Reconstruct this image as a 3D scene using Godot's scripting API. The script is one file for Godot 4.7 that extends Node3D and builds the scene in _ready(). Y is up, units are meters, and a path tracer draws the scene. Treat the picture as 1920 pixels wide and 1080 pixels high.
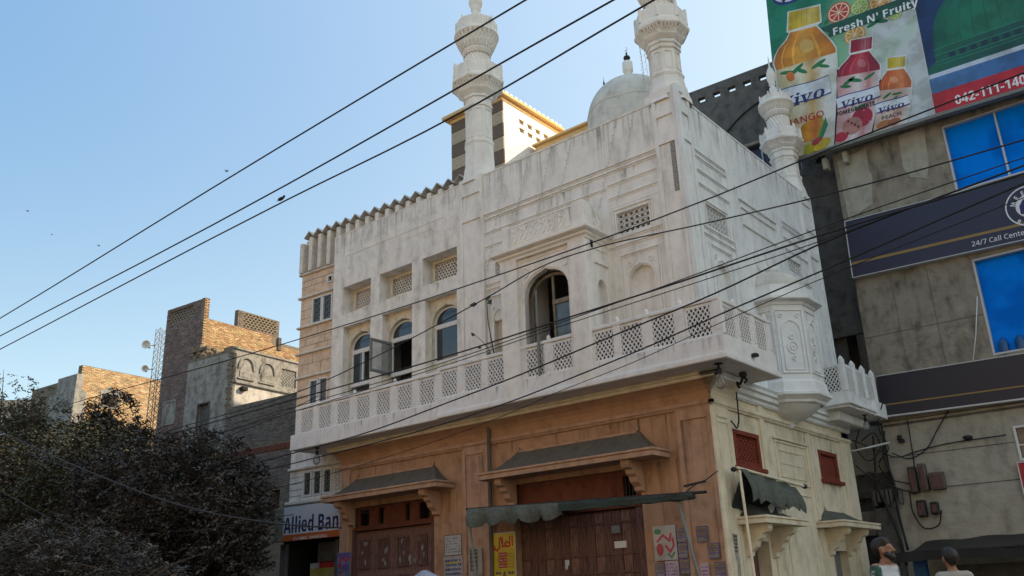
extends Node3D
# A corner mosque on a city street: white painted upper storey with balcony and minarets, brown shop floor, neighbours left, right and behind.
var T := Transform3D()          # frame in which the shape builders work
var ORG := Vector3.ZERO         # base of the thing being built
var M := {}
var rng := RandomNumberGenerator.new()
var taken := {}
const FRONT := Transform3D(Basis(Vector3(1, 0, 0), Vector3(0, 1, 0), Vector3(0, 0, 1)), Vector3.ZERO)
const SIDE := Transform3D(Basis(Vector3(0, 0, -1), Vector3(0, 1, 0), Vector3(1, 0, 0)), Vector3.ZERO)

# ---------- shape builders ----------
func mb(smooth := false) -> SurfaceTool:
	var s := SurfaceTool.new()
	s.begin(Mesh.PRIMITIVE_TRIANGLES)
	s.set_smooth_group(0 if smooth else -1)
	return s

func tri(s: SurfaceTool, a: Vector3, b: Vector3, c: Vector3) -> void:
	s.add_vertex(T * a - ORG)
	s.add_vertex(T * c - ORG)
	s.add_vertex(T * b - ORG)

func quad(s: SurfaceTool, a: Vector3, b: Vector3, c: Vector3, d: Vector3) -> void:
	tri(s, a, b, c)
	tri(s, a, c, d)

func face_out(s: SurfaceTool, p: Array, mid: Vector3) -> void:
	var n: Vector3 = (p[1] - p[0]).cross(p[2] - p[0])
	var c := Vector3.ZERO
	for q in p: c += q
	c /= p.size()
	var flip := n.dot(c - mid) < 0.0
	for k in range(1, p.size() - 1):
		if flip: tri(s, p[0], p[k + 1], p[k])
		else: tri(s, p[0], p[k], p[k + 1])

func hull8(s: SurfaceTool, v: Array) -> void:   # eight corners: bottom four (ccw from above), top four
	var mid := Vector3.ZERO
	for q in v: mid += q / 8.0
	for f in [[0, 1, 2, 3], [4, 5, 6, 7], [0, 1, 5, 4], [1, 2, 6, 5], [2, 3, 7, 6], [3, 0, 4, 7]]:
		face_out(s, [v[f[0]], v[f[1]], v[f[2]], v[f[3]]], mid)

func bx(s: SurfaceTool, lo: Vector3, hi: Vector3, ch := 0.0) -> void:
	var mid := (lo + hi) * 0.5
	if ch <= 0.0:
		hull8(s, [lo, Vector3(hi.x, lo.y, lo.z), Vector3(hi.x, lo.y, hi.z), Vector3(lo.x, lo.y, hi.z), Vector3(lo.x, hi.y, lo.z), Vector3(hi.x, hi.y, lo.z), hi, Vector3(lo.x, hi.y, hi.z)])
		return
	var h := (hi - lo) * 0.5
	ch = minf(ch, minf(h.x, minf(h.y, h.z)) * 0.45)
	var P := func(sx: int, sy: int, sz: int, a: int) -> Vector3:
		var v := Vector3(sx * (h.x - ch), sy * (h.y - ch), sz * (h.z - ch))
		v[a] = [sx, sy, sz][a] * h[a]
		return mid + v
	for a in 3:
		var b := (a + 1) % 3
		var c := (a + 2) % 3
		for sg in [-1, 1]:
			var q := []
			for bc in [[-1, -1], [1, -1], [1, 1], [-1, 1]]:
				var g := [0, 0, 0]
				g[a] = sg; g[b] = bc[0]; g[c] = bc[1]
				q.append(P.call(g[0], g[1], g[2], a))
			face_out(s, q, mid)
		for sb in [-1, 1]:
			for sc in [-1, 1]:
				var g1 := [0, 0, 0]
				var g2 := [0, 0, 0]
				g1[a] = -1; g1[b] = sb; g1[c] = sc
				g2[a] = 1; g2[b] = sb; g2[c] = sc
				face_out(s, [P.call(g1[0], g1[1], g1[2], b), P.call(g2[0], g2[1], g2[2], b), P.call(g2[0], g2[1], g2[2], c), P.call(g1[0], g1[1], g1[2], c)], mid)
	for sx in [-1, 1]:
		for sy in [-1, 1]:
			for sz in [-1, 1]:
				face_out(s, [P.call(sx, sy, sz, 0), P.call(sx, sy, sz, 1), P.call(sx, sy, sz, 2)], mid)

func rect(s: SurfaceTool, x0: float, x1: float, y0: float, y1: float, z0: float, z1: float, ch := 0.0) -> void:
	bx(s, Vector3(minf(x0, x1), y0, z0), Vector3(maxf(x0, x1), y1, z1), ch)

func bar(s: SurfaceTool, a: Vector3, b: Vector3, w: float, d: float, up := Vector3(0, 0, 1)) -> void:
	var t := (b - a).normalized()
	var n := up.normalized()
	var u := t.cross(n).normalized() * w * 0.5
	n = u.cross(t).normalized() * d * 0.5
	hull8(s, [a - u - n, a + u - n, a + u + n, a - u + n, b - u - n, b + u - n, b + u + n, b - u + n])

func prism(s: SurfaceTool, p: PackedVector2Array, z0: float, z1: float) -> void:
	if Geometry2D.is_polygon_clockwise(p):
		p.reverse()
	var ix := Geometry2D.triangulate_polygon(p)
	for k in range(0, ix.size(), 3):
		var a := p[ix[k]]
		var b := p[ix[k + 1]]
		var c := p[ix[k + 2]]
		if (b - a).cross(c - a) < 0.0:
			var t := b
			b = c
			c = t
		tri(s, Vector3(a.x, a.y, z1), Vector3(b.x, b.y, z1), Vector3(c.x, c.y, z1))
		tri(s, Vector3(a.x, a.y, z0), Vector3(c.x, c.y, z0), Vector3(b.x, b.y, z0))
	for k in p.size():
		var a := p[k]
		var b := p[(k + 1) % p.size()]
		quad(s, Vector3(a.x, a.y, z0), Vector3(b.x, b.y, z0), Vector3(b.x, b.y, z1), Vector3(a.x, a.y, z1))

func sweep(s: SurfaceTool, path: Array, prof: Array, solid := true) -> void:   # path (x, z), profile (outwards, y); mitred corners
	var rows := []
	for i in path.size():
		var p: Vector2 = path[i]
		var d0: Vector2 = (p - path[i - 1]).normalized() if i > 0 else (path[1] - p).normalized()
		var d1: Vector2 = (path[i + 1] - p).normalized() if i < path.size() - 1 else d0
		var n0 := Vector2(-d0.y, d0.x)
		var n1 := Vector2(-d1.y, d1.x)
		var n := (n0 + n1).normalized()
		n /= maxf(n.dot(n0), 0.3)
		var row := []
		for q in prof:
			row.append(Vector3(p.x + n.x * q.x, q.y, p.y + n.y * q.x))
		rows.append(row)
	var m := prof.size()
	for i in path.size() - 1:
		for k in (m if solid else m - 1):
			var k2 := (k + 1) % m
			quad(s, rows[i][k], rows[i + 1][k], rows[i + 1][k2], rows[i][k2])
	if solid:
		var pp := PackedVector2Array(prof)
		var ix := Geometry2D.triangulate_polygon(pp)
		for k in range(0, ix.size(), 3):
			tri(s, rows[0][ix[k]], rows[0][ix[k + 2]], rows[0][ix[k + 1]])
			tri(s, rows[-1][ix[k]], rows[-1][ix[k + 1]], rows[-1][ix[k + 2]])

func lathe(s: SurfaceTool, prof: Array, n: int, c: Vector3, ph := 0.0, twist := 0.0) -> void:   # profile (radius, y) bottom to top
	for k in prof.size() - 1:
		for i in n:
			var q := []
			for e in [[k, i], [k, i + 1], [k + 1, i + 1], [k + 1, i]]:
				var a: float = ph + TAU * e[1] / n + twist * e[0]
				var r: float = prof[e[0]].x
				q.append(c + Vector3(sin(a) * r, prof[e[0]].y, cos(a) * r))
			if prof[k].x > 0.0001: tri(s, q[0], q[1], q[2] if prof[k + 1].x > 0.0001 else q[3])
			if prof[k + 1].x > 0.0001: tri(s, q[0], q[2], q[3])

func tube(s: SurfaceTool, pts: Array, r: float, n := 6, r2 := -1.0) -> void:
	var rings := []
	for i in pts.size():
		var d: Vector3 = (pts[mini(i + 1, pts.size() - 1)] - pts[maxi(i - 1, 0)]).normalized()
		var u := d.cross(Vector3(0.31, 0.9, 0.29)).normalized()
		var v := d.cross(u)
		var rr := r if r2 < 0.0 else lerpf(r, r2, float(i) / (pts.size() - 1))
		var ring := []
		for k in n:
			ring.append(pts[i] + (u * cos(TAU * k / n) + v * sin(TAU * k / n)) * rr)
		rings.append(ring)
	for i in pts.size() - 1:
		for k in n:
			quad(s, rings[i][k], rings[i + 1][k], rings[i + 1][(k + 1) % n], rings[i][(k + 1) % n])
	for k in range(1, n - 1):
		tri(s, rings[0][0], rings[0][k], rings[0][k + 1])
		tri(s, rings[-1][0], rings[-1][k + 1], rings[-1][k])

func ball(s: SurfaceTool, c: Vector3, r: Vector3, n := 10) -> void:
	var pr := []
	for k in n / 2 + 1:
		var a := -PI / 2 + PI * k / (n / 2)
		pr.append(Vector2(maxf(cos(a), 0.0), sin(a)))
	var keep := T
	T = T * Transform3D(Basis.from_scale(r), c)
	lathe(s, pr, n, Vector3.ZERO)
	T = keep

func curve(p: Array, per := 6) -> Array:   # smooth line through the points, timed by chord length
	var out := []
	for i in p.size() - 1:
		var a: Vector3 = p[maxi(i - 1, 0)]
		var d: Vector3 = p[mini(i + 2, p.size() - 1)]
		var t1: float = maxf(p[i].distance_to(p[i + 1]), 0.001)
		var t0: float = -p[i].distance_to(a) if i > 0 else -t1
		var t2: float = t1 + p[i + 1].distance_to(d) if i < p.size() - 2 else t1 * 2.0
		if i == 0: a = p[0] * 2.0 - p[1]
		if i == p.size() - 2: d = p[-1] * 2.0 - p[-2]
		for k in per:
			out.append(p[i].cubic_interpolate_in_time(p[i + 1], a, d, float(k) / per, t1, t0, t2))
	out.append(p[-1])
	return out

func arch_line(cx: float, hw: float, ys: float, ya: float, n := 14, tip := 0.0) -> PackedVector2Array:   # left spring, apex, right spring
	var p := PackedVector2Array()
	for k in n + 1:
		var a := PI - PI * k / n
		var y := ys + (ya - ys) * pow(maxf(sin(a), 0.0), 0.82)
		if k == n / 2: y += tip
		p.append(Vector2(cx + hw * cos(a), y))
	return p

func spandrel(s: SurfaceTool, cx: float, hw: float, x0: float, x1: float, ys: float, ya: float, yt: float, z0: float, z1: float, tip := 0.0) -> void:
	var p := PackedVector2Array()
	if x0 < cx - hw - 0.001: p.append(Vector2(x0, ys))
	p.append_array(arch_line(cx, hw, ys, ya, 14, tip))
	if x1 > cx + hw + 0.001: p.append(Vector2(x1, ys))
	p.append(Vector2(x1, yt))
	p.append(Vector2(x0, yt))
	prism(s, p, z0, z1)

func lunette(s: SurfaceTool, cx: float, hw: float, ys: float, ya: float, z0: float, z1: float) -> void:
	prism(s, arch_line(cx, hw, ys, ya), z0, z1)

func ribbon(s: SurfaceTool, p: Array, w: float, z0: float, z1: float) -> void:   # raised strip along a line in the wall plane
	var L := []
	for i in p.size():
		var d0: Vector2 = (p[i] - p[i - 1]).normalized() if i > 0 else (p[1] - p[0]).normalized()
		var d1: Vector2 = (p[i + 1] - p[i]).normalized() if i < p.size() - 1 else d0
		var n := (Vector2(-d0.y, d0.x) + Vector2(-d1.y, d1.x)).normalized()
		n /= maxf(n.dot(Vector2(-d0.y, d0.x)), 0.4)
		L.append([p[i] + n * w * 0.5, p[i] - n * w * 0.5])
	for i in p.size() - 1:
		var a: Vector2 = L[i][0]
		var b: Vector2 = L[i][1]
		var c: Vector2 = L[i + 1][1]
		var d: Vector2 = L[i + 1][0]
		hull8(s, [Vector3(a.x, a.y, z0), Vector3(b.x, b.y, z0), Vector3(c.x, c.y, z0), Vector3(d.x, d.y, z0), Vector3(a.x, a.y, z1), Vector3(b.x, b.y, z1), Vector3(c.x, c.y, z1), Vector3(d.x, d.y, z1)])

func frame(s: SurfaceTool, x0: float, x1: float, y0: float, y1: float, w: float, z0: float, z1: float, ch := 0.0) -> void:   # four bars butted end to end
	rect(s, x0, x1, y1 - w, y1, z0, z1, ch)
	rect(s, x0, x1, y0, y0 + w, z0, z1, ch)
	rect(s, x0, x0 + w, y0 + w, y1 - w, z0, z1, ch)
	rect(s, x1 - w, x1, y0 + w, y1 - w, z0, z1, ch)

func wall(s: SurfaceTool, x0: float, x1: float, y0: float, y1: float, z0: float, z1: float, holes: Array) -> void:   # slab with rectangular openings [xa, xb, ya, yb]
	var ys := [y0, y1]
	for h in holes:
		for y in [h[2], h[3]]:
			if y > y0 and y < y1 and not ys.has(y): ys.append(y)
	ys.sort()
	for k in ys.size() - 1:
		var ym: float = (ys[k] + ys[k + 1]) * 0.5
		var cuts := []
		for h in holes:
			if h[2] < ym and h[3] > ym: cuts.append(h)
		cuts.sort_custom(func(p, q): return p[0] < q[0])
		var x := x0
		for h in cuts:
			if h[0] > x: rect(s, x, h[0], ys[k], ys[k + 1], z0, z1)
			x = maxf(x, h[1])
		if x < x1: rect(s, x, x1, ys[k], ys[k + 1], z0, z1)

func lattice(s: SurfaceTool, w: float, h: float, nx: float, ny: float, b: float, th: float) -> void:   # two families of crossing bars inside a rectangle round the origin
	var r := Rect2(-w / 2, -h / 2, w, h)
	for fam in 2:
		var sg := 1.0 if fam == 0 else -1.0
		for k in range(-int(nx + ny) - 1, int(nx + ny) + 2):
			# x / (w / nx) + sg * y / (h / ny) = k
			var pts := []
			for e in [[0, -w / 2], [0, w / 2], [1, -h / 2], [1, h / 2]]:
				var q: Vector2
				if e[0] == 0: q = Vector2(e[1], (k - e[1] * nx / w) * sg * h / ny)
				else: q = Vector2((k - sg * e[1] * ny / h) * w / nx, e[1])
				if r.grow(0.0005).has_point(q): pts.append(q)
			if pts.size() < 2: continue
			var a: Vector2 = pts[0]
			var z: Vector2 = pts[0]
			for q in pts:
				if q.distance_to(a) > z.distance_to(a): z = q
			if a.distance_to(z) < 0.02: continue
			var o := -0.004 * fam
			bar(s, Vector3(a.x, a.y, o - th / 2), Vector3(z.x, z.y, o - th / 2), b, th)

func annulus(s: SurfaceTool, c: Vector2, ro: Vector2, ri: Vector2, n: int, z0: float, z1: float, ph := 0.0) -> void:
	for i in n:
		var a0 := ph + TAU * i / n
		var a1 := ph + TAU * (i + 1) / n
		var o0 := c + Vector2(cos(a0), sin(a0)) * ro
		var o1 := c + Vector2(cos(a1), sin(a1)) * ro
		var i0 := c + Vector2(cos(a0), sin(a0)) * ri
		var i1 := c + Vector2(cos(a1), sin(a1)) * ri
		quad(s, Vector3(i0.x, i0.y, z1), Vector3(o0.x, o0.y, z1), Vector3(o1.x, o1.y, z1), Vector3(i1.x, i1.y, z1))
		quad(s, Vector3(i0.x, i0.y, z0), Vector3(i1.x, i1.y, z0), Vector3(o1.x, o1.y, z0), Vector3(o0.x, o0.y, z0))
		quad(s, Vector3(i0.x, i0.y, z0), Vector3(i0.x, i0.y, z1), Vector3(i1.x, i1.y, z1), Vector3(i1.x, i1.y, z0))
		quad(s, Vector3(o0.x, o0.y, z0), Vector3(o1.x, o1.y, z0), Vector3(o1.x, o1.y, z1), Vector3(o0.x, o0.y, z1))

func pierced(s: SurfaceTool, x0: float, x1: float, y0: float, y1: float, nx: int, ny: int, z0: float, z1: float, fill := 0.66) -> void:   # screen of rings with little bars between them
	var cw := (x1 - x0) / nx
	var chh := (y1 - y0) / ny
	for j in ny:
		for i in nx:
			var c := Vector2(x0 + cw * (i + 0.5), y0 + chh * (j + 0.5))
			annulus(s, c, Vector2(cw, chh) * 0.5, Vector2(cw, chh) * 0.5 * fill, 8, z0, z1 - 0.003 * ((i + j) % 2), PI / 8)
			rect(s, c.x - cw * 0.62, c.x - cw * 0.38, c.y + chh * 0.38, c.y + chh * 0.62, z0 + 0.002, z1 - 0.012)

func comb(s: SurfaceTool, x0: float, x1: float, y0: float, y1: float, nx: int, ny: int, z0: float, z1: float) -> void:   # honeycomb screen
	var cw := (x1 - x0) / (nx + 0.5)
	var rh := (y1 - y0) / (ny * 0.75 + 0.25)
	for j in ny:
		for i in nx:
			var c := Vector2(x0 + cw * (i + 0.5 + 0.5 * (j % 2)), y0 + rh * (0.5 + 0.75 * j))
			annulus(s, c, Vector2(cw / 1.732, rh * 0.5), Vector2(cw / 1.732, rh * 0.5) * 0.74, 6, z0, z1 - 0.002 * (j % 2), PI / 6)

# ---------- nodes ----------
func obj(called: String, s: SurfaceTool, m: Material, parent: Node3D = self) -> MeshInstance3D:
	s.generate_normals()
	s.set_material(m)
	var o := MeshInstance3D.new()
	o.mesh = s.commit()
	o.name = called
	parent.add_child(o, true)
	return o

func inst(called: String, mesh: Mesh, parent: Node3D, at: Transform3D) -> MeshInstance3D:
	var o := MeshInstance3D.new()
	o.mesh = mesh
	o.name = called
	o.transform = at
	parent.add_child(o, true)
	return o

func numbered(n: String) -> String:
	if not taken.has(n):
		taken[n] = 0
		return n
	taken[n] += 1
	return "%s_%03d" % [n, taken[n]]

func tag(o: Node3D, label: String, category: String, group := "") -> void:
	o.set_meta("label", label)
	o.set_meta("category", category)
	if group: o.set_meta("group", group)

func thing(called: String, label: String, category: String, at: Vector3, group := "") -> Node3D:
	var o := Node3D.new()
	o.name = numbered(called)
	o.position = at
	add_child(o)
	ORG = at
	tag(o, label, category, group)
	return o

func solo(called: String, s: SurfaceTool, m: Material, label: String, category: String, group := "") -> MeshInstance3D:   # a thing of one mesh; its base is ORG
	var o := obj(numbered(called), s, m)
	o.position = ORG
	tag(o, label, category, group)
	return o

func struct(called: String, s: SurfaceTool, m: Material) -> MeshInstance3D:
	var o := obj(called, s, m)
	o.position = ORG
	o.set_meta("kind", "structure")
	return o

func lettering(called: String, txt: String, h: float, at: Vector3, m: Material, parent: Node3D, align := 0, bold := true, serif := false, squeeze := 1.0, slant := 0.0, basis := Basis()) -> MeshInstance3D:
	var f := SystemFont.new()
	f.font_names = PackedStringArray(["Droid Serif" if serif else "Droid Sans"])
	f.font_weight = 700 if bold else 400
	var t := TextMesh.new()
	t.text = txt
	t.font = f
	t.font_size = 48
	t.pixel_size = h / 35.0
	t.depth = 0.006
	t.curve_step = 3.0
	t.horizontal_alignment = [HORIZONTAL_ALIGNMENT_LEFT, HORIZONTAL_ALIGNMENT_CENTER, HORIZONTAL_ALIGNMENT_RIGHT][align]
	t.material = m
	return inst(called, t, parent, Transform3D(basis * Basis(Vector3(squeeze, 0, 0), Vector3(slant, 1, 0), Vector3(0, 0, 1)), at))

# ---------- materials ----------
func noise(sd: int, freq: float, cols: Array, offs: Array, oct := 4, size := 512) -> NoiseTexture2D:
	var n := FastNoiseLite.new()
	n.seed = sd
	n.noise_type = FastNoiseLite.TYPE_SIMPLEX_SMOOTH
	n.frequency = freq
	n.fractal_octaves = oct
	n.fractal_gain = 0.58
	var t := NoiseTexture2D.new()
	t.width = size
	t.height = size
	t.seamless = true
	t.noise = n
	if cols:
		var g := Gradient.new()
		g.offsets = PackedFloat32Array(offs)
		g.colors = PackedColorArray(cols)
		t.color_ramp = g
	return t

func lin(r: float, g: float, b: float) -> Color:
	return Color(r, g, b).linear_to_srgb()

var bump: NoiseTexture2D
var rough_map: NoiseTexture2D
func surf(c: Color, amt: float, meters: float, rough := 0.85, stain := 0.0, sd := 1, tint := Color(0.5, 0.46, 0.4), bumpy := 0.35, c2 := Color(-1, 0, 0)) -> StandardMaterial3D:   # c: linear base colour; blotches, grain and rain stains
	var m := StandardMaterial3D.new()
	var lo := c * (1.0 - amt)
	var hi := c * (1.0 + amt * 0.6)
	if c2.r >= 0.0: lo = c2
	m.albedo_texture = noise(sd, 0.012, [lin(lo.r, lo.g, lo.b), lin(c.r, c.g, c.b), lin(c.r * 1.02, c.g * 1.02, c.b * 1.02), lin(hi.r, hi.g, hi.b)], [0.2, 0.42, 0.58, 0.85], 6)
	m.uv1_triplanar = true
	m.uv1_world_triplanar = true
	m.uv1_scale = Vector3.ONE / meters
	m.roughness = rough
	m.metallic_specular = 0.3
	if stain > 0.0:
		m.detail_enabled = true
		m.detail_blend_mode = BaseMaterial3D.BLEND_MODE_MUL
		m.detail_uv_layer = BaseMaterial3D.DETAIL_UV_2
		m.detail_albedo = noise(sd + 50, 0.016, [Color.WHITE.lerp(tint, stain * 0.6), Color.WHITE.lerp(tint, stain * 0.25), Color.WHITE.lerp(tint, stain * 0.08), Color.WHITE], [0.12, 0.32, 0.55, 0.8], 5)
		m.uv2_triplanar = true
		m.uv2_world_triplanar = true
		m.uv2_scale = Vector3(0.21, 0.075, 0.21)
	if bumpy > 0.0:
		m.normal_enabled = true
		m.normal_texture = bump
		m.normal_scale = bumpy
	return m

func flat(c: Color, rough := 0.7, metal := 0.0) -> StandardMaterial3D:   # c linear
	var m := StandardMaterial3D.new()
	m.albedo_color = c.linear_to_srgb()
	m.roughness = rough
	m.metallic = metal
	return m

func materials() -> void:
	bump = noise(7, 0.02, [], [], 6)
	bump.as_normal_map = true
	bump.bump_strength = 6.0
	M.white = surf(Color(0.836, 0.784, 0.720), 0.07, 3.1, 0.85, 0.38, 3, Color(0.52, 0.5, 0.47), 0.16)
	M.white_worn = surf(Color(0.814, 0.755, 0.685), 0.12, 2.3, 0.9, 0.51, 4, Color(0.5, 0.48, 0.45), 0.25)
	M.white_side = surf(Color(0.804, 0.804, 0.784), 0.07, 2.7, 0.85, 0.34, 5, Color(0.5, 0.5, 0.48), 0.16)
	M.marble = surf(Color(0.783, 0.748, 0.714), 0.07, 2.0, 0.7, 0.26, 6, Color(0.55, 0.52, 0.48), 0.1)
	M.infill = surf(Color(0.702, 0.621, 0.486), 0.18, 1.7, 0.9, 0.35, 8)
	M.dome = surf(Color(0.624, 0.598, 0.539), 0.2, 3.2, 0.9, 0.5, 9, Color(0.42, 0.41, 0.38), 0.5)
	M.brown = surf(Color(0.430, 0.252, 0.150), 0.2, 3.6, 0.85, 0.45, 10, Color(0.5, 0.45, 0.42), 0.18)
	M.brown_trim = surf(Color(0.471, 0.291, 0.193), 0.18, 2.4, 0.85, 0.4, 11, Color(0.5, 0.45, 0.42), 0.18)
	M.brown_roof = surf(Color(0.133, 0.115, 0.092), 0.2, 1.9, 0.95, 0.3, 12, Color(0.5, 0.5, 0.5), 0.25)
	M.cream = surf(Color(0.771, 0.678, 0.515), 0.12, 3.4, 0.85, 0.5, 13, Color(0.55, 0.5, 0.4), 0.2)
	M.red_panel = surf(Color(0.147, 0.053, 0.034), 0.25, 2.2, 0.8, 0.4, 14, Color(0.35, 0.35, 0.35), 0.3)
	M.door = surf(Color(0.140, 0.076, 0.065), 0.45, 0.8, 0.7, 0.4, 15, Color(0.5, 0.45, 0.4), 0.1)
	M.door.uv1_scale = Vector3(3.0, 0.4, 3.0)
	M.door_worn = surf(Color(0.189, 0.106, 0.085), 0.5, 0.5, 0.8, 0.0, 16, Color.WHITE, 0.1)
	M.door_worn.uv1_scale = Vector3(4.0, 0.5, 4.0)
	M.redwood = surf(Color(0.221, 0.052, 0.033), 0.3, 0.6, 0.6, 0.3, 17, Color(0.5, 0.5, 0.5), 0.2)
	M.hole_shade = surf(Color(0.022, 0.021, 0.020), 0.4, 0.5, 0.95, 0.0, 39, Color.WHITE, 0.3)  # near-black stands in for the shade inside lattice and screen holes
	M.dark = flat(Color(0.012, 0.011, 0.01), 0.9)
	M.iron = flat(Color(0.03, 0.03, 0.032), 0.5, 0.6)
	M.tarp = surf(Color(0.121, 0.132, 0.113), 0.3, 0.7, 0.85, 0.5, 18, Color(0.5, 0.5, 0.48), 0.6)
	M.tarp_green = surf(Color(0.045, 0.06, 0.05), 0.3, 0.7, 0.8, 0.3, 19, Color(0.5, 0.5, 0.5), 0.5)
	M.tan = surf(Color(0.741, 0.551, 0.402), 0.16, 1.9, 0.9, 0.4, 20, Color(0.55, 0.5, 0.45), 0.4)
	M.tan_band = surf(Color(0.718, 0.655, 0.577), 0.15, 1.5, 0.85, 0.4, 21)
	M.concrete_dark = surf(Color(0.127, 0.121, 0.113), 0.3, 3.0, 0.9, 0.5, 22, Color(0.5, 0.5, 0.5), 0.5)
	M.concrete = surf(Color(0.299, 0.262, 0.202), 0.22, 3.6, 0.9, 0.8, 23, Color(0.42, 0.4, 0.38), 0.5)
	M.concrete_low = surf(Color(0.414, 0.384, 0.311), 0.14, 3.0, 0.9, 0.45, 24, Color(0.5, 0.5, 0.46), 0.4)
	M.blue_film = flat(Color(0.001, 0.22, 0.84), 0.3)
	M.blue_film.metallic_specular = 0.12
	M.blue_film.albedo_texture = noise(25, 0.006, [Color(0.8, 0.84, 0.88), Color.WHITE], [0.3, 0.7], 4, 256)
	M.blue_film.uv1_triplanar = true
	M.blue_film.uv1_world_triplanar = true
	M.blue_film.uv1_scale = Vector3.ONE * 0.3
	M.alu = flat(Color(0.5, 0.5, 0.49), 0.45, 0.3)
	M.bottle = flat(Color(0.01, 0.08, 0.22), 0.3)
	M.navy = flat(Color(0.022, 0.019, 0.045), 0.35)
	M.navy2 = flat(Color(0.02, 0.016, 0.024), 0.45)
	M.ochre = flat(Color(0.28, 0.17, 0.045), 0.5)
	M.sign_white = flat(Color(0.62, 0.63, 0.66), 0.4)
	M.letter_white = flat(Color(0.75, 0.75, 0.75), 0.5)
	M.letter_navy = flat(Color(0.02, 0.018, 0.12), 0.5)
	M.letter_red = flat(Color(0.42, 0.012, 0.02), 0.5)
	M.letter_black = flat(Color(0.015, 0.015, 0.02), 0.6)
	M.orange = flat(Color(0.50, 0.12, 0.03), 0.5)
	M.cable = flat(Color(0.012, 0.012, 0.014), 0.7)
	M.frame_white = surf(Color(0.715, 0.702, 0.676), 0.12, 0.5, 0.5, 0.0, 26, Color.WHITE, 0.1)
	M.frame_grey = surf(Color(0.2, 0.2, 0.185), 0.2, 0.5, 0.6, 0.0, 27, Color.WHITE, 0.1)
	M.glass = flat(Color(0.02, 0.025, 0.03), 0.06)
	M.glass.metallic_specular = 0.9
	M.pane = StandardMaterial3D.new()
	M.pane.albedo_color = Color(0.5, 0.55, 0.55, 0.25)
	M.pane.transparency = BaseMaterial3D.TRANSPARENCY_ALPHA
	M.pane.roughness = 0.05
	M.mortar = surf(Color(0.20, 0.165, 0.125), 0.25, 1.3, 0.95, 0.4, 28)
	M.plaster_old = surf(Color(0.305, 0.293, 0.267), 0.35, 2.8, 0.95, 0.7, 29, Color(0.45, 0.43, 0.4), 0.7)
	M.lime = surf(Color(0.546, 0.520, 0.481), 0.2, 2.2, 0.95, 0.6, 30)
	M.brick = flat(Color(1, 1, 1), 0.95)
	M.brick.vertex_color_use_as_albedo = true
	M.print = flat(Color(1, 1, 1), 0.45)
	M.print.vertex_color_use_as_albedo = true
	M.print.uv1_triplanar = true
	M.print.uv1_world_triplanar = true
	M.print.uv1_scale = Vector3.ONE * 0.3
	M.print.normal_enabled = true
	M.print.normal_texture = bump
	M.print.normal_scale = 0.25
	M.print.albedo_texture = noise(77, 0.01, [Color(0.86, 0.85, 0.82), Color(1, 1, 1)], [0.25, 0.6], 5, 256)
	M.asphalt = surf(Color(0.05, 0.05, 0.05), 0.3, 1.5, 0.95, 0.0, 31, Color.WHITE, 0.8)
	M.paving = surf(Color(0.19, 0.175, 0.155), 0.25, 1.2, 0.9, 0.0, 32, Color.WHITE, 0.6)
	M.bark = surf(Color(0.075, 0.06, 0.047), 0.4, 0.5, 0.95, 0.0, 33, Color.WHITE, 1.0)
	M.leaf = flat(Color(1, 1, 1), 0.75)
	M.leaf.vertex_color_use_as_albedo = true
	M.leaf.backlight_enabled = true
	M.leaf.backlight = Color(0.05, 0.06, 0.03)
	M.skin = flat(Color(1, 1, 1), 0.7)
	M.skin.vertex_color_use_as_albedo = true
	M.hair = flat(Color(0.012, 0.01, 0.009), 0.6)
	M.tower_white = surf(Color(0.8, 0.79, 0.77), 0.06, 2.0, 0.9, 0.2, 34)
	M.tower_brown = surf(Color(0.17, 0.125, 0.095), 0.2, 1.5, 0.9, 0.0, 35)
	M.tower_cream = surf(Color(0.44, 0.35, 0.26), 0.15, 1.5, 0.9, 0.0, 36)
	M.beige = surf(Color(0.744, 0.504, 0.240), 0.12, 2.0, 0.9, 0.0, 37)  # bright orange stands in for sunlight on the low roof; also the eaves
	M.bulb = StandardMaterial3D.new()
	M.bulb.albedo_color = Color(0.6, 0.6, 0.6, 0.2)
	M.bulb.transparency = BaseMaterial3D.TRANSPARENCY_ALPHA
	M.bulb.roughness = 0.1
	M.grime = StandardMaterial3D.new()
	M.grime.albedo_color = Color(0.2, 0.18, 0.16, 0.13)
	M.grime.transparency = BaseMaterial3D.TRANSPARENCY_ALPHA
	M.grime.roughness = 0.95
	M.stone_chip = surf(Color(0.30, 0.28, 0.25), 0.6, 0.28, 0.95, 0.0, 38, Color.WHITE, 1.0)

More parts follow.
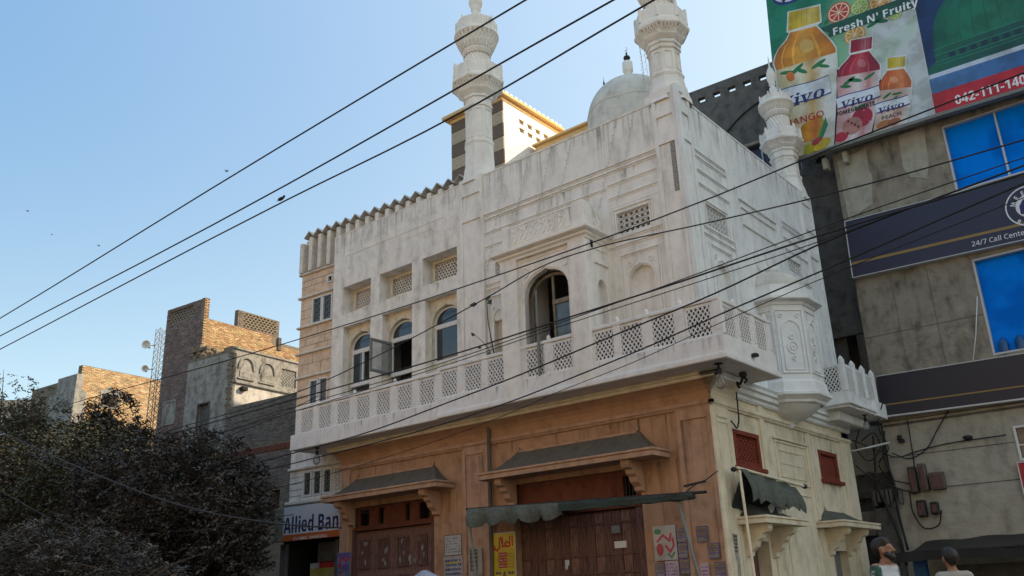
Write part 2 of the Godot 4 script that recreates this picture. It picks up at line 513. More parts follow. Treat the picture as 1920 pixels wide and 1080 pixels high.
func _ready() -> void:
	rng.seed = 20240
	# camera
	var cam := Camera3D.new()
	cam.name = "camera"
	cam.position = Vector3(8.837, 0.8, 17.552)
	cam.rotation_order = EULER_ORDER_YXZ
	cam.rotation = Vector3(deg_to_rad(19.6605), deg_to_rad(39.2792), deg_to_rad(-2.1228))
	cam.fov = 36.235
	cam.near = 0.05
	cam.far = 1500.0
	cam.current = true
	add_child(cam)
	# sun: low behind the houses on the right
	var sun := DirectionalLight3D.new()
	sun.name = "sun"
	add_child(sun)
	sun.look_at_from_position(SUN * 100.0, Vector3.ZERO, Vector3.UP)
	sun.light_energy = 1.6
	sun.light_color = Color(1.0, 0.9, 0.76)
	sun.light_angular_distance = 0.5
	sun.shadow_enabled = true
	# sky
	var env := Environment.new()
	env.background_mode = Environment.BG_SKY
	env.sky = Sky.new()
	var pm := PanoramaSkyMaterial.new()
	pm.panorama = ImageTexture.create_from_image(sky_image())
	env.sky.sky_material = pm
	env.background_energy_multiplier = 0.875
	env.ambient_light_source = Environment.AMBIENT_SOURCE_SKY
	env.tonemap_mode = Environment.TONE_MAPPER_LINEAR
	env.tonemap_exposure = 1.25
	env.sdfgi_enabled = true
	env.ssao_enabled = true
	env.ssil_enabled = true
	var we := WorldEnvironment.new()
	we.name = "world_environment"
	we.environment = env
	add_child(we)
	materials()
	setting()
	mosque()
	neighbours_right()
	neighbours_left()
	street_things()
	trees()
	cables()
	people()
	across_the_street()

const SUN := Vector3(0.60, 0.53, -0.60)

func sky_image() -> Image:
	var w := 512
	var h := 256
	var im := Image.create(w, h, false, Image.FORMAT_RGBF)
	var s := SUN.normalized()
	for y in h:
		var el := PI * 0.5 - PI * (y + 0.5) / h
		var up := sin(el)
		for x in w:
			var az := TAU * (x + 0.5) / w
			var d := Vector3(sin(az) * cos(el), up, -cos(az) * cos(el))
			var t := pow(1.0 - clampf(up, 0.0, 1.0), 4.0)
			var c := Vector3(0.103, 0.308, 0.628).lerp(Vector3(1.15, 1.40, 1.26), t)
			var g := clampf(d.dot(s) * 0.5 + 0.5, 0.0, 1.0)
			c += Vector3(1.0, 0.92, 0.64) * pow(g, 3.0)
			c += Vector3(1.0, 0.85, 0.65) * pow(g, 24.0) * 1.2
			if up < 0.0:
				c = c.lerp(Vector3(0.16, 0.15, 0.14), clampf(-up * 12.0, 0.0, 1.0))
			im.set_pixel(x, y, Color(c.x, c.y, c.z))
	return im

func setting() -> void:
	T = FRONT
	ORG = Vector3.ZERO
	var s := mb()
	quad(s, Vector3(-900, -0.4, 900), Vector3(900, -0.4, 900), Vector3(900, -0.4, -900), Vector3(-900, -0.4, -900))
	struct("ground", s, M.asphalt)
	s = mb()
	sweep(s, [Vector2(-16, 0), Vector2(0, 0), Vector2(0, -8.4)], [Vector2(-0.3, -0.39), Vector2(1.6, -0.39), Vector2(1.6, -0.02), Vector2(1.57, 0.0), Vector2(-0.3, 0.0)])
	sweep(s, [Vector2(-16, 0), Vector2(0, 0), Vector2(0, -8.4)], [Vector2(1.6, -0.39), Vector2(1.95, -0.39), Vector2(1.95, -0.22), Vector2(1.93, -0.2), Vector2(1.6, -0.2)])
	struct("pavement", s, M.paving)

# ---------- the mosque ----------
func pilaster_panel(s: SurfaceTool, x0: float, x1: float, y0: float, y1: float, tops: Array, z: float) -> void:   # proud strip with sunk panels: tops = [[y0, y1], ...]
	rect(s, x0, x1, y0, y1, -0.02, z - 0.045)
	var e := 0.11
	rect(s, x0, x0 + e, y0, y1, z - 0.045, z, 0.008)
	rect(s, x1 - e, x1, y0, y1, z - 0.045, z, 0.008)
	var y := y0
	for t in tops:
		if t[0] > y + 0.01: rect(s, x0 + e, x1 - e, y, t[0], z - 0.045, z - 0.001, 0.006)
		y = t[1]
	if y < y1 - 0.01: rect(s, x0 + e, x1 - e, y, y1, z - 0.045, z - 0.001, 0.006)

func ledge_lines(s: SurfaceTool, x0: float, x1: float, ys: Array, z := 0.03) -> void:
	for y in ys:
		rect(s, x0, x1, y, y + 0.035, -0.01, z, 0.006)
		rect(s, x0, x1, y - 0.05, y - 0.025, -0.01, z * 0.6, 0.004)

func niche_relief(s: SurfaceTool, cx: float, hw: float, y0: float, ys: float, ya: float, ytop: float) -> void:   # frame with a pointed blind arch
	frame(s, cx - hw - 0.2, cx + hw + 0.2, y0, ytop, 0.05, -0.01, 0.035, 0.006)
	frame(s, cx - hw - 0.13, cx + hw + 0.13, y0 + 0.07, ytop - 0.07, 0.022, -0.01, 0.02)
	var p := []
	p.append(Vector2(cx - hw, y0 + 0.1))
	for q in arch_line(cx, hw, ys, ya, 16, 0.03): p.append(q)
	p.append(Vector2(cx + hw, y0 + 0.1))
	ribbon(s, p, 0.04, -0.01, 0.03)
	for sg in [-1, 1]:
		annulus(s, Vector2(cx + sg * hw * 0.78, ya + 0.05), Vector2(0.07, 0.07), Vector2(0.045, 0.045), 12, -0.01, 0.025)

func chajja(parent: Node3D, x0: float, x1: float, out: float, yr: float, ye: float, th: float, trim: Material, roof: Material, br: Array, bz: float) -> void:   # hipped stone awning on scroll brackets, in the frame T
	var s := mb(true)
	var path := [Vector2(x0, -0.06), Vector2(x0, 0), Vector2(x1, 0), Vector2(x1, -0.06)]
	var pr := []
	for k in 9:
		var t := k / 8.0
		pr.append(Vector2(lerpf(out - 0.03, 0.03, t), ye + (yr - ye) * pow(t, 1.7)))
	s.set_smooth_group(-1)
	sweep(s, path, pr, false)
	var a := obj("awning", s, roof, parent)
	s = mb()
	sweep(s, path, [Vector2(0, ye - th * 0.9), Vector2(out - 0.08, ye - th), Vector2(out, ye - th), Vector2(out + 0.01, ye - th * 0.45), Vector2(out - 0.025, ye - th * 0.4), Vector2(out - 0.025, ye - th * 0.3), Vector2(out + 0.02, ye - th * 0.25), Vector2(out + 0.02, ye + 0.005), Vector2(out - 0.05, ye + 0.01), Vector2(0, ye + 0.01)])
	obj("eave", s, trim, a)
	for b in br:
		s = mb()
		var keep := T
		T = T * Transform3D(Basis(Vector3(0, 0, -1), Vector3(0, 1, 0), Vector3(1, 0, 0)), Vector3(b, 0, 0))   # local x runs back into the wall
		var pp := PackedVector2Array([Vector2(0, ye - th), Vector2(-bz, ye - th), Vector2(-bz, ye - th - 0.1), Vector2(-bz * 0.93, ye - th - 0.16), Vector2(-bz * 0.72, ye - th - 0.2), Vector2(-bz * 0.66, ye - th - 0.29), Vector2(-bz * 0.5, ye - th - 0.35), Vector2(-bz * 0.42, ye - th - 0.46), Vector2(-bz * 0.2, ye - th - 0.55), Vector2(-bz * 0.16, ye - th - 0.64), Vector2(0, ye - th - 0.68)])
		prism(s, pp, -0.11, 0.11)
		T = keep
		obj("bracket", s, trim, a)
	s = mb()
	rect(s, x0 + 0.05, x1 - 0.05, yr - 0.02, yr + 0.035, -0.02, 0.06, 0.01)
	for x in [x0 + 0.03, x1 - 0.03]:
		ball(s, Vector3(x, yr + 0.07, 0.04), Vector3(0.035, 0.06, 0.035), 8)
	obj("ridge", s, trim, a)

func minaret(parent: Node3D, at: Vector3, d: Dictionary, m: Material) -> void:
	var c := Vector3(at.x, 0, at.z)
	var p8 := PI / 8
	var s := mb()
	var r: float = d.r
	lathe(s, [Vector2(0.6, at.y - 0.1), Vector2(0.56, at.y + 0.06), Vector2(r + 0.07, at.y + 0.42), Vector2(r + 0.05, at.y + 0.44), Vector2(r + 0.02, d.s0 - 0.12), Vector2(r + 0.05, d.s0 - 0.05), Vector2(r + 0.045, d.s0), Vector2(r, d.s0 + 0.02), Vector2(r - 0.015, d.s1 - 0.03), Vector2(r + 0.035, d.s1), Vector2(r + 0.04, d.s1 + 0.05), Vector2(r, d.s1 + 0.07), Vector2(r, d.g0 - 0.1), Vector2(r + 0.05, d.g0 - 0.08), Vector2(r + 0.05, d.g0)], 8, c, p8)
	var root := obj("minaret", s, m, parent)
	s = mb()
	for k in 8:   # thin raised frames on the eight faces
		var keep := T
		var a := k * PI / 4
		T = T * Transform3D(Basis(Vector3.UP, a), c + Vector3(sin(a), 0, cos(a)) * (r * cos(p8) - 0.006))
		var hw := r * 0.27
		frame(s, -hw, hw, d.s0 + 0.1, d.s1 - 0.1, 0.025, 0.0, 0.016)
		T = keep
	obj("shaft_panel", s, m, root)
	# first gallery, eight-sided, on rows of small corbels
	var R: float = d.R
	s = mb()
	lathe(s, [Vector2(r + 0.02, d.g0), Vector2(lerpf(r, R, 0.45), lerpf(d.g0, d.g1, 0.35)), Vector2(R - 0.1, d.g1)], 8, c, p8)
	for tier in 4:
		var t := (tier + 0.5) / 4.0
		var per := 5
		for k in 8:
			for j in per:
				var a0 := p8 + TAU * k / 8.0 - TAU / 8.0
				var pa := Vector3(sin(a0), 0, cos(a0))
				var pb := Vector3(sin(a0 + TAU / 8), 0, cos(a0 + TAU / 8))
				var q := pa.lerp(pb, (j + 0.5 + 0.5 * (tier % 2)) / (per + 0.5))
				var rr := lerpf(r, R - 0.07, t) 
				var y := lerpf(d.g0, d.g1, t)
				var hh: float = (d.g1 - d.g0) / 4.0
				var o := c + q * rr
				var keep := T
				T = T * Transform3D(Basis(Vector3.UP, atan2(q.x, q.z)), Vector3(o.x, y, o.z))
				var w := 0.16 * rr
				hull8(s, [Vector3(-w * 0.25, -hh * 0.5, -0.06), Vector3(w * 0.25, -hh * 0.5, -0.06), Vector3(w * 0.25, -hh * 0.5, 0.0), Vector3(-w * 0.25, -hh * 0.5, 0.0), Vector3(-w * 0.5, hh * 0.5, -0.1), Vector3(w * 0.5, hh * 0.5, -0.1), Vector3(w * 0.42, hh * 0.5, 0.075), Vector3(-w * 0.42, hh * 0.5, 0.075)])
				T = keep
	obj("corbel", s, m, root)
	s = mb()
	lathe(s, [Vector2(R - 0.12, d.g1 - 0.01), Vector2(R - 0.02, d.g1), Vector2(R, d.g1 + 0.03), Vector2(R, d.g1 + 0.09), Vector2(R - 0.03, d.g1 + 0.1), Vector2(R - 0.03, d.g2 - 0.05), Vector2(R - 0.05, d.g2), Vector2(0.05, d.g2)], 8, c, p8)
	var gal := obj("gallery", s, m, root)
	s = mb()
	lathe(s, [Vector2(R - 0.13, d.g2 - 0.02), Vector2(R - 0.07, d.g2 - 0.02), Vector2(R - 0.07, d.p1), Vector2(R - 0.13, d.p1), Vector2(R - 0.13, d.g2 - 0.02)], 8, c, p8)
	obj("parapet", s, m, gal)
	for k in 8:
		s = mb()
		var a := p8 + k * PI / 4
		var o := c + Vector3(sin(a), 0, cos(a)) * (R - 0.08)
		lathe(s, [Vector2(0.05, d.g2), Vector2(0.05, d.p1 + 0.02), Vector2(0.03, d.p1 + 0.04), Vector2(0.045, d.p1 + 0.07), Vector2(0.0, d.p1 + 0.12)], 8, o)
		obj("gallery_post", s, m, gal)
	# twisted drum
	s = mb()
	var tw := 20
	var pf := []
	for k in 13:
		pf.append(Vector2(d.r2, lerpf(d.g2 - 0.02, d.t1, k / 12.0)))
	for k in 12:
		for i in tw:
			for hf in 2:
				var q := []
				for e in [[k, 0], [k, 1], [k + 1, 1], [k + 1, 0]]:
					var a: float = TAU * (i + 0.5 * (hf + e[1])) / tw - e[0] * 0.09
					var odd: int = (hf + e[1]) % 2
					var rr: float = d.r2 * (1.0 if odd == 0 else 0.9)
					q.append(c + Vector3(sin(a) * rr, pf[e[0]].y, cos(a) * rr))
				quad(s, q[0], q[1], q[2], q[3])
	obj("twisted_drum", s, m, root)
	s = mb(true)
	lathe(s, [Vector2(d.r2, d.t1 - 0.01), Vector2(d.r2 + 0.03, d.t1), Vector2(d.r2 + 0.03, d.t1 + 0.1), Vector2(d.r2 + 0.06, d.t1 + 0.12), Vector2(d.r2 + 0.06, d.t1 + 0.17), Vector2(d.r2 + 0.03, d.t1 + 0.19), Vector2(lerpf(d.r2, d.R2, 0.6), lerpf(d.t1 + 0.19, d.f1, 0.45)), Vector2(d.R2 - 0.06, d.f1), Vector2(d.R2 - 0.01, d.f1 + 0.01), Vector2(d.R2, d.f1 + 0.05), Vector2(d.R2 - 0.02, d.f1 + 0.07), Vector2(d.R2 - 0.01, d.f1 + 0.13), Vector2(d.R2 - 0.06, d.f1 + 0.16), Vector2(0.05, d.f1 + 0.16)], 32, c)
	var g2 := obj("round_gallery", s, m, root)
	s = mb()
	for tier in 3:
		var t := (tier + 0.6) / 3.0
		for k in 28:
			var a := TAU * (k + 0.5 * (tier % 2)) / 28
			var rr := lerpf(d.r2 + 0.05, d.R2 - 0.05, pow(t, 0.8))
			var y := lerpf(d.t1 + 0.19, d.f1, t)
			var hh: float = (d.f1 - d.t1 - 0.19) / 3.0
			var keep := T
			T = T * Transform3D(Basis(Vector3.UP, a), Vector3(c.x + sin(a) * rr, y, c.z + cos(a) * rr))
			var w := 0.21 * rr
			hull8(s, [Vector3(-w * 0.15, -hh * 0.6, -0.08), Vector3(w * 0.15, -hh * 0.6, -0.08), Vector3(w * 0.15, -hh * 0.6, -0.02), Vector3(-w * 0.15, -hh * 0.6, -0.02), Vector3(-w * 0.4, hh * 0.4, -0.1), Vector3(w * 0.4, hh * 0.4, -0.1), Vector3(w * 0.33, hh * 0.4, 0.06), Vector3(-w * 0.33, hh * 0.4, 0.06)])
			T = keep
	obj("corbel", s, m, g2)
	s = mb()
	for k in 16:   # upright slabs of the round parapet
		var a := TAU * k / 16
		var keep := T
		T = T * Transform3D(Basis(Vector3.UP, a), c + Vector3(sin(a), 0, cos(a)) * (d.R2 - 0.09))
		var w: float = (d.R2 - 0.09) * TAU / 32
		rect(s, -w * 1.0, w * 1.0, d.f1 + 0.15, d.p2, -0.03, 0.01)
		if k % 2 == 0:
			rect(s, -0.03, 0.03, d.f1 + 0.15, d.p2 + 0.03, 0.01, 0.05, 0.008)
			ball(s, Vector3(0, d.p2 + 0.05, 0.025), Vector3(0.03, 0.05, 0.03), 8)
		T = keep
	obj("parapet", s, m, g2)
	s = mb(true)
	var y0: float = d.f1 + 0.15
	var b: float = d.rb
	lathe(s, [Vector2(b * 0.9, y0), Vector2(b * 0.85, d.st), Vector2(b * 0.62, d.st + 0.03), Vector2(b * 0.6, d.st + 0.1), Vector2(b * 0.85, d.st + 0.16), Vector2(b * 0.7, d.st + 0.2), Vector2(b, d.st + 0.32), Vector2(b * 1.15, d.st + 0.45), Vector2(b * 1.05, d.st + 0.58), Vector2(b * 0.6, d.st + 0.75), Vector2(b * 0.2, d.st + 0.85), Vector2(0.03, d.st + 0.95), Vector2(0.02, d.st + 1.15), Vector2(0.0, d.st + 1.3)], 20, c)
	obj("finial", s, m, root)

func rail_run(parent: Node3D, xs: Array, posts: Array, balls: Array, y: float, z: float, panel: Mesh, post: Mesh, knob: Mesh, base: Transform3D) -> void:
	for x in xs:
		inst("rail_panel", panel, parent, base * Transform3D(Basis(), Vector3(x, y + 0.36, z)))
		inst("panel_shade_board", backing, parent, base * Transform3D(Basis(), Vector3(x, y + 0.36, z)))
	for x in posts: inst("rail_post", post, parent, base * Transform3D(Basis(), Vector3(x, y, z)))
	for x in balls: inst("post_knob", knob, parent, base * Transform3D(Basis(), Vector3(x, y + 0.84, z - 0.05)))

var backing: Mesh  # board added behind the rail lattice so its holes look shaded

func make_panel(w: float, h: float, m: Material, nx: float, ny: float, lw: float, lh: float) -> Mesh:
	var s := mb()
	lattice(s, lw, lh, nx, ny, 0.025, 0.05)
	rect(s, -w / 2, -lw / 2, -h / 2, h / 2, -0.075, 0.0, 0.006)
	rect(s, lw / 2, w / 2, -h / 2, h / 2, -0.075, 0.0, 0.006)
	rect(s, -lw / 2, lw / 2, -h / 2, -lh / 2, -0.075, -0.002)
	rect(s, -lw / 2, lw / 2, lh / 2, h / 2, -0.075, -0.002)
	s.generate_normals()
	s.set_material(m)
	return s.commit()

func mosque() -> void:
	T = FRONT
	var mo := thing("mosque", "old white mosque with minarets and dome over a brown shop floor on the corner", "mosque", Vector3.ZERO)
	var s := mb()
	# shell: floors, roof, back and left walls
	rect(s, -7.4, -0.4, 5.3, 5.9, -7.9, -0.4)
	rect(s, -13.0, -7.4, 5.3, 5.9, -3.0, -0.4)
	obj("floor_slab", s, M.white_worn, mo)
	s = mb()
	rect(s, -7.4, -0.4, 12.1, 12.35, -7.9, -0.4)
	rect(s, -13.0, -7.4, 12.1, 12.35, -3.0, -0.45)
	obj("roof_slab", s, M.white_worn, mo)
	s = mb()
	rect(s, -12.45, 0, -0.4, 12.65, -8.3, -7.9)
	rect(s, -7.5, -7.4, 5.9, 12.65, -7.9, -0.45)
	rect(s, -13.2, -7.5, 5.3, 12.65, -3.2, -3.0)
	rect(s, -13.2, -13.0, 5.3, 12.65, -3.0, -0.45)
	obj("back_wall", s, M.white_worn, mo)
	# shop floor, street front
	s = mb()
	wall(s, -12.45, -0.4, -0.4, 5.3, -0.4, 0.0, [[-12.05, -8.55, -0.4, 3.6], [-5.75, -1.95, -0.4, 3.62]])
	var gf := obj("shop_floor_front", s, M.brown, mo)
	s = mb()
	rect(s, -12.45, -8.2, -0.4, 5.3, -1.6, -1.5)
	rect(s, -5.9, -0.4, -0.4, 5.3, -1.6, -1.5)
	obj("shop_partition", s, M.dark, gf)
	s = mb()
	pilaster_panel(s, -7.4, -6.5, -0.4, 4.74, [[0.9, 4.55]], 0.09)
	obj("pilaster", s, M.brown_trim, gf)
	s = mb()
	pilaster_panel(s, -0.87, 0.0, -0.4, 4.74, [[0.9, 4.5]], 0.055)
	obj("pilaster", s, M.brown_trim, gf)
	s = mb()
	rect(s, -12.45, -12.05, -0.4, 4.74, -0.01, 0.05, 0.01)
	obj("pilaster", s, M.brown_trim, gf)
	var string_p := [Vector2(-0.02, 4.74), Vector2(0.05, 4.74), Vector2(0.07, 4.78), Vector2(0.1, 4.8), Vector2(0.1, 4.86), Vector2(0.06, 4.9), Vector2(-0.02, 4.9)]
	var cove_p := [Vector2(-0.02, 4.9), Vector2(0.03, 4.9), Vector2(0.04, 4.98), Vector2(0.07, 5.08), Vector2(0.14, 5.18), Vector2(0.24, 5.26), Vector2(0.31, 5.3), Vector2(-0.02, 5.3)]
	var corn_p := [Vector2(-0.02, 5.3), Vector2(0.32, 5.3), Vector2(0.34, 5.32), Vector2(0.34, 5.37), Vector2(0.38, 5.385), Vector2(0.38, 5.42), Vector2(0.34, 5.46), Vector2(-0.02, 5.46)]
	var fpath := [Vector2(-12.45, -0.2), Vector2(-12.45, 0), Vector2(0, 0), Vector2(0, -0.001)]
	var spath := [Vector2(-0.001, 0), Vector2(0, 0), Vector2(0, -8.35)]
	s = mb()
	sweep(s, fpath, string_p, false)
	obj("string_course", s, M.brown_trim, gf)
	s = mb()
	sweep(s, fpath, cove_p, false)
	obj("cove", s, M.brown, gf)
	s = mb()
	sweep(s, fpath, corn_p, false)
	obj("cornice", s, M.cream, gf)
	s = mb()   # rain pipe beside the middle pilaster
	tube(s, [Vector3(-6.4, 5.28, 0.12), Vector3(-6.4, -0.3, 0.12)], 0.05, 8)
	obj("rain_pipe", s, M.brown_roof, gf)
	chajja(gf, -11.75, -8.5, 0.74, 4.43, 3.93, 0.17, M.brown_trim, M.brown_roof, [-11.95, -8.42], 0.62)
	chajja(gf, -5.5, -1.87, 0.76, 4.42, 3.9, 0.17, M.brown_trim, M.brown_roof, [-5.72, -1.95], 0.62)
	shop_doors(gf)
	# shop floor, lane side
	T = SIDE
	s = mb()
	wall(s, 0.0, 8.3, -0.4, 5.3, -0.4, 0.0, [[0.93, 2.25, 3.52, 4.34], [5.9, 7.2, 3.6, 4.38], [1.15, 2.1, -0.4, 1.9], [5.95, 6.95, -0.4, 1.78]])
	var gs := obj("shop_floor_side", s, M.cream, mo)
	s = mb()
	rect(s, -0.055, 0.72, -0.4, 4.74, -0.01, 0.055, 0.01)
	rect(s, 0.1, 0.6, 4.5, 4.56, 0.055, 0.085, 0.008)
	frame(s, 0.1, 0.62, 0.6, 4.42, 0.035, 0.055, 0.075, 0.006)
	rect(s, 2.38, 2.62, -0.4, 5.3, -0.01, 0.05, 0.01)
	rect(s, 5.25, 5.4, -0.4, 4.74, -0.01, 0.04, 0.01)
	rect(s, 7.55, 8.35, -0.4, 4.74, -0.01, 0.055, 0.01)
	obj("pilaster", s, M.cream, gs)
	s = mb()
	frame(s, 3.1, 5.08, 3.3, 4.34, 0.05, -0.01, 0.03, 0.006)
	frame(s, 3.32, 4.86, 3.45, 4.12, 0.03, -0.01, 0.022)
	rect(s, 3.02, 5.16, 4.36, 4.42, -0.01, 0.06, 0.01)
	rect(s, 3.4, 4.8, 3.78, 3.81, -0.01, 0.015)
	frame(s, 3.2, 5.0, 0.3, 3.1, 0.05, -0.01, 0.03, 0.006)
	obj("wall_panel", s, M.cream, gs)
	T = FRONT
	s = mb()
	sweep(s, spath, string_p, false)
	obj("string_course", s, M.cream, gs)
	s = mb()
	sweep(s, [Vector2(-0.001, 0), Vector2(0, 0), Vector2(0, -1.1)], cove_p, false)
	obj("cove", s, M.cream, gs)
	s = mb()
	sweep(s, [Vector2(-0.001, 0), Vector2(0, 0), Vector2(0, -1.1)], corn_p, false)
	sweep(s, [Vector2(0, -1.1), Vector2(0, -8.35)], [Vector2(-0.02, 5.06), Vector2(0.06, 5.06), Vector2(0.1, 5.1), Vector2(0.1, 5.16), Vector2(0.18, 5.2), Vector2(0.18, 5.3), Vector2(0.24, 5.33), Vector2(0.24, 5.4), Vector2(0.28, 5.46), Vector2(-0.02, 5.46)])
	obj("cornice", s, M.white_side, gs)
	T = SIDE
	chajja(gs, 1.25, 2.1, 0.72, 2.72, 2.36, 0.15, M.cream, M.tarp, [1.0, 2.32], 0.58)
	chajja(gs, 5.75, 7.0, 0.72, 2.78, 2.46, 0.15, M.cream, M.tarp, [5.72, 7.02], 0.58)
	s = mb()
	rect(s, 1.15, 2.1, -0.4, 1.9, -0.36, -0.3)
	obj("door", s, M.door, gs)
	s = mb()
	rect(s, 5.95, 6.95, -0.4, 1.78, -0.3, -0.22)
	rect(s, 6.42, 6.48, -0.4, 1.78, -0.22, -0.18)
	obj("door", s, M.frame_grey, gs)
	for w in [[0.93, 2.25, 3.52, 4.34, true], [5.9, 7.2, 3.6, 4.38, false]]:
		s = mb()
		frame(s, w[0], w[1], w[2], w[3], 0.11, -0.16, 0.03, 0.012)
		rect(s, w[0] - 0.06, w[1] + 0.06, w[2] - 0.1, w[2], -0.05, 0.13, 0.015)
		var wf := obj("window", s, M.redwood, gs)
		s = mb()
		if w[4]:
			var keep := T
			T = T * Transform3D(Basis(), Vector3((w[0] + w[1]) / 2, (w[2] + w[3]) / 2, -0.04))
			lattice(s, w[1] - w[0] - 0.2, w[3] - w[2] - 0.2, 7, 5, 0.05, 0.04)
			T = keep
			obj("wood_lattice", s, M.redwood, wf)
		else:
			rect(s, w[0] + 0.1, (w[0] + w[1]) / 2 - 0.02, w[2] + 0.1, w[3] - 0.1, -0.1, -0.05, 0.02)
			rect(s, (w[0] + w[1]) / 2 + 0.02, w[1] - 0.1, w[2] + 0.1, w[3] - 0.1, -0.1, -0.05, 0.02)
			obj("shutter", s, M.redwood, wf)
	# balcony
	T = FRONT
	s = mb()
	sweep(s, [Vector2(-7.45, 0), Vector2(0, 0), Vector2(0, -1.72)], [Vector2(-0.02, 5.46), Vector2(0.98, 5.46), Vector2(1.0, 5.48), Vector2(1.0, 5.56), Vector2(0.97, 5.575), Vector2(0.97, 5.6), Vector2(0.93, 5.62), Vector2(0.93, 6.0), Vector2(0.91, 6.02), Vector2(-0.02, 6.02)])
	sweep(s, [Vector2(-12.95, -0.3), Vector2(-12.95, 0), Vector2(-7.45, 0)], [Vector2(-0.02, 5.45), Vector2(0.9, 5.45), Vector2(0.925, 5.47), Vector2(0.925, 5.92), Vector2(0.9, 5.935), Vector2(-0.02, 5.935)])
	var bal := obj("balcony", s, M.marble, mo)
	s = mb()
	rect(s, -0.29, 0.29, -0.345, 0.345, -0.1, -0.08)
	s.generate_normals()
	s.set_material(M.hole_shade)
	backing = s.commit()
	var panel := make_panel(0.68, 0.78, M.marble, 5, 4.5, 0.55, 0.665)
	s = mb()
	rect(s, -0.105, 0.105, 0.0, 0.76, -0.11, 0.022, 0.01)
	rect(s, -0.06, 0.06, 0.1, 0.66, 0.022, 0.034, 0.005)
	s.generate_normals()
	s.set_material(M.marble)
	var post := s.commit()
	s = mb(true)
	lathe(s, [Vector2(0.06, -0.02), Vector2(0.065, 0.0), Vector2(0.035, 0.02), Vector2(0.06, 0.06), Vector2(0.055, 0.1), Vector2(0.02, 0.13), Vector2(0.0, 0.17)], 12, Vector3.ZERO)
	s.generate_normals()
	s.set_material(M.marble)
	var knob := s.commit()
	rail_run(bal, [-13.18, -12.32, -11.45, -10.57, -9.71, -8.84, -7.96], [-13.62, -12.75, -11.89, -11.01, -10.14, -9.27, -8.4, -7.53], [-12.75, -11.01, -9.27, -7.53], 5.935, 0.86, panel, post, knob, Transform3D())
	rail_run(bal, [-7.1, -6.24, -5.43, -4.17, -3.31, -2.06, -1.34, -0.5, 0.39], [-6.67, -5.83, -3.74, -1.72, -0.92, -0.06, 0.84], [-6.67, -3.74, -1.72, -0.92, -0.06], 6.02, 0.87, panel, post, knob, Transform3D())
	rail_run(bal, [-0.42, 0.36, 1.16], [-0.03, 0.78, 1.6], [-0.03, 0.78, 1.6], 6.02, 0.87, panel, post, knob, SIDE)
	rail_run(bal, [-0.42], [], [], 5.935, 13.68, panel, post, knob, Transform3D(Basis(Vector3.UP, -PI / 2), Vector3.ZERO))
	s = mb()
	sweep(s, [Vector2(-7.42, 0), Vector2(0, 0), Vector2(0, -1.7)], [Vector2(0.76, 6.78), Vector2(0.9, 6.78), Vector2(0.91, 6.8), Vector2(0.91, 6.85), Vector2(0.89, 6.87), Vector2(0.76, 6.87)])
	sweep(s, [Vector2(-12.82, -0.0), Vector2(-12.82, 0.0005), Vector2(-7.42, 0.0)], [Vector2(0.75, 6.7), Vector2(0.89, 6.7), Vector2(0.9, 6.72), Vector2(0.9, 6.77), Vector2(0.88, 6.79), Vector2(0.75, 6.79)])
	obj("rail_cap", s, M.marble, bal)
	annex(mo)
	weather(mo, gf, gs)
	main_front(mo)
	bay_window(mo)
	side_upper(mo)
	oriel(mo)
	side_balcony(mo, knob)
	T = FRONT
	minaret(mo, Vector3(-6.95, 12.68, -0.42), {"r": 0.43, "s0": 14.02, "s1": 15.22, "g0": 15.6, "g1": 16.02, "g2": 16.2, "R": 0.86, "p1": 16.62, "r2": 0.41, "t1": 17.15, "f1": 17.83, "R2": 0.72, "p2": 18.36, "rb": 0.2, "st": 18.8}, M.white)
	minaret(mo, Vector3(-0.42, 12.68, -0.42), {"r": 0.42, "s0": 13.47, "s1": 14.2, "g0": 14.42, "g1": 14.76, "g2": 14.98, "R": 0.74, "p1": 15.36, "r2": 0.38, "t1": 15.72, "f1": 16.25, "R2": 0.6, "p2": 16.6, "rb": 0.16, "st": 16.9}, M.white)
	minaret(mo, Vector3(-0.45, 12.55, -8.0), {"r": 0.42, "s0": 13.33, "s1": 14.0, "g0": 14.3, "g1": 14.55, "g2": 14.72, "R": 0.7, "p1": 14.98, "r2": 0.37, "t1": 15.55, "f1": 15.98, "R2": 0.57, "p2": 16.3, "rb": 0.14, "st": 16.72}, M.white)
	# domes
	s = mb(true)
	var dc := Vector3(-3.6, 0, -4.0)
	var dp := [Vector2(1.42, 12.3), Vector2(1.42, 15.05)]
	for k in range(1, 15):
		var a := PI / 2 * k / 15.0
		dp.append(Vector2(1.42 * pow(cos(a), 0.95), 15.05 + 1.46 * sin(a)))
	dp.append(Vector2(0.1, 16.52))
	lathe(s, dp, 48, dc)
	var dm := obj("dome", s, M.dome, mo)
	s = mb(true)
	lathe(s, [Vector2(0.2, 16.45), Vector2(0.11, 16.56), Vector2(0.1, 16.78), Vector2(0.15, 16.84), Vector2(0.17, 16.88), Vector2(0.165, 17.2), Vector2(0.12, 17.24), Vector2(0.0, 17.26)], 20, dc)
	obj("neck", s, M.white, dm)
	s = mb(true)
	lathe(s, [Vector2(0.025, 17.24), Vector2(0.03, 17.28), Vector2(0.08, 17.31), Vector2(0.115, 17.37), Vector2(0.1, 17.43), Vector2(0.04, 17.47), Vector2(0.02, 17.5), Vector2(0.04, 17.54), Vector2(0.02, 17.58), Vector2(0.01, 17.64), Vector2(0.0, 17.68)], 16, dc)
	var arc := []
	for k in 9:
		var a := -2.6 + 4.2 * k / 8.0
		arc.append(Vector3(-3.6 + 0.045 * cos(a), 17.73 + 0.055 * sin(a), -4.0))
	tube(s, arc, 0.01, 6, 0.004)
	obj("crescent_finial", s, M.iron, dm)
	s = mb()
	var seam := []
	for k in 13:
		var a := -0.6 - 2.4 * k / 12.0
		seam.append(dc + Vector3(1.415 * cos(a), 15.22 + 0.03 * sin(k * 1.3), -1.415 * sin(a)))
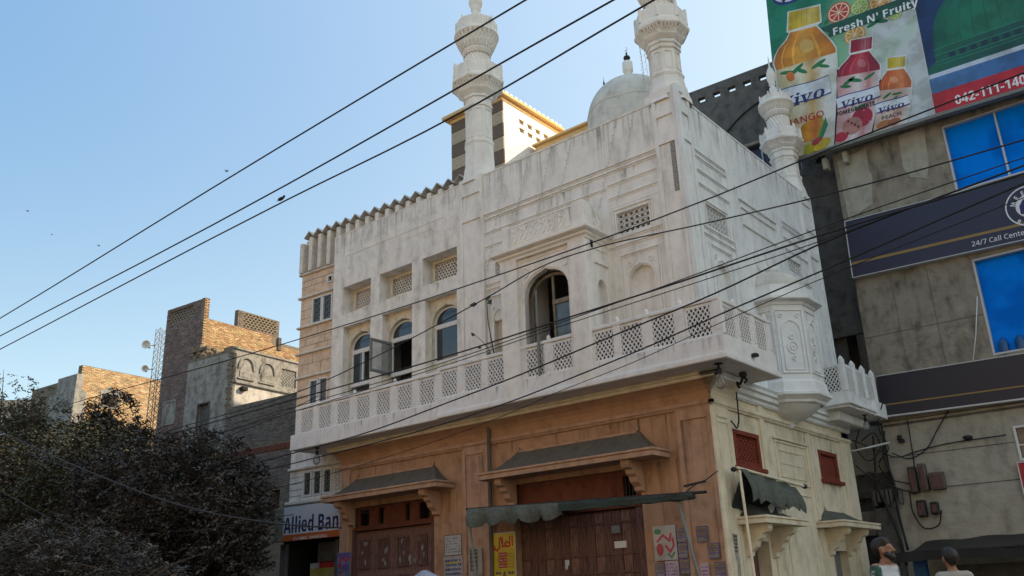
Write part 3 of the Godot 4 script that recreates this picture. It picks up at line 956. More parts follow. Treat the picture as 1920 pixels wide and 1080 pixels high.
	tube(s, seam, 0.014, 5)
	obj("seam", s, M.dome, dm)
	s = mb(true)
	dp = [Vector2(0.6, 12.3), Vector2(0.6, 16.7)]
	for k in range(1, 9):
		var a := PI / 2 * k / 9.0
		dp.append(Vector2(0.6 * cos(a), 16.7 + 0.7 * sin(a)))
	dp.append(Vector2(0.04, 17.4))
	lathe(s, dp, 28, Vector3(-5.85, 0, -6.1))
	var d2 := obj("dome", s, M.dome, mo)
	s = mb(true)
	lathe(s, [Vector2(0.08, 17.38), Vector2(0.04, 18.05), Vector2(0.1, 18.12), Vector2(0.13, 18.2), Vector2(0.05, 18.3), Vector2(0.02, 18.34), Vector2(0.04, 18.4), Vector2(0.012, 18.5), Vector2(0.0, 18.7)], 12, Vector3(-5.85, 0, -6.1))
	obj("finial", s, M.iron, d2)

func shop_doors(gf: Node3D) -> void:
	T = FRONT
	# left double door: fanlight panel with four small openings, panelled leaves below
	var s := mb()
	wall(s, -12.05, -8.55, 3.0, 3.6, -0.24, -0.16, [[-11.81, -11.38, 3.08, 3.53], [-10.99, -10.75, 3.08, 3.53], [-9.86, -9.66, 3.08, 3.55], [-9.3, -8.89, 3.08, 3.53]])
	rect(s, -12.05, -8.55, 2.93, 3.0, -0.24, -0.1, 0.01)
	obj("transom_panel", s, M.red_panel, gf)
	for x in [[-11.81, -11.38], [-10.99, -10.75], [-9.86, -9.66], [-9.3, -8.89]]:
		for k in 3:
			s = mb()
			var xx: float = lerpf(x[0], x[1], (k + 1) / 4.0)
			rect(s, xx - 0.008, xx + 0.008, 3.08, 3.53, -0.22, -0.2)
			obj("window_bar", s, M.iron, gf)
	var xs := [[-12.02, -11.2, -11.81, -11.36], [-11.19, -10.38, -11.03, -10.56], [-10.37, -9.56, -10.24, -9.76], [-9.55, -8.58, -9.41, -9.03]]
	for x in xs:
		s = mb()
		rect(s, x[0], x[1], -0.4, 2.92, -0.3, -0.24, 0.008)
		var leaf := obj("door_leaf", s, M.door_worn, gf)
		s = mb()
		for y in [[1.85, 2.68], [0.75, 1.65], [-0.2, 0.55]]:
			frame(s, x[2], x[3], y[0], y[1], 0.06, -0.245, -0.2, 0.012)
			rect(s, x[2] + 0.1, x[3] - 0.1, y[0] + 0.1, y[1] - 0.1, -0.245, -0.215, 0.012)
		obj("raised_panel", s, M.door, leaf)
	s = mb()
	rect(s, -8.72, -8.56, -0.4, 2.93, -0.24, -0.04, 0.01)
	obj("door_post", s, M.door, gf)
	s = mb()
	rect(s, -12.05, -11.98, -0.4, 2.93, -0.24, -0.1, 0.01)
	obj("door_post", s, M.door, gf)
	for q in [[-11.6, 2.3], [-10.7, 2.35], [-10.05, 2.3], [-9.6, 2.2], [-9.25, 2.3]]:   # patches where the paint has gone
		for k in 5:
			s = mb()
			var p := PackedVector2Array()
			var c := Vector2(q[0] + rng.randf_range(-0.14, 0.14), q[1] + rng.randf_range(-0.4, 0.3))
			for j in 7: p.append(c + Vector2(cos(TAU * j / 7) * 0.035, sin(TAU * j / 7) * 0.085) * rng.randf_range(0.4, 1.4))
			prism(s, p, -0.24, -0.205 + 0.001 * k)
			obj("bare_patch", s, M.plaster_old, gf)
	# right shop: red board above, wide plank door
	s = mb()
	wall(s, -5.75, -1.95, 2.78, 3.62, -0.24, -0.15, [[-2.52, -2.18, 3.03, 3.49]])
	obj("transom_panel", s, M.red_panel, gf)
	for k in 4:
		s = mb()
		rect(s, -2.47 + 0.085 * k, -2.45 + 0.085 * k, 3.03, 3.49, -0.2, -0.18)
		obj("window_bar", s, M.iron, gf)
	s = mb()
	rect(s, -5.75, -1.95, -0.4, 2.78, -0.34, -0.3)
	var d2 := obj("shop_door", s, M.door, gf)
	for k in 15:
		s = mb()
		rect(s, -5.72 + 0.25 * k, -5.72 + 0.25 * k + 0.238, -0.38, 2.74, -0.3, -0.265 + 0.008 * (k % 3), 0.008)
		obj("plank", s, M.door if k % 3 else M.door_worn, d2)
	s = mb()
	for y in [0.2, 1.35, 1.75, 2.45]: rect(s, -5.7, -2.0, y, y + 0.05, -0.262, -0.235, 0.006)
	rect(s, -2.2, -1.97, -0.4, 2.76, -0.26, -0.1, 0.01)
	obj("door_rail", s, M.door, d2)
	s = mb()
	rect(s, -2.95, -2.72, 2.22, 2.4, -0.24, -0.15, 0.02)
	obj("meter_box", s, M.frame_grey, d2)
	s = mb()
	rect(s, -2.93, -2.6, 1.9, 2.05, -0.244, -0.23)
	obj("notice", s, M.sign_white, d2)
	s = mb()
	rect(s, -4.36, -4.24, 1.58, 1.72, -0.24, -0.19, 0.02)
	ball(s, Vector3(-4.3, 1.54, -0.18), Vector3(0.05, 0.06, 0.03), 8)
	obj("padlock", s, M.alu, d2)

func streaks(s: SurfaceTool, x0: float, x1: float, y: float, n: int, most: float, z: float) -> void:   # narrow runs of dirt below an edge
	for k in n:
		var x := rng.randf_range(x0, x1)
		var w := rng.randf_range(0.012, 0.05)
		var L := most * rng.randf_range(0.2, 1.0)
		var d := rng.randf_range(-0.03, 0.03)
		var zz := z + 0.00005 * k
		quad(s, Vector3(x - w, y, zz), Vector3(x - w * 0.7 + d * 0.5, y - L * 0.5, zz), Vector3(x + w * 0.7 + d * 0.5, y - L * 0.5, zz), Vector3(x + w, y, zz))
		tri(s, Vector3(x - w * 0.7 + d * 0.5, y - L * 0.5, zz), Vector3(x + d, y - L, zz), Vector3(x + w * 0.7 + d * 0.5, y - L * 0.5, zz))

func grime(s: SurfaceTool, parent: Node3D) -> void:
	obj("rain_streaks", s, M.grime, parent).set_meta("kind", "stuff")

func weather(mo: Node3D, gf: Node3D, gs: Node3D) -> void:
	T = FRONT
	var s := mb()
	streaks(s, -13.1, -7.5, 12.64, 34, 1.1, 0.004)
	streaks(s, -13.1, -7.5, 9.42, 14, 0.05, 0.004)
	for h in [[-12.7, -11.33], [-10.92, -9.45], [-9.0, -7.56]]: streaks(s, h[0], h[1], 9.79, 9, 0.4, 0.005)
	streaks(s, -6.3, -0.7, 12.63, 40, 1.2, 0.004)
	streaks(s, -6.3, -0.7, 11.16, 24, 0.7, 0.006)
	streaks(s, -2.2, -0.8, 9.36, 8, 0.5, 0.007)
	streaks(s, -5.0, -2.5, 10.18, 12, 0.5, 0.873)
	streaks(s, -12.8, -7.5, 5.9, 26, 0.4, 0.927)
	streaks(s, -7.4, 0.9, 5.98, 40, 0.34, 0.933)
	grime(s, mo)
	s = mb()
	streaks(s, -12.0, -0.9, 4.73, 40, 0.9, 0.004)
	streaks(s, -8.5, -7.45, 3.7, 8, 1.6, 0.005)
	streaks(s, -1.9, -0.9, 3.7, 10, 1.6, 0.005)
	streaks(s, -0.8, -0.05, 4.5, 8, 2.0, 0.06)
	streaks(s, -7.3, -6.6, 4.5, 8, 2.0, 0.095)
	grime(s, gf)
	T = SIDE
	s = mb()
	streaks(s, 0.5, 7.4, 12.62, 46, 1.3, 0.004)
	streaks(s, 0.6, 7.4, 11.1, 20, 0.8, 0.004)
	streaks(s, 0.6, 2.2, 9.3, 8, 0.6, 0.008)
	streaks(s, 5.8, 7.2, 9.45, 8, 0.7, 0.008)
	grime(s, mo)
	s = mb()
	streaks(s, 0.75, 7.5, 4.72, 34, 0.9, 0.004)
	streaks(s, 0.9, 2.3, 3.4, 8, 0.7, 0.005)
	streaks(s, 5.9, 7.2, 3.48, 8, 0.7, 0.005)
	grime(s, gs)
	T = FRONT

func annex(mo: Node3D) -> void:
	T = FRONT
	var rec := [[-12.7, -11.33, 9.8, 10.75], [-10.92, -9.45, 9.82, 10.74], [-9.0, -7.56, 9.83, 10.73]]
	var s := mb()
	wall(s, -13.2, -7.36, 9.37, 12.66, -0.45, 0.0, rec)
	var an := obj("annex_wall", s, M.white_worn, mo)
	s = mb()
	for k in 4:
		var x: Array = [[-13.2, -12.62], [-11.32, -10.77], [-9.45, -8.88], [-7.6, -7.36]][k]
		rect(s, x[0], x[1], 5.9, 9.37, -0.45, 0.0, 0.012)
	obj("pier", s, M.white_worn, an)
	s = mb()
	rect(s, -12.6, -8.1, 11.83, 11.85, -0.01, 0.012)
	rect(s, -10.1, -8.6, 11.6, 11.615, -0.01, 0.008)
	obj("plaster_joint", s, M.white_worn, an)
	var jal := [[-12.62, -11.42], [-10.86, -9.52], [-8.98, -7.62]]
	for k in 3:
		s = mb()
		var j: Array = jal[k]
		var h: Array = rec[k]
		wall(s, h[0] - 0.05, h[1] + 0.05, h[2] - 0.05, h[3] + 0.05, -0.5, -0.42, [[j[0] + 0.12, j[1] - 0.1, 10.06, 10.62]])
		frame(s, j[0] + 0.04, j[1] - 0.02, 9.98, 10.7, 0.08, -0.42, -0.39, 0.01)
		var f := obj("window_frame", s, M.infill, an)
		s = mb()
		comb(s, j[0] + 0.12, j[1] - 0.1, 10.06, 10.62, 9, 6, -0.5, -0.45)
		obj("stone_screen", s, M.white_worn, f)
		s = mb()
		rect(s, j[0], j[1], 9.95, 10.74, -0.62, -0.58)  # added board, the dimness of the room is in its colour
		obj("void_shade_board", s, M.hole_shade, f)
	var arches := [[-12.06, 0.62], [-10.14, 0.63], [-8.23, 0.66]]
	var bays := [[-12.62, -11.32], [-10.77, -9.45], [-8.88, -7.6]]
	for k in 3:
		var cx: float = (bays[k][0] + bays[k][1]) / 2
		var hw: float = (bays[k][1] - bays[k][0]) / 2 - 0.06
		s = mb()
		spandrel(s, cx, hw, bays[k][0], bays[k][1], 8.5, 9.13, 9.37, -0.42, -0.22, 0.02)
		rect(s, bays[k][0], bays[k][0] + 0.06, 5.9, 8.5, -0.42, -0.22)
		rect(s, bays[k][1] - 0.06, bays[k][1], 5.9, 8.5, -0.42, -0.22)
		if k == 2: rect(s, cx - hw, cx + hw, 5.9, 7.4, -0.42, -0.24)
		var inf := obj("arched_infill", s, M.infill, an)
		s = mb()
		rect(s, cx - hw, cx + hw, 8.48, 8.62, -0.4, -0.33, 0.01)
		rect(s, cx - hw, cx - hw + 0.07, 7.4, 8.48, -0.4, -0.33, 0.008)
		rect(s, cx + hw - 0.07, cx + hw, 7.4, 8.48, -0.4, -0.33, 0.008)
		rect(s, cx - hw, cx + hw, 7.4, 7.52, -0.4, -0.3, 0.01)
		var p := []
		for q in arch_line(cx, hw - 0.03, 8.6, 9.08): p.append(q)
		ribbon(s, p, 0.06, -0.4, -0.34)
		var wf := obj("window", s, M.frame_white, an)
		s = mb()
		lunette(s, cx, hw - 0.03, 8.6, 9.1, -0.385, -0.37)
		obj("lunette_pane", s, M.glass, wf)
		if k == 2:
			s = mb()
			rect(s, cx - hw + 0.06, cx + hw - 0.06, 7.5, 8.5, -0.385, -0.37)
			obj("pane", s, M.glass, wf)
		if k == 0:
			s = mb()
			rect(s, cx - hw + 0.06, cx - 0.08, 7.5, 8.5, -0.385, -0.37)
			obj("pane", s, M.glass, wf)
			s = mb()
			rect(s, cx - 0.1, cx - 0.03, 7.5, 8.5, -0.4, -0.34, 0.01)
			obj("mullion", s, M.frame_white, wf)
		if k == 1:   # casement swung out over the balcony
			var keep := T
			T = T * Transform3D(Basis(Vector3(0, 0, 1), Vector3(0, 1, 0), Vector3(-1, 0, 0)), Vector3(cx - hw + 0.03, 0, -0.35))
			s = mb()
			frame(s, 0.0, 0.9, 7.46, 8.5, 0.085, -0.03, 0.03, 0.008)
			var leaf := obj("open_casement", s, M.frame_grey, wf)
			s = mb()
			rect(s, 0.085, 0.815, 7.545, 8.415, -0.004, 0.004)
			obj("pane", s, M.pane, leaf)
			T = keep
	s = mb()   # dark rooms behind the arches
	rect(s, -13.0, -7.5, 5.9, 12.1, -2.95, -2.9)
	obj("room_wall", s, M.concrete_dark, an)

func main_front(mo: Node3D) -> void:
	T = FRONT
	var s := mb()
	wall(s, -7.36, -0.4, 5.9, 12.65, -0.4, 0.0, [[-4.6, -2.9, 5.9, 9.2], [-2.0, -1.06, 9.41, 9.98], [-6.1, -5.86, 9.41, 9.79], [-1.79, -1.07, 6.4, 8.49], [-6.22, -5.86, 6.4, 8.1]])
	spandrel(s, -1.43, 0.36, -1.79, -1.07, 8.08, 8.44, 8.49, -0.4, -0.003, 0.03)
	var w := obj("front_wall", s, M.white, mo)
	s = mb()
	rect(s, -1.85, -1.0, 6.3, 8.6, -0.3, -0.14)
	obj("niche_back", s, M.white, w)
	s = mb()
	rect(s, -6.3, -5.8, 6.3, 8.2, -0.3, -0.14)
	obj("niche_back", s, M.infill, w)
	s = mb()
	pilaster_panel(s, -7.36, -6.45, 5.9, 12.72, [[6.6, 11.33], [11.66, 12.16]], 0.09)
	obj("pilaster", s, M.white, w)
	s = mb()
	pilaster_panel(s, -0.66, 0.0, 5.9, 12.9, [[6.6, 11.36], [11.7, 12.12], [12.36, 12.7]], 0.11)
	var cp := obj("pilaster", s, M.white, w)
	s = mb()
	rect(s, -0.26, -0.112, 10.02, 11.35, 0.05, 0.085, 0.01)
	obj("broken_render", s, M.stone_chip, cp)
	s = mb()   # back of the minaret bases above the roof
	rect(s, -7.4, -6.45, 12.3, 12.72, -0.9, -0.02)
	rect(s, -0.9, -0.006, 12.3, 12.9, -0.9, -0.02)
	obj("minaret_plinth", s, M.white, w)
	s = mb()
	ledge_lines(s, -6.44, -0.67, [11.35, 11.2], 0.04)
	ledge_lines(s, -6.44, -2.25, [10.78], 0.03)
	ledge_lines(s, -2.2, -0.75, [10.83, 10.45], 0.03)
	ledge_lines(s, -6.44, -5.15, [10.36, 9.95, 9.2, 9.05], 0.03)
	ledge_lines(s, -2.3, -0.75, [9.3, 9.1], 0.035)
	rect(s, -2.27, -2.22, 11.4, 12.64, -0.01, 0.02)
	frame(s, -2.12, -0.94, 9.32, 10.12, 0.04, -0.01, 0.035, 0.006)
	frame(s, -2.04, -1.02, 9.37, 10.02, 0.035, -0.01, 0.02)
	frame(s, -2.2, -0.7, 6.0, 10.2, 0.02, -0.01, 0.012)
	obj("moulding", s, M.white, w)
	s = mb()
	niche_relief(s, -1.43, 0.38, 6.2, 8.1, 8.5, 8.86)
	niche_relief(s, -6.0, 0.2, 6.2, 8.1, 8.4, 8.86)
	obj("niche_frame", s, M.white, w)
	s = mb()
	pierced(s, -2.0, -1.06, 9.41, 9.98, 6, 4, -0.13, -0.05, 0.74)
	obj("stone_screen", s, M.white, w)
	s = mb()
	pierced(s, -6.1, -5.86, 9.41, 9.79, 2, 3, -0.13, -0.05, 0.68)
	obj("stone_screen", s, M.white, w)
	s = mb()
	sweep(s, [Vector2(-6.4, 0), Vector2(-0.7, 0)], [Vector2(-0.4, 12.64), Vector2(0.02, 12.64), Vector2(0.02, 12.69), Vector2(-0.4, 12.69)])
	sweep(s, [Vector2(-13.2, 0), Vector2(-7.36, 0)], [Vector2(-0.45, 12.655), Vector2(0.012, 12.655), Vector2(0.012, 12.69), Vector2(-0.45, 12.69)])
	obj("coping", s, M.white_worn, w)

func bay_window(mo: Node3D) -> void:
	T = FRONT
	var s := mb()
	var cx := -3.7
	var hw := 0.7
	spandrel(s, cx, hw, -4.56, -2.9, 8.05, 8.7, 9.2, 0.72, 0.88, 0.05)
	rect(s, -4.56, cx - hw, 5.5, 8.05, 0.72, 0.88)
	rect(s, cx + hw, -2.9, 5.5, 8.05, 0.72, 0.88)
	rect(s, -5.1, -2.38, 9.0, 9.2, 0.0, 0.72)
	var b := obj("bay_front", s, M.white, mo)
	s = mb()
	rect(s, -5.1, -4.56, 5.47, 9.2, 0.6, 0.985, 0.012)
	rect(s, -2.9, -2.38, 5.47, 9.2, 0.6, 0.985, 0.012)
	obj("pier", s, M.white, b)
	# flank with a blind niche
	T = Transform3D(Basis(Vector3(0, 0, -1), Vector3(0, 1, 0), Vector3(1, 0, 0)), Vector3(-2.4, 0, 0))
	s = mb()
	wall(s, -0.62, 0.0, 5.9, 9.2, -0.2, 0.0, [[-0.47, -0.1, 6.3, 8.35]])
	rect(s, -0.5, -0.05, 6.2, 8.4, -0.3, -0.17)
	spandrel(s, -0.285, 0.185, -0.47, -0.1, 8.0, 8.24, 8.35, -0.19, -0.002, 0.03)
	rect(s, -0.6, 0.0, 8.62, 8.75, -0.01, 0.05, 0.01)
	obj("bay_flank", s, M.white, b)
	T = FRONT
	s = mb()
	rect(s, -5.1, -4.95, 5.9, 9.2, 0.0, 0.6)
	obj("bay_flank", s, M.white, b)
	s = mb()
	frame(s, -4.5, -2.96, 5.9, 9.12, 0.03, 0.87, 0.9)
	var al := []
	for q in arch_line(cx, hw + 0.06, 8.05, 8.76, 18, 0.06): al.append(q)
	ribbon(s, al, 0.04, 0.87, 0.905)
	for sg in [-1, 1]:   # small crescents in the spandrels
		var pts := []
		for k in 9:
			var a := -2.2 + 4.0 * k / 8.0
			pts.append(Vector2(cx + sg * 0.62 + 0.1 * cos(a), 8.78 + 0.12 * sin(a)))
		ribbon(s, pts, 0.025, 0.87, 0.905)
	obj("arch_trim", s, M.white, b)
	s = mb()
	sweep(s, [Vector2(-5.1, 0), Vector2(-5.1, 0.95), Vector2(-2.38, 0.95), Vector2(-2.38, 0)], [Vector2(-0.3, 9.18), Vector2(0.03, 9.18), Vector2(0.04, 9.24), Vector2(0.1, 9.28), Vector2(0.1, 9.33), Vector2(0.2, 9.37), Vector2(0.22, 9.39), Vector2(0.22, 9.44), Vector2(0.0, 9.5), Vector2(-0.3, 9.5)])
	obj("cornice", s, M.white, b)
	s = mb()
	sweep(s, [Vector2(-5.02, 0), Vector2(-5.02, 0.87), Vector2(-2.44, 0.87), Vector2(-2.44, 0)], [Vector2(-0.16, 9.5), Vector2(0.0, 9.5), Vector2(0.0, 10.2), Vector2(-0.02, 10.22), Vector2(-0.16, 10.22)])
	rect(s, -2.76, -2.4, 9.5, 10.24, 0.5, 0.91, 0.012)
	rect(s, -5.06, -4.86, 9.5, 10.24, 0.6, 0.91, 0.012)
	rect(s, -5.0, -2.5, 9.48, 9.52, 0.0, 0.8)
	obj("parapet", s, M.white, b)
	s = mb()
	for k in 6:   # pairs of interlaced half-hexagons
		var x := -4.66 + 0.31 * k
		ribbon(s, [Vector2(x - 0.12, 10.14), Vector2(x - 0.05, 10.02), Vector2(x + 0.06, 10.0), Vector2(x + 0.13, 9.88), Vector2(x + 0.06, 9.76), Vector2(x - 0.03, 9.72)], 0.03, 0.86, 0.895)
		ribbon(s, [Vector2(x + 0.13, 10.12), Vector2(x + 0.08, 10.03)], 0.03, 0.86, 0.893)
		ribbon(s, [Vector2(x - 0.14, 9.72), Vector2(x - 0.08, 9.84), Vector2(x - 0.02, 9.9)], 0.03, 0.86, 0.891)
	frame(s, -4.84, -2.78, 9.66, 10.19, 0.025, 0.86, 0.885)
	var keep := T
	T = Transform3D(Basis(Vector3(0, 0, -1), Vector3(0, 1, 0), Vector3(1, 0, 0)), Vector3(-2.44, 0, 0))
	for k in 2:
		var x := -0.36 + 0.22 * k
		ribbon(s, [Vector2(x - 0.08, 10.1), Vector2(x - 0.03, 10.0), Vector2(x + 0.05, 9.92), Vector2(x - 0.03, 9.8), Vector2(x - 0.08, 9.72)], 0.028, -0.01, 0.025)
	T = keep
	obj("relief", s, M.white, b)
	# window
	s = mb()
	var p := []
	p.append(Vector2(cx - hw + 0.03, 6.0))
	for q in arch_line(cx, hw - 0.03, 8.05, 8.66): p.append(q)
	p.append(Vector2(cx + hw - 0.03, 6.0))
	ribbon(s, p, 0.07, 0.52, 0.6)
	rect(s, cx - 0.04, cx + hw - 0.06, 7.84, 7.96, 0.53, 0.6, 0.01)
	rect(s, cx - 0.03, cx + 0.03, 6.0, 8.62, 0.53, 0.59, 0.008)
	var wf := obj("window", s, M.concrete, b)
	s = mb()
	rect(s, cx + 0.03, cx + hw - 0.06, 6.0, 7.84, 0.55, 0.56)
	obj("pane", s, M.pane, wf)
	T = T * Transform3D(Basis(Vector3.UP, -0.85), Vector3(cx - hw + 0.05, 0, 0.52))
	s = mb()
	frame(s, 0.0, 0.62, 6.0, 8.2, 0.055, -0.025, 0.025, 0.008)
	for y in [6.7, 7.4]: rect(s, 0.05, 0.57, y, y + 0.05, -0.022, 0.022)
	var leaf := obj("open_casement", s, M.frame_grey, wf)
	s = mb()
	rect(s, 0.05, 0.57, 6.05, 8.15, -0.004, 0.004)
	obj("pane", s, M.glass, leaf)
	T = FRONT

func side_upper(mo: Node3D) -> void:
	T = SIDE
	var s := mb()
	wall(s, 0.0, 8.3, 5.3, 12.65, -0.4, 0.0, [[0.95, 2.06, 9.37, 9.97], [5.83, 6.82, 9.5, 9.92], [1.1, 1.84, 6.4, 8.52]])
	spandrel(s, 1.47, 0.37, 1.1, 1.84, 8.08, 8.46, 8.52, -0.4, -0.003, 0.03)
	var w := obj("side_wall", s, M.white_side, mo)
	s = mb()
	rect(s, 1.0, 1.95, 6.3, 8.6, -0.3, -0.13)
	obj("niche_back", s, M.white_side, w)
	s = mb()
	pilaster_panel(s, -0.11, 0.48, 5.9, 12.9, [[6.6, 11.36], [11.7, 12.12], [12.36, 12.7]], 0.11)
	obj("pilaster", s, M.white_side, w)
	s = mb()
	rect(s, 2.32, 2.6, 5.5, 12.64, -0.01, 0.05, 0.01)
	obj("pilaster", s, M.white_side, w)
	s = mb()
	pilaster_panel(s, 7.45, 8.35, 5.5, 12.64, [[6.0, 10.4], [10.65, 11.3], [11.55, 12.2]], 0.07)
	obj("pilaster", s, M.white_side, w)
	s = mb()
	ledge_lines(s, 0.5, 2.31, [11.35, 11.18, 10.8, 10.42], 0.035)
	ledge_lines(s, 0.5, 2.31, [9.28, 9.08], 0.035)
	frame(s, 0.86, 2.15, 9.3, 10.05, 0.035, -0.01, 0.03, 0.006)
	# large blind frame in the middle
	rect(s, 2.93, 5.32, 10.74, 10.8, -0.01, 0.06, 0.01)
	rect(s, 5.26, 5.32, 7.2, 10.74, -0.01, 0.05, 0.01)
	rect(s, 3.0, 5.2, 10.52, 10.57, -0.01, 0.05, 0.01)
	rect(s, 5.14, 5.19, 7.2, 10.52, -0.01, 0.04, 0.01)
	rect(s, 3.02, 5.1, 10.02, 10.07, -0.01, 0.05, 0.01)
	ledge_lines(s, 5.75, 7.4, [11.0, 10.85, 10.5, 10.15], 0.035)
	ledge_lines(s, 5.75, 7.4, [9.35], 0.03)
	obj("moulding", s, M.white_side, w)
	s = mb()
	niche_relief(s, 1.47, 0.4, 6.2, 8.1, 8.56, 8.9)
	ribbon(s, [Vector2(3.5, 9.6), Vector2(3.42, 9.3), Vector2(3.55, 9.0), Vector2(3.78, 8.9)], 0.03, -0.01, 0.03)
	ribbon(s, [Vector2(4.3, 9.75), Vector2(4.16, 9.6), Vector2(4.25, 9.3), Vector2(4.35, 9.1), Vector2(4.1, 8.85), Vector2(3.8, 8.8)], 0.035, -0.01, 0.032)
	ribbon(s, [Vector2(4.75, 9.3), Vector2(4.72, 9.05)], 0.03, -0.01, 0.03)
	ribbon(s, [Vector2(4.85, 9.3), Vector2(4.82, 9.05)], 0.03, -0.01, 0.03)
	obj("niche_frame", s, M.white_side, w)
	s = mb()
	pierced(s, 0.95, 2.06, 9.37, 9.97, 7, 4, -0.13, -0.05, 0.76)
	obj("stone_screen", s, M.white_side, w)
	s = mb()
	rect(s, 0.9, 2.1, 9.3, 10.05, -0.45, -0.42)  # boards added behind the screens, their black stands for shade in the holes
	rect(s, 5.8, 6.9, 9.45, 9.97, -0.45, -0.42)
	obj("screen_shade_board", s, M.hole_shade, w)
	s = mb()
	pierced(s, 5.83, 6.82, 9.5, 9.92, 6, 3, -0.13, -0.05, 0.76)
	obj("stone_screen", s, M.white_side, w)
	s = mb()
	rect(s, 0.5, 8.3, 12.64, 12.69, -0.4, 0.02)
	rect(s, 2.85, 2.88, 11.6, 12.64, -0.01, 0.02)
	obj("coping", s, M.white_side, w)

func oriel(mo: Node3D) -> void:   # half-octagon bay on the lane side
	T = FRONT
	var zc := -4.21
	var p8 := PI / 8
	var k8 := 1.0 / cos(p8)
	var c := Vector3(0, 0, zc)
	var s := mb()
	lathe(s, [Vector2(1.02 * k8, 5.42), Vector2(1.0 * k8, 5.5), Vector2(0.98 * k8, 5.74), Vector2(0.94 * k8, 5.8), Vector2(0.94 * k8, 7.76)], 8, c, p8)
	var o := obj("oriel", s, M.white_side, mo)
	s = mb(true)
	lathe(s, [Vector2(0.08, 4.72), Vector2(0.16, 4.8), Vector2(0.13, 4.86), Vector2(0.3, 4.9), Vector2(0.55, 5.0), Vector2(0.74, 5.12), Vector2(0.86, 5.24)], 32, c)
	obj("bowl", s, M.white_side, o)
	s = mb()
	lathe(s, [Vector2(0.84 * k8, 5.22), Vector2(0.9 * k8, 5.24), Vector2(0.92 * k8, 5.3), Vector2(1.0 * k8, 5.36), Vector2(1.06 * k8, 5.4), Vector2(1.06 * k8, 5.47), Vector2(1.0 * k8, 5.5)], 8, c, p8)
	obj("base_moulding", s, M.white_side, o)
	s = mb()
	lathe(s, [Vector2(0.94 * k8, 7.74), Vector2(0.98 * k8, 7.76), Vector2(1.0 * k8, 7.82), Vector2(1.16 * k8, 7.86), Vector2(1.17 * k8, 7.88), Vector2(1.17 * k8, 7.95), Vector2(1.0 * k8, 8.0), Vector2(0.95 * k8, 8.0), Vector2(0.95 * k8, 8.32), Vector2(0.9 * k8, 8.34)], 8, c, p8)
	obj("cornice", s, M.white_side, o)
	s = mb(true)
	var dp := []
	for k in 11:
		var a := PI / 2 * k / 10.0
		dp.append(Vector2(0.93 * cos(a) + 0.02, 8.3 + 0.62 * sin(a)))
	lathe(s, dp, 32, c)
	obj("half_dome", s, M.dome, o)
	s = mb(true)
	lathe(s, [Vector2(0.1, 8.86), Vector2(0.13, 8.95), Vector2(0.18, 9.0), Vector2(0.18, 9.06), Vector2(0.0, 9.08)], 14, c + Vector3(0.12, 0, 0))
	obj("finial", s, M.white_side, o)
	for k in 3:
		var a := k * PI / 4
		T = Transform3D(Basis(Vector3.UP, a), c + Vector3(sin(a), 0, cos(a)) * 0.945)
		s = mb()
		var hw := 0.36
		frame(s, -hw, hw, 5.95, 7.62, 0.028, -0.01, 0.03, 0.005)
		var p := [Vector2(-0.25, 6.05)]
		for q in arch_line(0, 0.25, 7.0, 7.32, 14, 0.02): p.append(q)
		p.append(Vector2(0.25, 6.05))
		ribbon(s, p, 0.022, -0.01, 0.024)
		rect(s, -0.25, 0.25, 6.03, 6.055, -0.01, 0.02)
		for x in [-0.22, 0.22]:
			annulus(s, Vector2(x, 7.46), Vector2(0.06, 0.06), Vector2(0.035, 0.035), 10, -0.01, 0.022)
		annulus(s, Vector2(0, 6.62), Vector2(0.15, 0.17), Vector2(0.11, 0.13), 12, -0.01, 0.022)
		annulus(s, Vector2(0, 6.62), Vector2(0.08, 0.09), Vector2(0.02, 0.02), 6, -0.01, 0.03)
		annulus(s, Vector2(0, 6.9), Vector2(0.075, 0.085), Vector2(0.03, 0.03), 6, -0.01, 0.026)
		annulus(s, Vector2(0, 6.35), Vector2(0.07, 0.09), Vector2(0.03, 0.04), 4, -0.01, 0.026)
		obj("relief", s, M.white_side, o)
	T = FRONT

func side_balcony(mo: Node3D, knob: Mesh) -> void:
	T = FRONT
	var path := [Vector2(0, -6.15), Vector2(0.0005, -6.15), Vector2(0.0005, -8.9)]
	var s := mb()
	sweep(s, [Vector2(0, -7.2), Vector2(0, -7.2001), Vector2(0, -8.3)], [Vector2(-0.02, 5.46), Vector2(0.9, 5.46), Vector2(0.93, 5.48), Vector2(0.93, 5.52), Vector2(0.98, 5.54), Vector2(0.98, 5.6), Vector2(0.9, 5.63), Vector2(0.9, 5.9), Vector2(0, 5.9)])
	bx(s, Vector3(0, 5.463, -7.2), Vector3(0.899, 5.9, -6.3))
	bx(s, Vector3(0, 5.53, -7.2), Vector3(0.98, 5.6, -6.2), 0.012)
	bx(s, Vector3(0, 5.46, -9.2), Vector3(0.98, 5.9, -8.3), 0.012)
	bx(s, Vector3(0, 5.2, -8.9), Vector3(0.5, 5.46, -6.6), 0.03)
	var b := obj("side_balcony", s, M.white_side, mo)
	var pa := make_panel(0.66, 0.82, M.white_side, 5, 5, 0.52, 0.7)
	s = mb()
	rect(s, -0.08, 0.08, 0.0, 0.9, -0.1, 0.02, 0.01)
	s.generate_normals()
	s.set_material(M.white_side)
	var post := s.commit()
	rail_run(b, [6.78, 7.57, 8.35], [6.35, 7.17, 7.96, 8.75], [6.35, 7.17, 7.96, 8.75], 5.9, 0.9, pa, post, knob, SIDE)
	rail_run(b, [0.47], [], [], 5.9, -6.32, pa, post, knob, Transform3D())
	T = FRONT

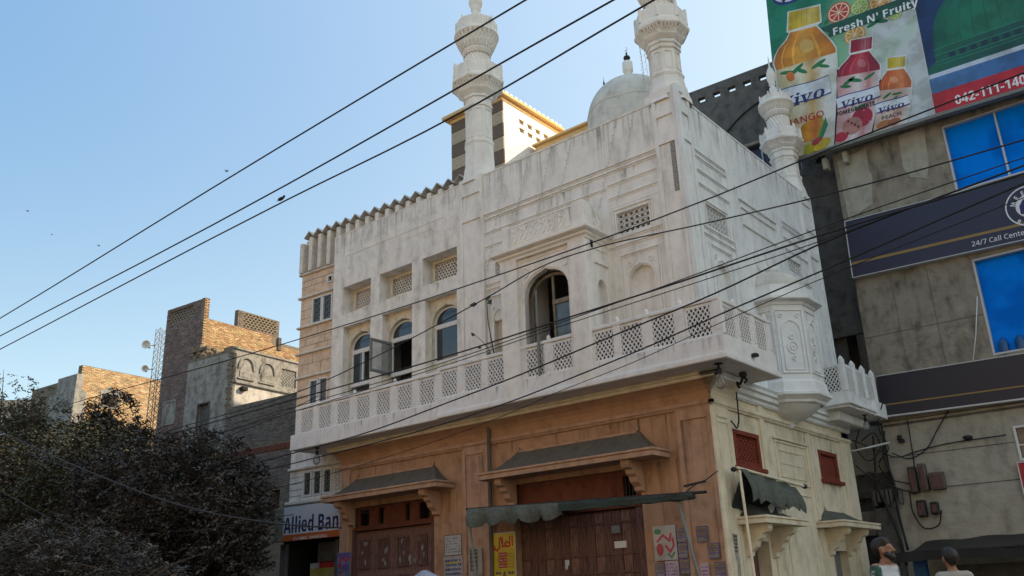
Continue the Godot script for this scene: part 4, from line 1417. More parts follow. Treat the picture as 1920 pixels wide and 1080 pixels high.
# ---------- neighbours on the right ----------
func ink(s: SurfaceTool, p: Array, c: Color, z: float) -> void:   # a printed area
	var pp := PackedVector2Array(p)
	if Geometry2D.is_polygon_clockwise(pp): pp.reverse()
	var ix := Geometry2D.triangulate_polygon(pp)
	s.set_color(c)
	for k in range(0, ix.size(), 3):
		tri(s, Vector3(pp[ix[k]].x, pp[ix[k]].y, z), Vector3(pp[ix[k + 1]].x, pp[ix[k + 1]].y, z), Vector3(pp[ix[k + 2]].x, pp[ix[k + 2]].y, z))

func oval(c: Vector2, r: Vector2, n := 20, turn := 0.0, a0 := 0.0, a1 := TAU) -> Array:
	var p := []
	for k in n:
		var a := a0 + (a1 - a0) * k / n
		p.append(c + Vector2(cos(a) * r.x, sin(a) * r.y).rotated(turn))
	return p

func shade_strip(s: SurfaceTool, L: Array, R: Array, cols: Array, z: float) -> void:   # printed area between two edges, colours changing across it
	for i in L.size() - 1:
		var n := cols.size() - 1
		for k in n:
			var q := []
			for e in [[i, k], [i, k + 1], [i + 1, k + 1], [i + 1, k]]:
				var v: Vector2 = L[e[0]].lerp(R[e[0]], float(e[1]) / n)
				q.append([Vector3(v.x, v.y, z), cols[e[1]]])
			for t in [[0, 1, 2], [0, 2, 3]]:
				var a: Vector3 = q[t[0]][0]
				var b: Vector3 = q[t[1]][0]
				var c: Vector3 = q[t[2]][0]
				var ord: Array = t if (b - a).cross(c - a).z > 0 else [t[0], t[2], t[1]]
				for j in [0, 2, 1]:
					s.set_color(q[ord[j]][1])
					s.add_vertex(T * q[ord[j]][0] - ORG)

func citrus(s: SurfaceTool, c: Vector2, r: float, rind: Color, flesh: Color, z: float) -> void:
	ink(s, oval(c, Vector2(r, r)), rind, z)
	ink(s, oval(c, Vector2(r, r) * 0.88), Color(0.75, 0.65, 0.45), z + 0.002)
	for k in 9:
		var a := TAU * k / 9.0
		ink(s, [c + Vector2(cos(a), sin(a)) * r * 0.1, c + Vector2(cos(a - 0.29), sin(a - 0.29)) * r * 0.8, c + Vector2(cos(a + 0.29), sin(a + 0.29)) * r * 0.8], flesh, z + 0.004)

func bottle(s: SurfaceTool, cap: Array, body: Array, lab: Array, capc: Color, juice: Array, labc: Array, z: float) -> void:
	var rim := []   # pale glow round the whole bottle
	for q in [cap[0] + Vector2(-0.05, 0.05), cap[3] + Vector2(-0.06, 0.0)]: rim.append(q)
	for q in body[0]: rim.append(q + Vector2(-0.05, 0.01))
	for q in lab[0]: rim.append(q + Vector2(-0.05, 0.0))
	var back := [cap[1] + Vector2(0.05, 0.05), cap[2] + Vector2(0.06, 0.0)]
	for q in body[1]: back.append(q + Vector2(0.05, 0.01))
	for q in lab[1]: back.append(q + Vector2(0.05, 0.0))
	back.reverse()
	ink(s, rim + back, Color(0.6, 0.64, 0.62), z - 0.0015)
	shade_strip(s, [cap[0], cap[3]], [cap[1], cap[2]], [capc.darkened(0.25), capc, capc.lightened(0.12), capc.darkened(0.3)], z)
	var ring := [cap[3] + Vector2(-0.04, 0.02), cap[2] + Vector2(0.05, 0.02), cap[2] + Vector2(0.03, -0.05), cap[3] + Vector2(-0.02, -0.06)]
	ink(s, ring, Color(0.72, 0.7, 0.66), z + 0.002)
	shade_strip(s, body[0], body[1], juice, z)
	for k in 6:   # ribs of the cap and streaks of light in the juice
		var t := (k + 0.5) / 6.0
		var a0: Vector2 = cap[0].lerp(cap[1], t)
		var a1: Vector2 = cap[3].lerp(cap[2], t)
		ink(s, [a0, a0 + Vector2(0.014, 0), a1 + Vector2(0.014, 0), a1], capc.darkened(0.35), z + 0.0012)
	for q in [[0.12, 0.02, 1.5], [0.3, 0.05, 1.35], [0.72, 0.06, 1.25], [0.9, 0.02, 0.6]]:
		var L := []
		var R := []
		for i in range(1, body[0].size()):
			var f: float = sin(PI * i / body[0].size())
			L.append(body[0][i].lerp(body[1][i], q[0]))
			R.append(body[0][i].lerp(body[1][i], q[0] + q[1] * f))
		var c: Color = juice[juice.size() / 2] * q[2]
		shade_strip(s, L, R, [c, c.lerp(juice[1], 0.4)], z + 0.0014)
	shade_strip(s, lab[0], lab[1], labc, z + 0.002)

func neighbours_right() -> void:
	T = FRONT
	# grey building with a pierced parapet, behind the mosque
	ORG = Vector3.ZERO
	var phi := deg_to_rad(4.0)
	var g := thing("grey_building", "dark grey concrete building with row of small openings under its flat roof edge", "building", Vector3(0, 0, -10.5))
	T = Transform3D(Basis(Vector3.UP, phi), Vector3(0, 0, -10.5))
	var s := mb()
	var holes := []
	for k in 9: holes.append([-5.46 + 0.612 * k, -5.16 + 0.612 * k, 18.72, 18.93])
	wall(s, -9.5, -0.3, 18.1, 19.32, -0.22, 0.0, holes)
	wall(s, -9.5, -0.3, -0.4, 18.1, -0.3, 0.0, [[-2.85, -0.75, 14.2, 16.2]])
	bx(s, Vector3(-9.5, -0.4, -9.0), Vector3(-0.3, 18.1, -1.6))
	bx(s, Vector3(-9.5, 17.9, -1.6), Vector3(-0.3, 18.1, -0.3))
	var gw := obj("wall", s, M.concrete_dark, g)
	s = mb()
	rect(s, -2.95, -0.65, 16.2, 16.32, -0.02, 0.1, 0.015)
	obj("lintel", s, M.concrete, gw)
	s = mb()
	rect(s, -2.85, -0.75, 14.2, 16.2, -0.2, -0.16)
	var wn := obj("window", s, M.navy, gw)
	s = mb()
	for x in [-2.85, -2.12, -1.4, -0.79]: rect(s, x, x + 0.045, 14.2, 16.2, -0.16, -0.1)
	obj("window_frame", s, M.alu, wn)
	s = mb()
	tube(s, curve([Vector3(-4.3, 15.0, 0.03), Vector3(-3.9, 16.2, 0.04), Vector3(-3.1, 17.2, 0.05), Vector3(-2.2, 17.75, 0.05), Vector3(-1.3, 18.0, 0.04)]), 0.03, 6)
	obj("conduit", s, M.cable, g)
	# recess between the two buildings: side wall, dark opening, lane end
	T = FRONT
	s = mb()
	bx(s, Vector3(-1.2, 8.45, -10.35), Vector3(0.62, 14.6, -10.2))
	bx(s, Vector3(-1.2, 3.4, -10.4), Vector3(0.62, 5.7, -10.25))
	bx(s, Vector3(-1.2, 7.0, -10.42), Vector3(0.2, 7.3, -9.9), 0.02)
	obj("recess_wall", s, M.concrete_dark, g)
	s = mb()
	bx(s, Vector3(-0.6, 4.1, -10.24), Vector3(0.45, 5.5, -10.2))
	bx(s, Vector3(-0.6, 2.3, -10.3), Vector3(0.4, 3.0, -10.1))
	obj("recess_panel", s, M.concrete_low, g)
	# bank building
	var b := thing("bank_building", "stained concrete bank building with blue filmed windows right of the lane", "building", Vector3(0.63, 0, -9.5))
	s = mb()
	wall(s, 0.63, 14.0, 5.45, 14.4, -9.9, -9.5, [[4.0, 9.6, 11.9, 14.12], [4.0, 9.6, 6.84, 9.72]])
	bx(s, Vector3(0.63, 5.45, -16.0), Vector3(24.0, 29.5, -9.9))  # unseen height and far end, added to keep the mosque in shade
	bx(s, Vector3(0.63, 14.4, -9.9), Vector3(14.0, 20.0, -9.6))
	var bw := obj("upper_wall", s, M.concrete, b)
	s = mb()
	wall(s, 0.7, 14.0, -0.4, 5.43, -9.9, -9.5, [[4.08, 5.6, 3.9, 4.83]])
	bx(s, Vector3(0.7, -0.4, -16.0), Vector3(24.0, 5.43, -9.9))
	var lw := obj("lower_wall", s, M.concrete_low, b)
	s = mb()
	for y in [4.41, 3.43]: rect(s, 0.72, 4.05, y - 0.012, y + 0.012, -9.51, -9.492)
	rect(s, 0.72, 13.9, 5.3, 5.36, -9.51, -9.47)
	obj("joint", s, M.concrete_dark, lw)
	s = mb()
	for x in [1.7, 2.75]: rect(s, x, x + 0.015, 6.8, 9.8, -9.51, -9.494)
	rect(s, 0.65, 3.98, 8.05, 8.07, -9.51, -9.494)
	obj("joint", s, M.concrete_dark, bw)
	s = mb()   # patches of newer render
	prism(s, PackedVector2Array([Vector2(0.75, 14.1), Vector2(1.72, 14.25), Vector2(1.66, 13.5), Vector2(1.75, 13.2), Vector2(1.66, 12.75), Vector2(1.6, 12.3), Vector2(0.8, 12.0)]), -9.51, -9.488)
	obj("render_patch", s, M.concrete_low, bw)
	s = mb()
	prism(s, PackedVector2Array([Vector2(2.75, 14.3), Vector2(3.5, 14.3), Vector2(3.45, 13.1), Vector2(3.3, 12.6), Vector2(2.85, 12.8), Vector2(2.7, 13.2)]), -9.51, -9.488)
	obj("render_patch", s, M.concrete_low, bw)
	for w in [[11.9, 14.12], [6.84, 9.72]]:
		s = mb()
		rect(s, 4.0, 9.6, w[0], w[1], -9.72, -9.68)
		var win := obj("window", s, M.blue_film, bw)
		s = mb()
		frame(s, 4.0, 9.6, w[0], w[1], 0.06, -9.68, -9.5, 0.01)
		for x in ([5.42, 6.9, 8.3] if w[0] > 10 else [6.3, 8.2]): rect(s, x, x + 0.06, w[0] + 0.06, w[1] - 0.06, -9.68, -9.56, 0.01)
		obj("window_frame", s, M.alu, win)
	for k in 2:   # water bottles behind the lower glass
		s = mb(true)
		var c := Vector3(4.3 + 0.42 * k, 6.9, -9.62)
		ORG = c
		lathe(s, [Vector2(0.13, 0), Vector2(0.14, 0.05), Vector2(0.13, 0.12), Vector2(0.14, 0.2), Vector2(0.13, 0.27), Vector2(0.08, 0.36), Vector2(0.04, 0.42), Vector2(0.0, 0.43)], 14, c)
		solo("water_bottle", s, M.bottle, "%s of two round blue water bottles on the sill of the lower blue window" % ["left" if k == 0 else "right"][0], "bottle")
	ORG = Vector3(0.63, 0, -9.5)
	s = mb()
	frame(s, 4.08, 5.6, 3.9, 4.83, 0.06, -9.6, -9.46, 0.008)
	rect(s, 4.14, 5.54, 4.3, 4.33, -9.58, -9.5)
	var rw := obj("window", s, M.frame_white, lw)
	s = mb()
	rect(s, 4.14, 5.54, 3.96, 4.77, -9.58, -9.56)
	obj("pane", s, M.glass, rw)
	bank_signs()
	billboards()

func bank_signs() -> void:
	T = FRONT
	var b := thing("bank_sign", "long navy bank sign with round white emblem and ochre stripe below blue window", "sign", Vector3(0.65, 9.83, -9.5))
	T = Transform3D(Basis(Vector3(0, 0, 1), deg_to_rad(-1.6)), Vector3(0.65, 9.97, -9.5))
	var s := mb()
	rect(s, 0.03, 8.6, 0.03, 1.89, 0.002, 0.22)
	obj("face", s, M.navy, b)
	s = mb()
	frame(s, 0.0, 8.63, 0.0, 1.92, 0.03, 0.002, 0.25, 0.006)
	obj("sign_frame", s, M.alu, b)
	s = mb()
	rect(s, 0.03, 8.6, 0.44, 0.52, 0.22, 0.224)
	obj("stripe", s, M.ochre, b)
	lettering("lettering", "24/7 Call Center 11", 0.15, T * Vector3(3.48, 0.23, 0.224) - ORG, M.letter_white, b, 0, false, false, 0.98, 0.0, T.basis)
	s = mb()
	annulus(s, Vector2(5.1, 0.98), Vector2(0.6, 0.6), Vector2(0.565, 0.565), 40, 0.22, 0.226)
	annulus(s, Vector2(5.1, 0.98), Vector2(0.34, 0.34), Vector2(0.0, 0.0), 32, 0.22, 0.226)
	var em := obj("emblem", s, M.letter_white, b)
	s = mb()
	prism(s, PackedVector2Array([Vector2(4.86, 0.78), Vector2(5.0, 0.74), Vector2(5.0, 0.95), Vector2(5.12, 1.02), Vector2(5.12, 1.16), Vector2(4.98, 1.2), Vector2(4.86, 1.02)]), 0.226, 0.232)
	prism(s, PackedVector2Array([Vector2(5.08, 0.74), Vector2(5.3, 0.78), Vector2(5.34, 1.1), Vector2(5.2, 1.18), Vector2(5.2, 0.96), Vector2(5.08, 0.9)]), 0.226, 0.232)
	obj("emblem_mark", s, M.letter_navy, em)
	var txt := "MEEZAN"
	for k in txt.length():
		var a := deg_to_rad(160 - 28.0 * k)
		var at := Vector3(5.1 + 0.405 * cos(a), 0.98 + 0.405 * sin(a), 0.23)
		lettering("letter", txt[k], 0.13, T * at - ORG, M.letter_white, em, 1, true, false, 0.9, 0.0, T.basis * Basis(Vector3(0, 0, 1), a - PI / 2))
	txt = "BANK"
	for k in txt.length():
		var a := deg_to_rad(-128 + 25 * k)
		var at := Vector3(5.1 + 0.53 * cos(a), 0.98 + 0.53 * sin(a), 0.226)
		lettering("letter", txt[k], 0.13, T * at - ORG, M.letter_white, em, 1, true, false, 0.9, 0.0, T.basis * Basis(Vector3(0, 0, 1), a + PI / 2))
	T = FRONT
	b = thing("fascia_sign", "long plain black fascia sign with thin ochre line above lower wall", "sign", Vector3(0.83, 5.5, -9.5))
	T = Transform3D(Basis(Vector3(0, 0, 1), deg_to_rad(-1.3)), Vector3(0.83, 5.56, -9.5))
	s = mb()
	rect(s, 0.0, 8.6, 0.02, 1.2, 0.002, 0.3)
	obj("face", s, M.navy2, b)
	s = mb()
	rect(s, 0.0, 8.6, -0.03, 0.02, 0.0, 0.32, 0.006)
	rect(s, 0.0, 8.6, 1.2, 1.23, 0.0, 0.31, 0.006)
	obj("sign_frame", s, M.alu, b)
	s = mb()
	rect(s, 0.02, 8.6, 0.32, 0.36, 0.3, 0.304)
	obj("stripe", s, M.ochre, b)
	T = FRONT
	b = thing("red_sign", "small crimson sign with white edge below the small right window", "sign", Vector3(4.05, 3.0, -9.5))
	s = mb()
	rect(s, 4.03, 5.6, 2.95, 3.84, -9.48, -9.4)
	obj("face", s, M.letter_red, b)
	s = mb()
	frame(s, 4.0, 5.63, 2.92, 3.87, 0.03, -9.485, -9.38, 0.006)
	obj("sign_frame", s, M.sign_white, b)

func billboards() -> void:
	T = FRONT
	var z := -8.9
	var b := thing("billboard", "juice billboard with three bottles on green and white, left half of the hoarding", "billboard", Vector3(-0.85, 14.3, -8.9))
	var s := mb()
	prism(s, PackedVector2Array([Vector2(-0.86, 14.42), Vector2(4.03, 14.28), Vector2(4.22, 22.4), Vector2(-0.44, 22.5)]), z - 0.12, z)
	obj("board", s, M.sign_white, b)
	s = mb()
	bar(s, Vector3(-0.9, 14.36, z - 0.05), Vector3(4.04, 14.22, z - 0.05), 0.1, 0.22)
	for x in [0.2, 1.6, 3.0]:
		bar(s, Vector3(x, 14.3, z - 0.3), Vector3(x, 22.0, z - 0.3), 0.1, 0.1, Vector3(1, 0, 0))
		bar(s, Vector3(x, 14.6, z - 0.3), Vector3(x, 14.6, -9.7), 0.08, 0.08, Vector3(0, 1, 0))
	obj("support_frame", s, M.frame_grey, b)
	for x in [0.35, 1.02]:
		s = mb()
		rect(s, x, x + 0.16, 13.85, 14.25, -9.5, -9.2, 0.02)
		obj("bracket", s, M.concrete_low, b)
	s = mb()   # the print
	var nx := 14
	var ny := 18
	for j in ny:
		var L := []
		var R := []
		for e in 2:
			var t := float(j + e) / ny
			L.append(Vector2(lerpf(-0.85, -0.44, t), lerpf(14.43, 22.4, t)))
			R.append(Vector2(lerpf(4.02, 4.21, t), lerpf(14.29, 22.38, t)))
		var cols := []
		for i in nx + 1:
			var x := float(i) / nx
			var yy := (j + 0.5) / ny
			var k := clampf(x * 1.5 - yy * 1.1 + 0.15, 0.0, 1.0)
			var c := Color(0.012, 0.2, 0.11).lerp(Color(0.2, 0.42, 0.24), smoothstep(0.0, 0.45, k))
			c = c.lerp(Color(0.52, 0.56, 0.58), smoothstep(0.45, 0.85, k))
			cols.append(c)
		shade_strip(s, L, R, cols, z + 0.002)
	ink(s, [Vector2(1.4, 15.6), Vector2(4.08, 17.3), Vector2(4.1, 17.9), Vector2(1.4, 16.6)], Color(0.46, 0.56, 0.5), z + 0.004)
	# logo at the top
	ink(s, oval(Vector2(0.45, 20.75), Vector2(0.75, 0.5)), Color(0.02, 0.03, 0.2), z + 0.004)
	ink(s, oval(Vector2(0.45, 20.8), Vector2(0.68, 0.44)), Color(0.7, 0.72, 0.76), z + 0.006)
	citrus(s, Vector2(3.16, 18.85), 0.36, Color(0.6, 0.27, 0.02), Color(0.6, 0.25, 0.015), z + 0.006)
	citrus(s, Vector2(1.84, 19.1), 0.4, Color(0.5, 0.08, 0.03), Color(0.48, 0.04, 0.03), z + 0.006)
	citrus(s, Vector2(2.52, 18.97), 0.31, Color(0.15, 0.33, 0.03), Color(0.25, 0.45, 0.06), z + 0.012)
	citrus(s, Vector2(2.2, 18.02), 0.35, Color(0.6, 0.27, 0.02), Color(0.55, 0.28, 0.03), z + 0.006)
	citrus(s, Vector2(3.52, 18.2), 0.24, Color(0.15, 0.33, 0.03), Color(0.25, 0.45, 0.06), z + 0.006)
	for q in [[1.45, 18.98, 0.5], [1.55, 19.2, 1.0], [3.1, 18.12, -0.4], [2.8, 18.15, 0.2]]:
		ink(s, oval(Vector2(q[0], q[1]), Vector2(0.2, 0.07), 10, q[2]), Color(0.01, 0.14, 0.04), z + 0.005)
	ink(s, [Vector2(1.08, 18.82), Vector2(4.0, 18.62), Vector2(4.09, 18.12), Vector2(1.36, 18.33), Vector2(1.42, 18.5)], Color(0.012, 0.085, 0.05), z + 0.018)
	# bottles
	bottle(s, [Vector2(0.21, 19.93), Vector2(1.26, 19.66), Vector2(1.19, 19.03), Vector2(0.07, 19.2)],
		[[Vector2(0.14, 19.12), Vector2(-0.02, 18.9), Vector2(-0.33, 18.69), Vector2(-0.5, 18.45), Vector2(-0.59, 18.2), Vector2(-0.55, 17.9)], [Vector2(1.04, 18.94), Vector2(1.16, 18.68), Vector2(1.31, 18.4), Vector2(1.44, 18.1), Vector2(1.53, 17.82), Vector2(1.51, 17.66)]],
		[[Vector2(-0.55, 17.9), Vector2(-0.6, 17.0), Vector2(-0.72, 16.0), Vector2(-0.84, 14.46)], [Vector2(1.51, 17.66), Vector2(1.42, 16.85), Vector2(1.24, 15.85), Vector2(0.93, 14.4)]],
		Color(0.62, 0.45, 0.01), [Color(0.42, 0.13, 0.004), Color(0.66, 0.26, 0.008), Color(0.72, 0.36, 0.04), Color(0.66, 0.25, 0.008), Color(0.5, 0.15, 0.004)],
		[Color(0.5, 0.42, 0.24), Color(0.7, 0.6, 0.34), Color(0.72, 0.66, 0.5), Color(0.55, 0.36, 0.12), Color(0.7, 0.68, 0.62), Color(0.62, 0.64, 0.6)], z + 0.022)
	bottle(s, [Vector2(2.06, 17.87), Vector2(2.72, 17.7), Vector2(2.62, 17.26), Vector2(1.96, 17.42)],
		[[Vector2(2.01, 17.4), Vector2(1.85, 17.25), Vector2(1.58, 17.08), Vector2(1.45, 16.95), Vector2(1.38, 16.75)], [Vector2(2.52, 17.28), Vector2(2.62, 17.0), Vector2(2.72, 16.75), Vector2(2.77, 16.6), Vector2(2.75, 16.44)]],
		[[Vector2(1.38, 16.75), Vector2(1.3, 15.9), Vector2(1.15, 15.2), Vector2(0.97, 14.42)], [Vector2(2.75, 16.44), Vector2(2.6, 15.8), Vector2(2.4, 15.1), Vector2(2.12, 14.36)]],
		Color(0.36, 0.01, 0.03), [Color(0.2, 0.004, 0.015), Color(0.38, 0.01, 0.03), Color(0.5, 0.06, 0.08), Color(0.36, 0.01, 0.03), Color(0.24, 0.005, 0.02)],
		[Color(0.55, 0.3, 0.3), Color(0.66, 0.4, 0.4), Color(0.7, 0.62, 0.6), Color(0.5, 0.2, 0.2), Color(0.66, 0.6, 0.6)], z + 0.022)
	bottle(s, [Vector2(3.04, 16.73), Vector2(3.56, 16.56), Vector2(3.47, 16.19), Vector2(2.97, 16.36)],
		[[Vector2(3.01, 16.34), Vector2(2.8, 16.15), Vector2(2.63, 15.95), Vector2(2.56, 15.73)], [Vector2(3.42, 16.2), Vector2(3.52, 15.92), Vector2(3.58, 15.66), Vector2(3.53, 15.45)]],
		[[Vector2(2.56, 15.73), Vector2(2.45, 15.2), Vector2(2.3, 14.8), Vector2(2.17, 14.35)], [Vector2(3.53, 15.45), Vector2(3.42, 15.05), Vector2(3.3, 14.65), Vector2(3.15, 14.32)]],
		Color(0.6, 0.45, 0.01), [Color(0.4, 0.07, 0.01), Color(0.6, 0.13, 0.02), Color(0.62, 0.2, 0.06), Color(0.5, 0.1, 0.015)],
		[Color(0.6, 0.42, 0.36), Color(0.7, 0.58, 0.5), Color(0.55, 0.3, 0.25), Color(0.66, 0.62, 0.6)], z + 0.022)
	# shine, palm leaves and fruit on the labels
	ink(s, oval(Vector2(0.62, 18.35), Vector2(0.22, 0.3), 14, 0.5), Color(0.78, 0.5, 0.13), z + 0.026)
	ink(s, oval(Vector2(2.25, 16.9), Vector2(0.12, 0.18), 12, 0.5), Color(0.56, 0.16, 0.17), z + 0.026)
	ink(s, oval(Vector2(3.1, 15.9), Vector2(0.1, 0.14), 12, 0.5), Color(0.7, 0.3, 0.13), z + 0.026)
	for q in [[-0.2, 17.65, -0.3, 0.26], [0.15, 17.62, 0.5, 0.3], [0.3, 17.5, -0.7, 0.25], [0.9, 17.5, 0.3, 0.28], [1.05, 17.35, -0.5, 0.22], [1.75, 16.45, 0.4, 0.24], [1.95, 16.4, -0.5, 0.24], [2.4, 16.35, 0.3, 0.2], [2.8, 15.45, 0.4, 0.16], [3.1, 15.4, -0.2, 0.16], [3.0, 15.25, 0.6, 0.14], [1.62, 16.3, -0.4, 0.2]]:
		ink(s, oval(Vector2(q[0], q[1]), Vector2(q[3], q[3] * 0.28), 10, q[2]), Color(0.02, 0.17, 0.05), z + 0.026 + 0.0004 * q[3] * 10.0)
	ink(s, oval(Vector2(-0.1, 17.45), Vector2(0.14, 0.2), 14, 0.3), Color(0.6, 0.16, 0.02), z + 0.032)
	shade_strip(s, [Vector2(0.02, 15.5), Vector2(-0.1, 15.25), Vector2(0.0, 14.85)], [Vector2(0.66, 15.68), Vector2(0.78, 15.35), Vector2(0.5, 14.86)], [Color(0.5, 0.22, 0.02), Color(0.66, 0.3, 0.02), Color(0.62, 0.16, 0.02), Color(0.5, 0.35, 0.02)], z + 0.03)
	ink(s, [Vector2(0.2, 14.8), Vector2(0.52, 14.9), Vector2(0.82, 15.5), Vector2(0.86, 15.2), Vector2(0.6, 14.75)], Color(0.03, 0.25, 0.1), z + 0.032)
	ink(s, oval(Vector2(0.55, 14.58), Vector2(0.33, 0.17), 14, 0.3), Color(0.62, 0.45, 0.02), z + 0.034)
	ink(s, oval(Vector2(0.12, 14.56), Vector2(0.17, 0.2), 14, 0.0), Color(0.4, 0.4, 0.02), z + 0.036)
	ink(s, oval(Vector2(0.42, 14.74), Vector2(0.2, 0.1), 12, 0.4), Color(0.45, 0.04, 0.04), z + 0.038)
	ink(s, oval(Vector2(1.95, 15.03), Vector2(0.33, 0.33), 18), Color(0.36, 0.01, 0.03), z + 0.03)
	ink(s, oval(Vector2(1.6, 14.85), Vector2(0.32, 0.3), 18), Color(0.45, 0.2, 0.16), z + 0.032)
	for k in 16:
		ink(s, oval(Vector2(1.6 + 0.09 * ((k * 7) % 5 - 2), 14.85 + 0.1 * ((k * 3) % 5 - 2)), Vector2(0.045, 0.05), 8), Color(0.2, 0.01, 0.025), z + 0.034 + 0.0005 * k)
	ink(s, oval(Vector2(1.2, 14.6), Vector2(0.22, 0.17), 14), Color(0.4, 0.015, 0.03), z + 0.03)
	ink(s, oval(Vector2(1.95, 15.4), Vector2(0.2, 0.06), 10, 0.25), Color(0.03, 0.2, 0.06), z + 0.034)
	ink(s, oval(Vector2(2.55, 14.52), Vector2(0.24, 0.14), 14), Color(0.45, 0.18, 0.05), z + 0.03)
	ink(s, oval(Vector2(2.85, 14.5), Vector2(0.2, 0.11), 14), Color(0.3, 0.1, 0.03), z + 0.032)
	for k in 60:   # drops on the labels
		var q := Vector2(rng.randf_range(-0.5, 3.2), rng.randf_range(14.6, 17.4))
		if q.y > 17.9 - 0.62 * (q.x + 0.5): continue
		ink(s, oval(q, Vector2(0.016, 0.022) * rng.randf_range(0.6, 1.5), 7), Color(0.66, 0.64, 0.6), z + 0.0385 + 0.00001 * k)
	# blue edged ribbons behind the names
	for q in [[Vector2(-0.75, 16.43), 1.9, 0.62], [Vector2(1.26, 15.62), 1.36, 0.36], [Vector2(2.4, 14.99), 1.0, 0.28]]:
		for pass_no in 2:
			var up := []
			var dn := []
			var e: float = 0.035 if pass_no == 0 else 0.0
			for k in 11:
				var t := k / 10.0
				var o: Vector2 = q[0] + Vector2(q[1] * t, -0.065 * q[1] * t + 0.06 * q[2] * sin(t * TAU))
				dn.append(o - Vector2(0, e))
				up.append(o + Vector2(0, q[2] + e))
			up.reverse()
			ink(s, dn + up, Color(0.02, 0.03, 0.2) if pass_no == 0 else Color(0.66, 0.7, 0.76), z + 0.04 + 0.002 * pass_no)
	obj("print", s, M.print, b)
	var tl := Basis(Vector3(0, 0, 1), deg_to_rad(-3.6))
	lettering("lettering", "Vivo", 0.42, Vector3(-0.62, 16.53, z + 0.044) - ORG, M.letter_navy, b, 0, true, true, 1.22, 0.22, tl)
	lettering("lettering", "Vivo", 0.26, Vector3(1.36, 15.68, z + 0.044) - ORG, M.letter_navy, b, 0, true, true, 1.3, 0.22, tl)
	lettering("lettering", "Vivo", 0.2, Vector3(2.45, 15.02, z + 0.044) - ORG, M.letter_navy, b, 0, true, true, 1.3, 0.22, tl)
	lettering("lettering", "MANGO", 0.24, Vector3(-0.62, 15.74, z + 0.044) - ORG, M.letter_red, b, 0, false, false, 1.2, 0.0, tl)
	lettering("lettering", "POMEGRANATE", 0.15, Vector3(1.16, 15.43, z + 0.044) - ORG, M.letter_black, b, 0, true, false, 0.83, 0.0, tl)
	lettering("lettering", "PEACH", 0.13, Vector3(2.5, 14.74, z + 0.044) - ORG, M.letter_black, b, 0, false, false, 1.15, 0.0, tl)
	lettering("lettering", "Fresh N' Fruity", 0.27, Vector3(1.52, 18.45, z + 0.02) - ORG, M.letter_white, b, 0, true, false, 1.04, 0.0, Basis(Vector3(0, 0, 1), deg_to_rad(-4.0)))
	lettering("lettering", "Vivo", 0.4, Vector3(-0.1, 20.62, z + 0.01) - ORG, M.letter_navy, b, 0, true, true, 1.2, 0.22, tl)
	# right half: green dome over a red telephone strip
	b = thing("billboard", "navy billboard with a green dome and red telephone strip, right half of the hoarding", "billboard", Vector3(4.05, 14.2, -8.9))
	s = mb()
	prism(s, PackedVector2Array([Vector2(4.035, 14.27), Vector2(10.0, 14.02), Vector2(10.2, 22.3), Vector2(4.225, 22.4)]), z - 0.12, z)
	obj("board", s, M.sign_white, b)
	s = mb()
	bar(s, Vector3(4.045, 14.22, z - 0.05), Vector3(10.0, 13.98, z - 0.05), 0.1, 0.22)
	for x in [5.0, 6.6, 8.2, 9.6]:
		bar(s, Vector3(x, 14.2, z - 0.3), Vector3(x, 22.0, z - 0.3), 0.1, 0.1, Vector3(1, 0, 0))
	obj("support_frame", s, M.frame_grey, b)
	s = mb()
	shade_strip(s, [Vector2(4.22, 22.38), Vector2(4.08, 15.6)], [Vector2(10.1, 22.1), Vector2(10.0, 15.35)], [Color(0.008, 0.03, 0.11), Color(0.01, 0.045, 0.14), Color(0.012, 0.06, 0.17)], z + 0.002)
	for k in 7:   # striped column behind the dome
		ink(s, [Vector2(5.0, 17.6 + 0.1 * k), Vector2(5.14, 17.68 + 0.1 * k), Vector2(5.28, 17.6 + 0.1 * k), Vector2(5.42, 17.68 + 0.1 * k), Vector2(5.42, 17.73 + 0.1 * k), Vector2(5.28, 17.65 + 0.1 * k), Vector2(5.14, 17.73 + 0.1 * k), Vector2(5.0, 17.65 + 0.1 * k)], Color(0.6, 0.62, 0.64), z + 0.004)
	var dl := []
	var dr := []
	for k in 13:
		var t := k / 12.0
		var hw := 1.9 * pow(cos(t * PI / 2), 0.6)
		var y := 16.35 + 1.85 * sin(t * PI / 2)
		dl.append(Vector2(6.3 - hw, y + 0.03 * hw))
		dr.append(Vector2(6.3 + hw, y - 0.05 * hw))
	for k in 9:   # soft leading on the dome
		var t := -0.8 + 0.2 * k
		var m1 := []
		var m2 := []
		for i in 13:
			var cxx: float = lerpf(dl[i].x, dr[i].x, 0.5 + 0.5 * t)
			m1.append(Vector2(cxx, dl[i].y))
			m2.append(Vector2(cxx + 0.05, dl[i].y))
		shade_strip(s, m1, m2, [Color(0.006, 0.075, 0.05), Color(0.014, 0.17, 0.1)], z + 0.008)
	shade_strip(s, dl, dr, [Color(0.006, 0.1, 0.06), Color(0.01, 0.16, 0.085), Color(0.012, 0.15, 0.08), Color(0.006, 0.1, 0.06), Color(0.004, 0.06, 0.04)], z + 0.006)
	shade_strip(s, [Vector2(4.4, 16.42), Vector2(4.36, 16.0), Vector2(4.12, 15.85), Vector2(4.1, 15.62)], [Vector2(8.2, 16.25), Vector2(8.25, 15.85), Vector2(8.4, 15.65), Vector2(8.4, 15.45)], [Color(0.008, 0.11, 0.065), Color(0.008, 0.085, 0.06), Color(0.008, 0.07, 0.055), Color(0.006, 0.07, 0.05)], z + 0.006)
	for y in [16.42, 16.2, 15.98, 15.86]:
		ink(s, [Vector2(4.36, y), Vector2(8.2, y - 0.16), Vector2(8.2, y - 0.19), Vector2(4.36, y - 0.03)], Color(0.02, 0.2, 0.12), z + 0.01)
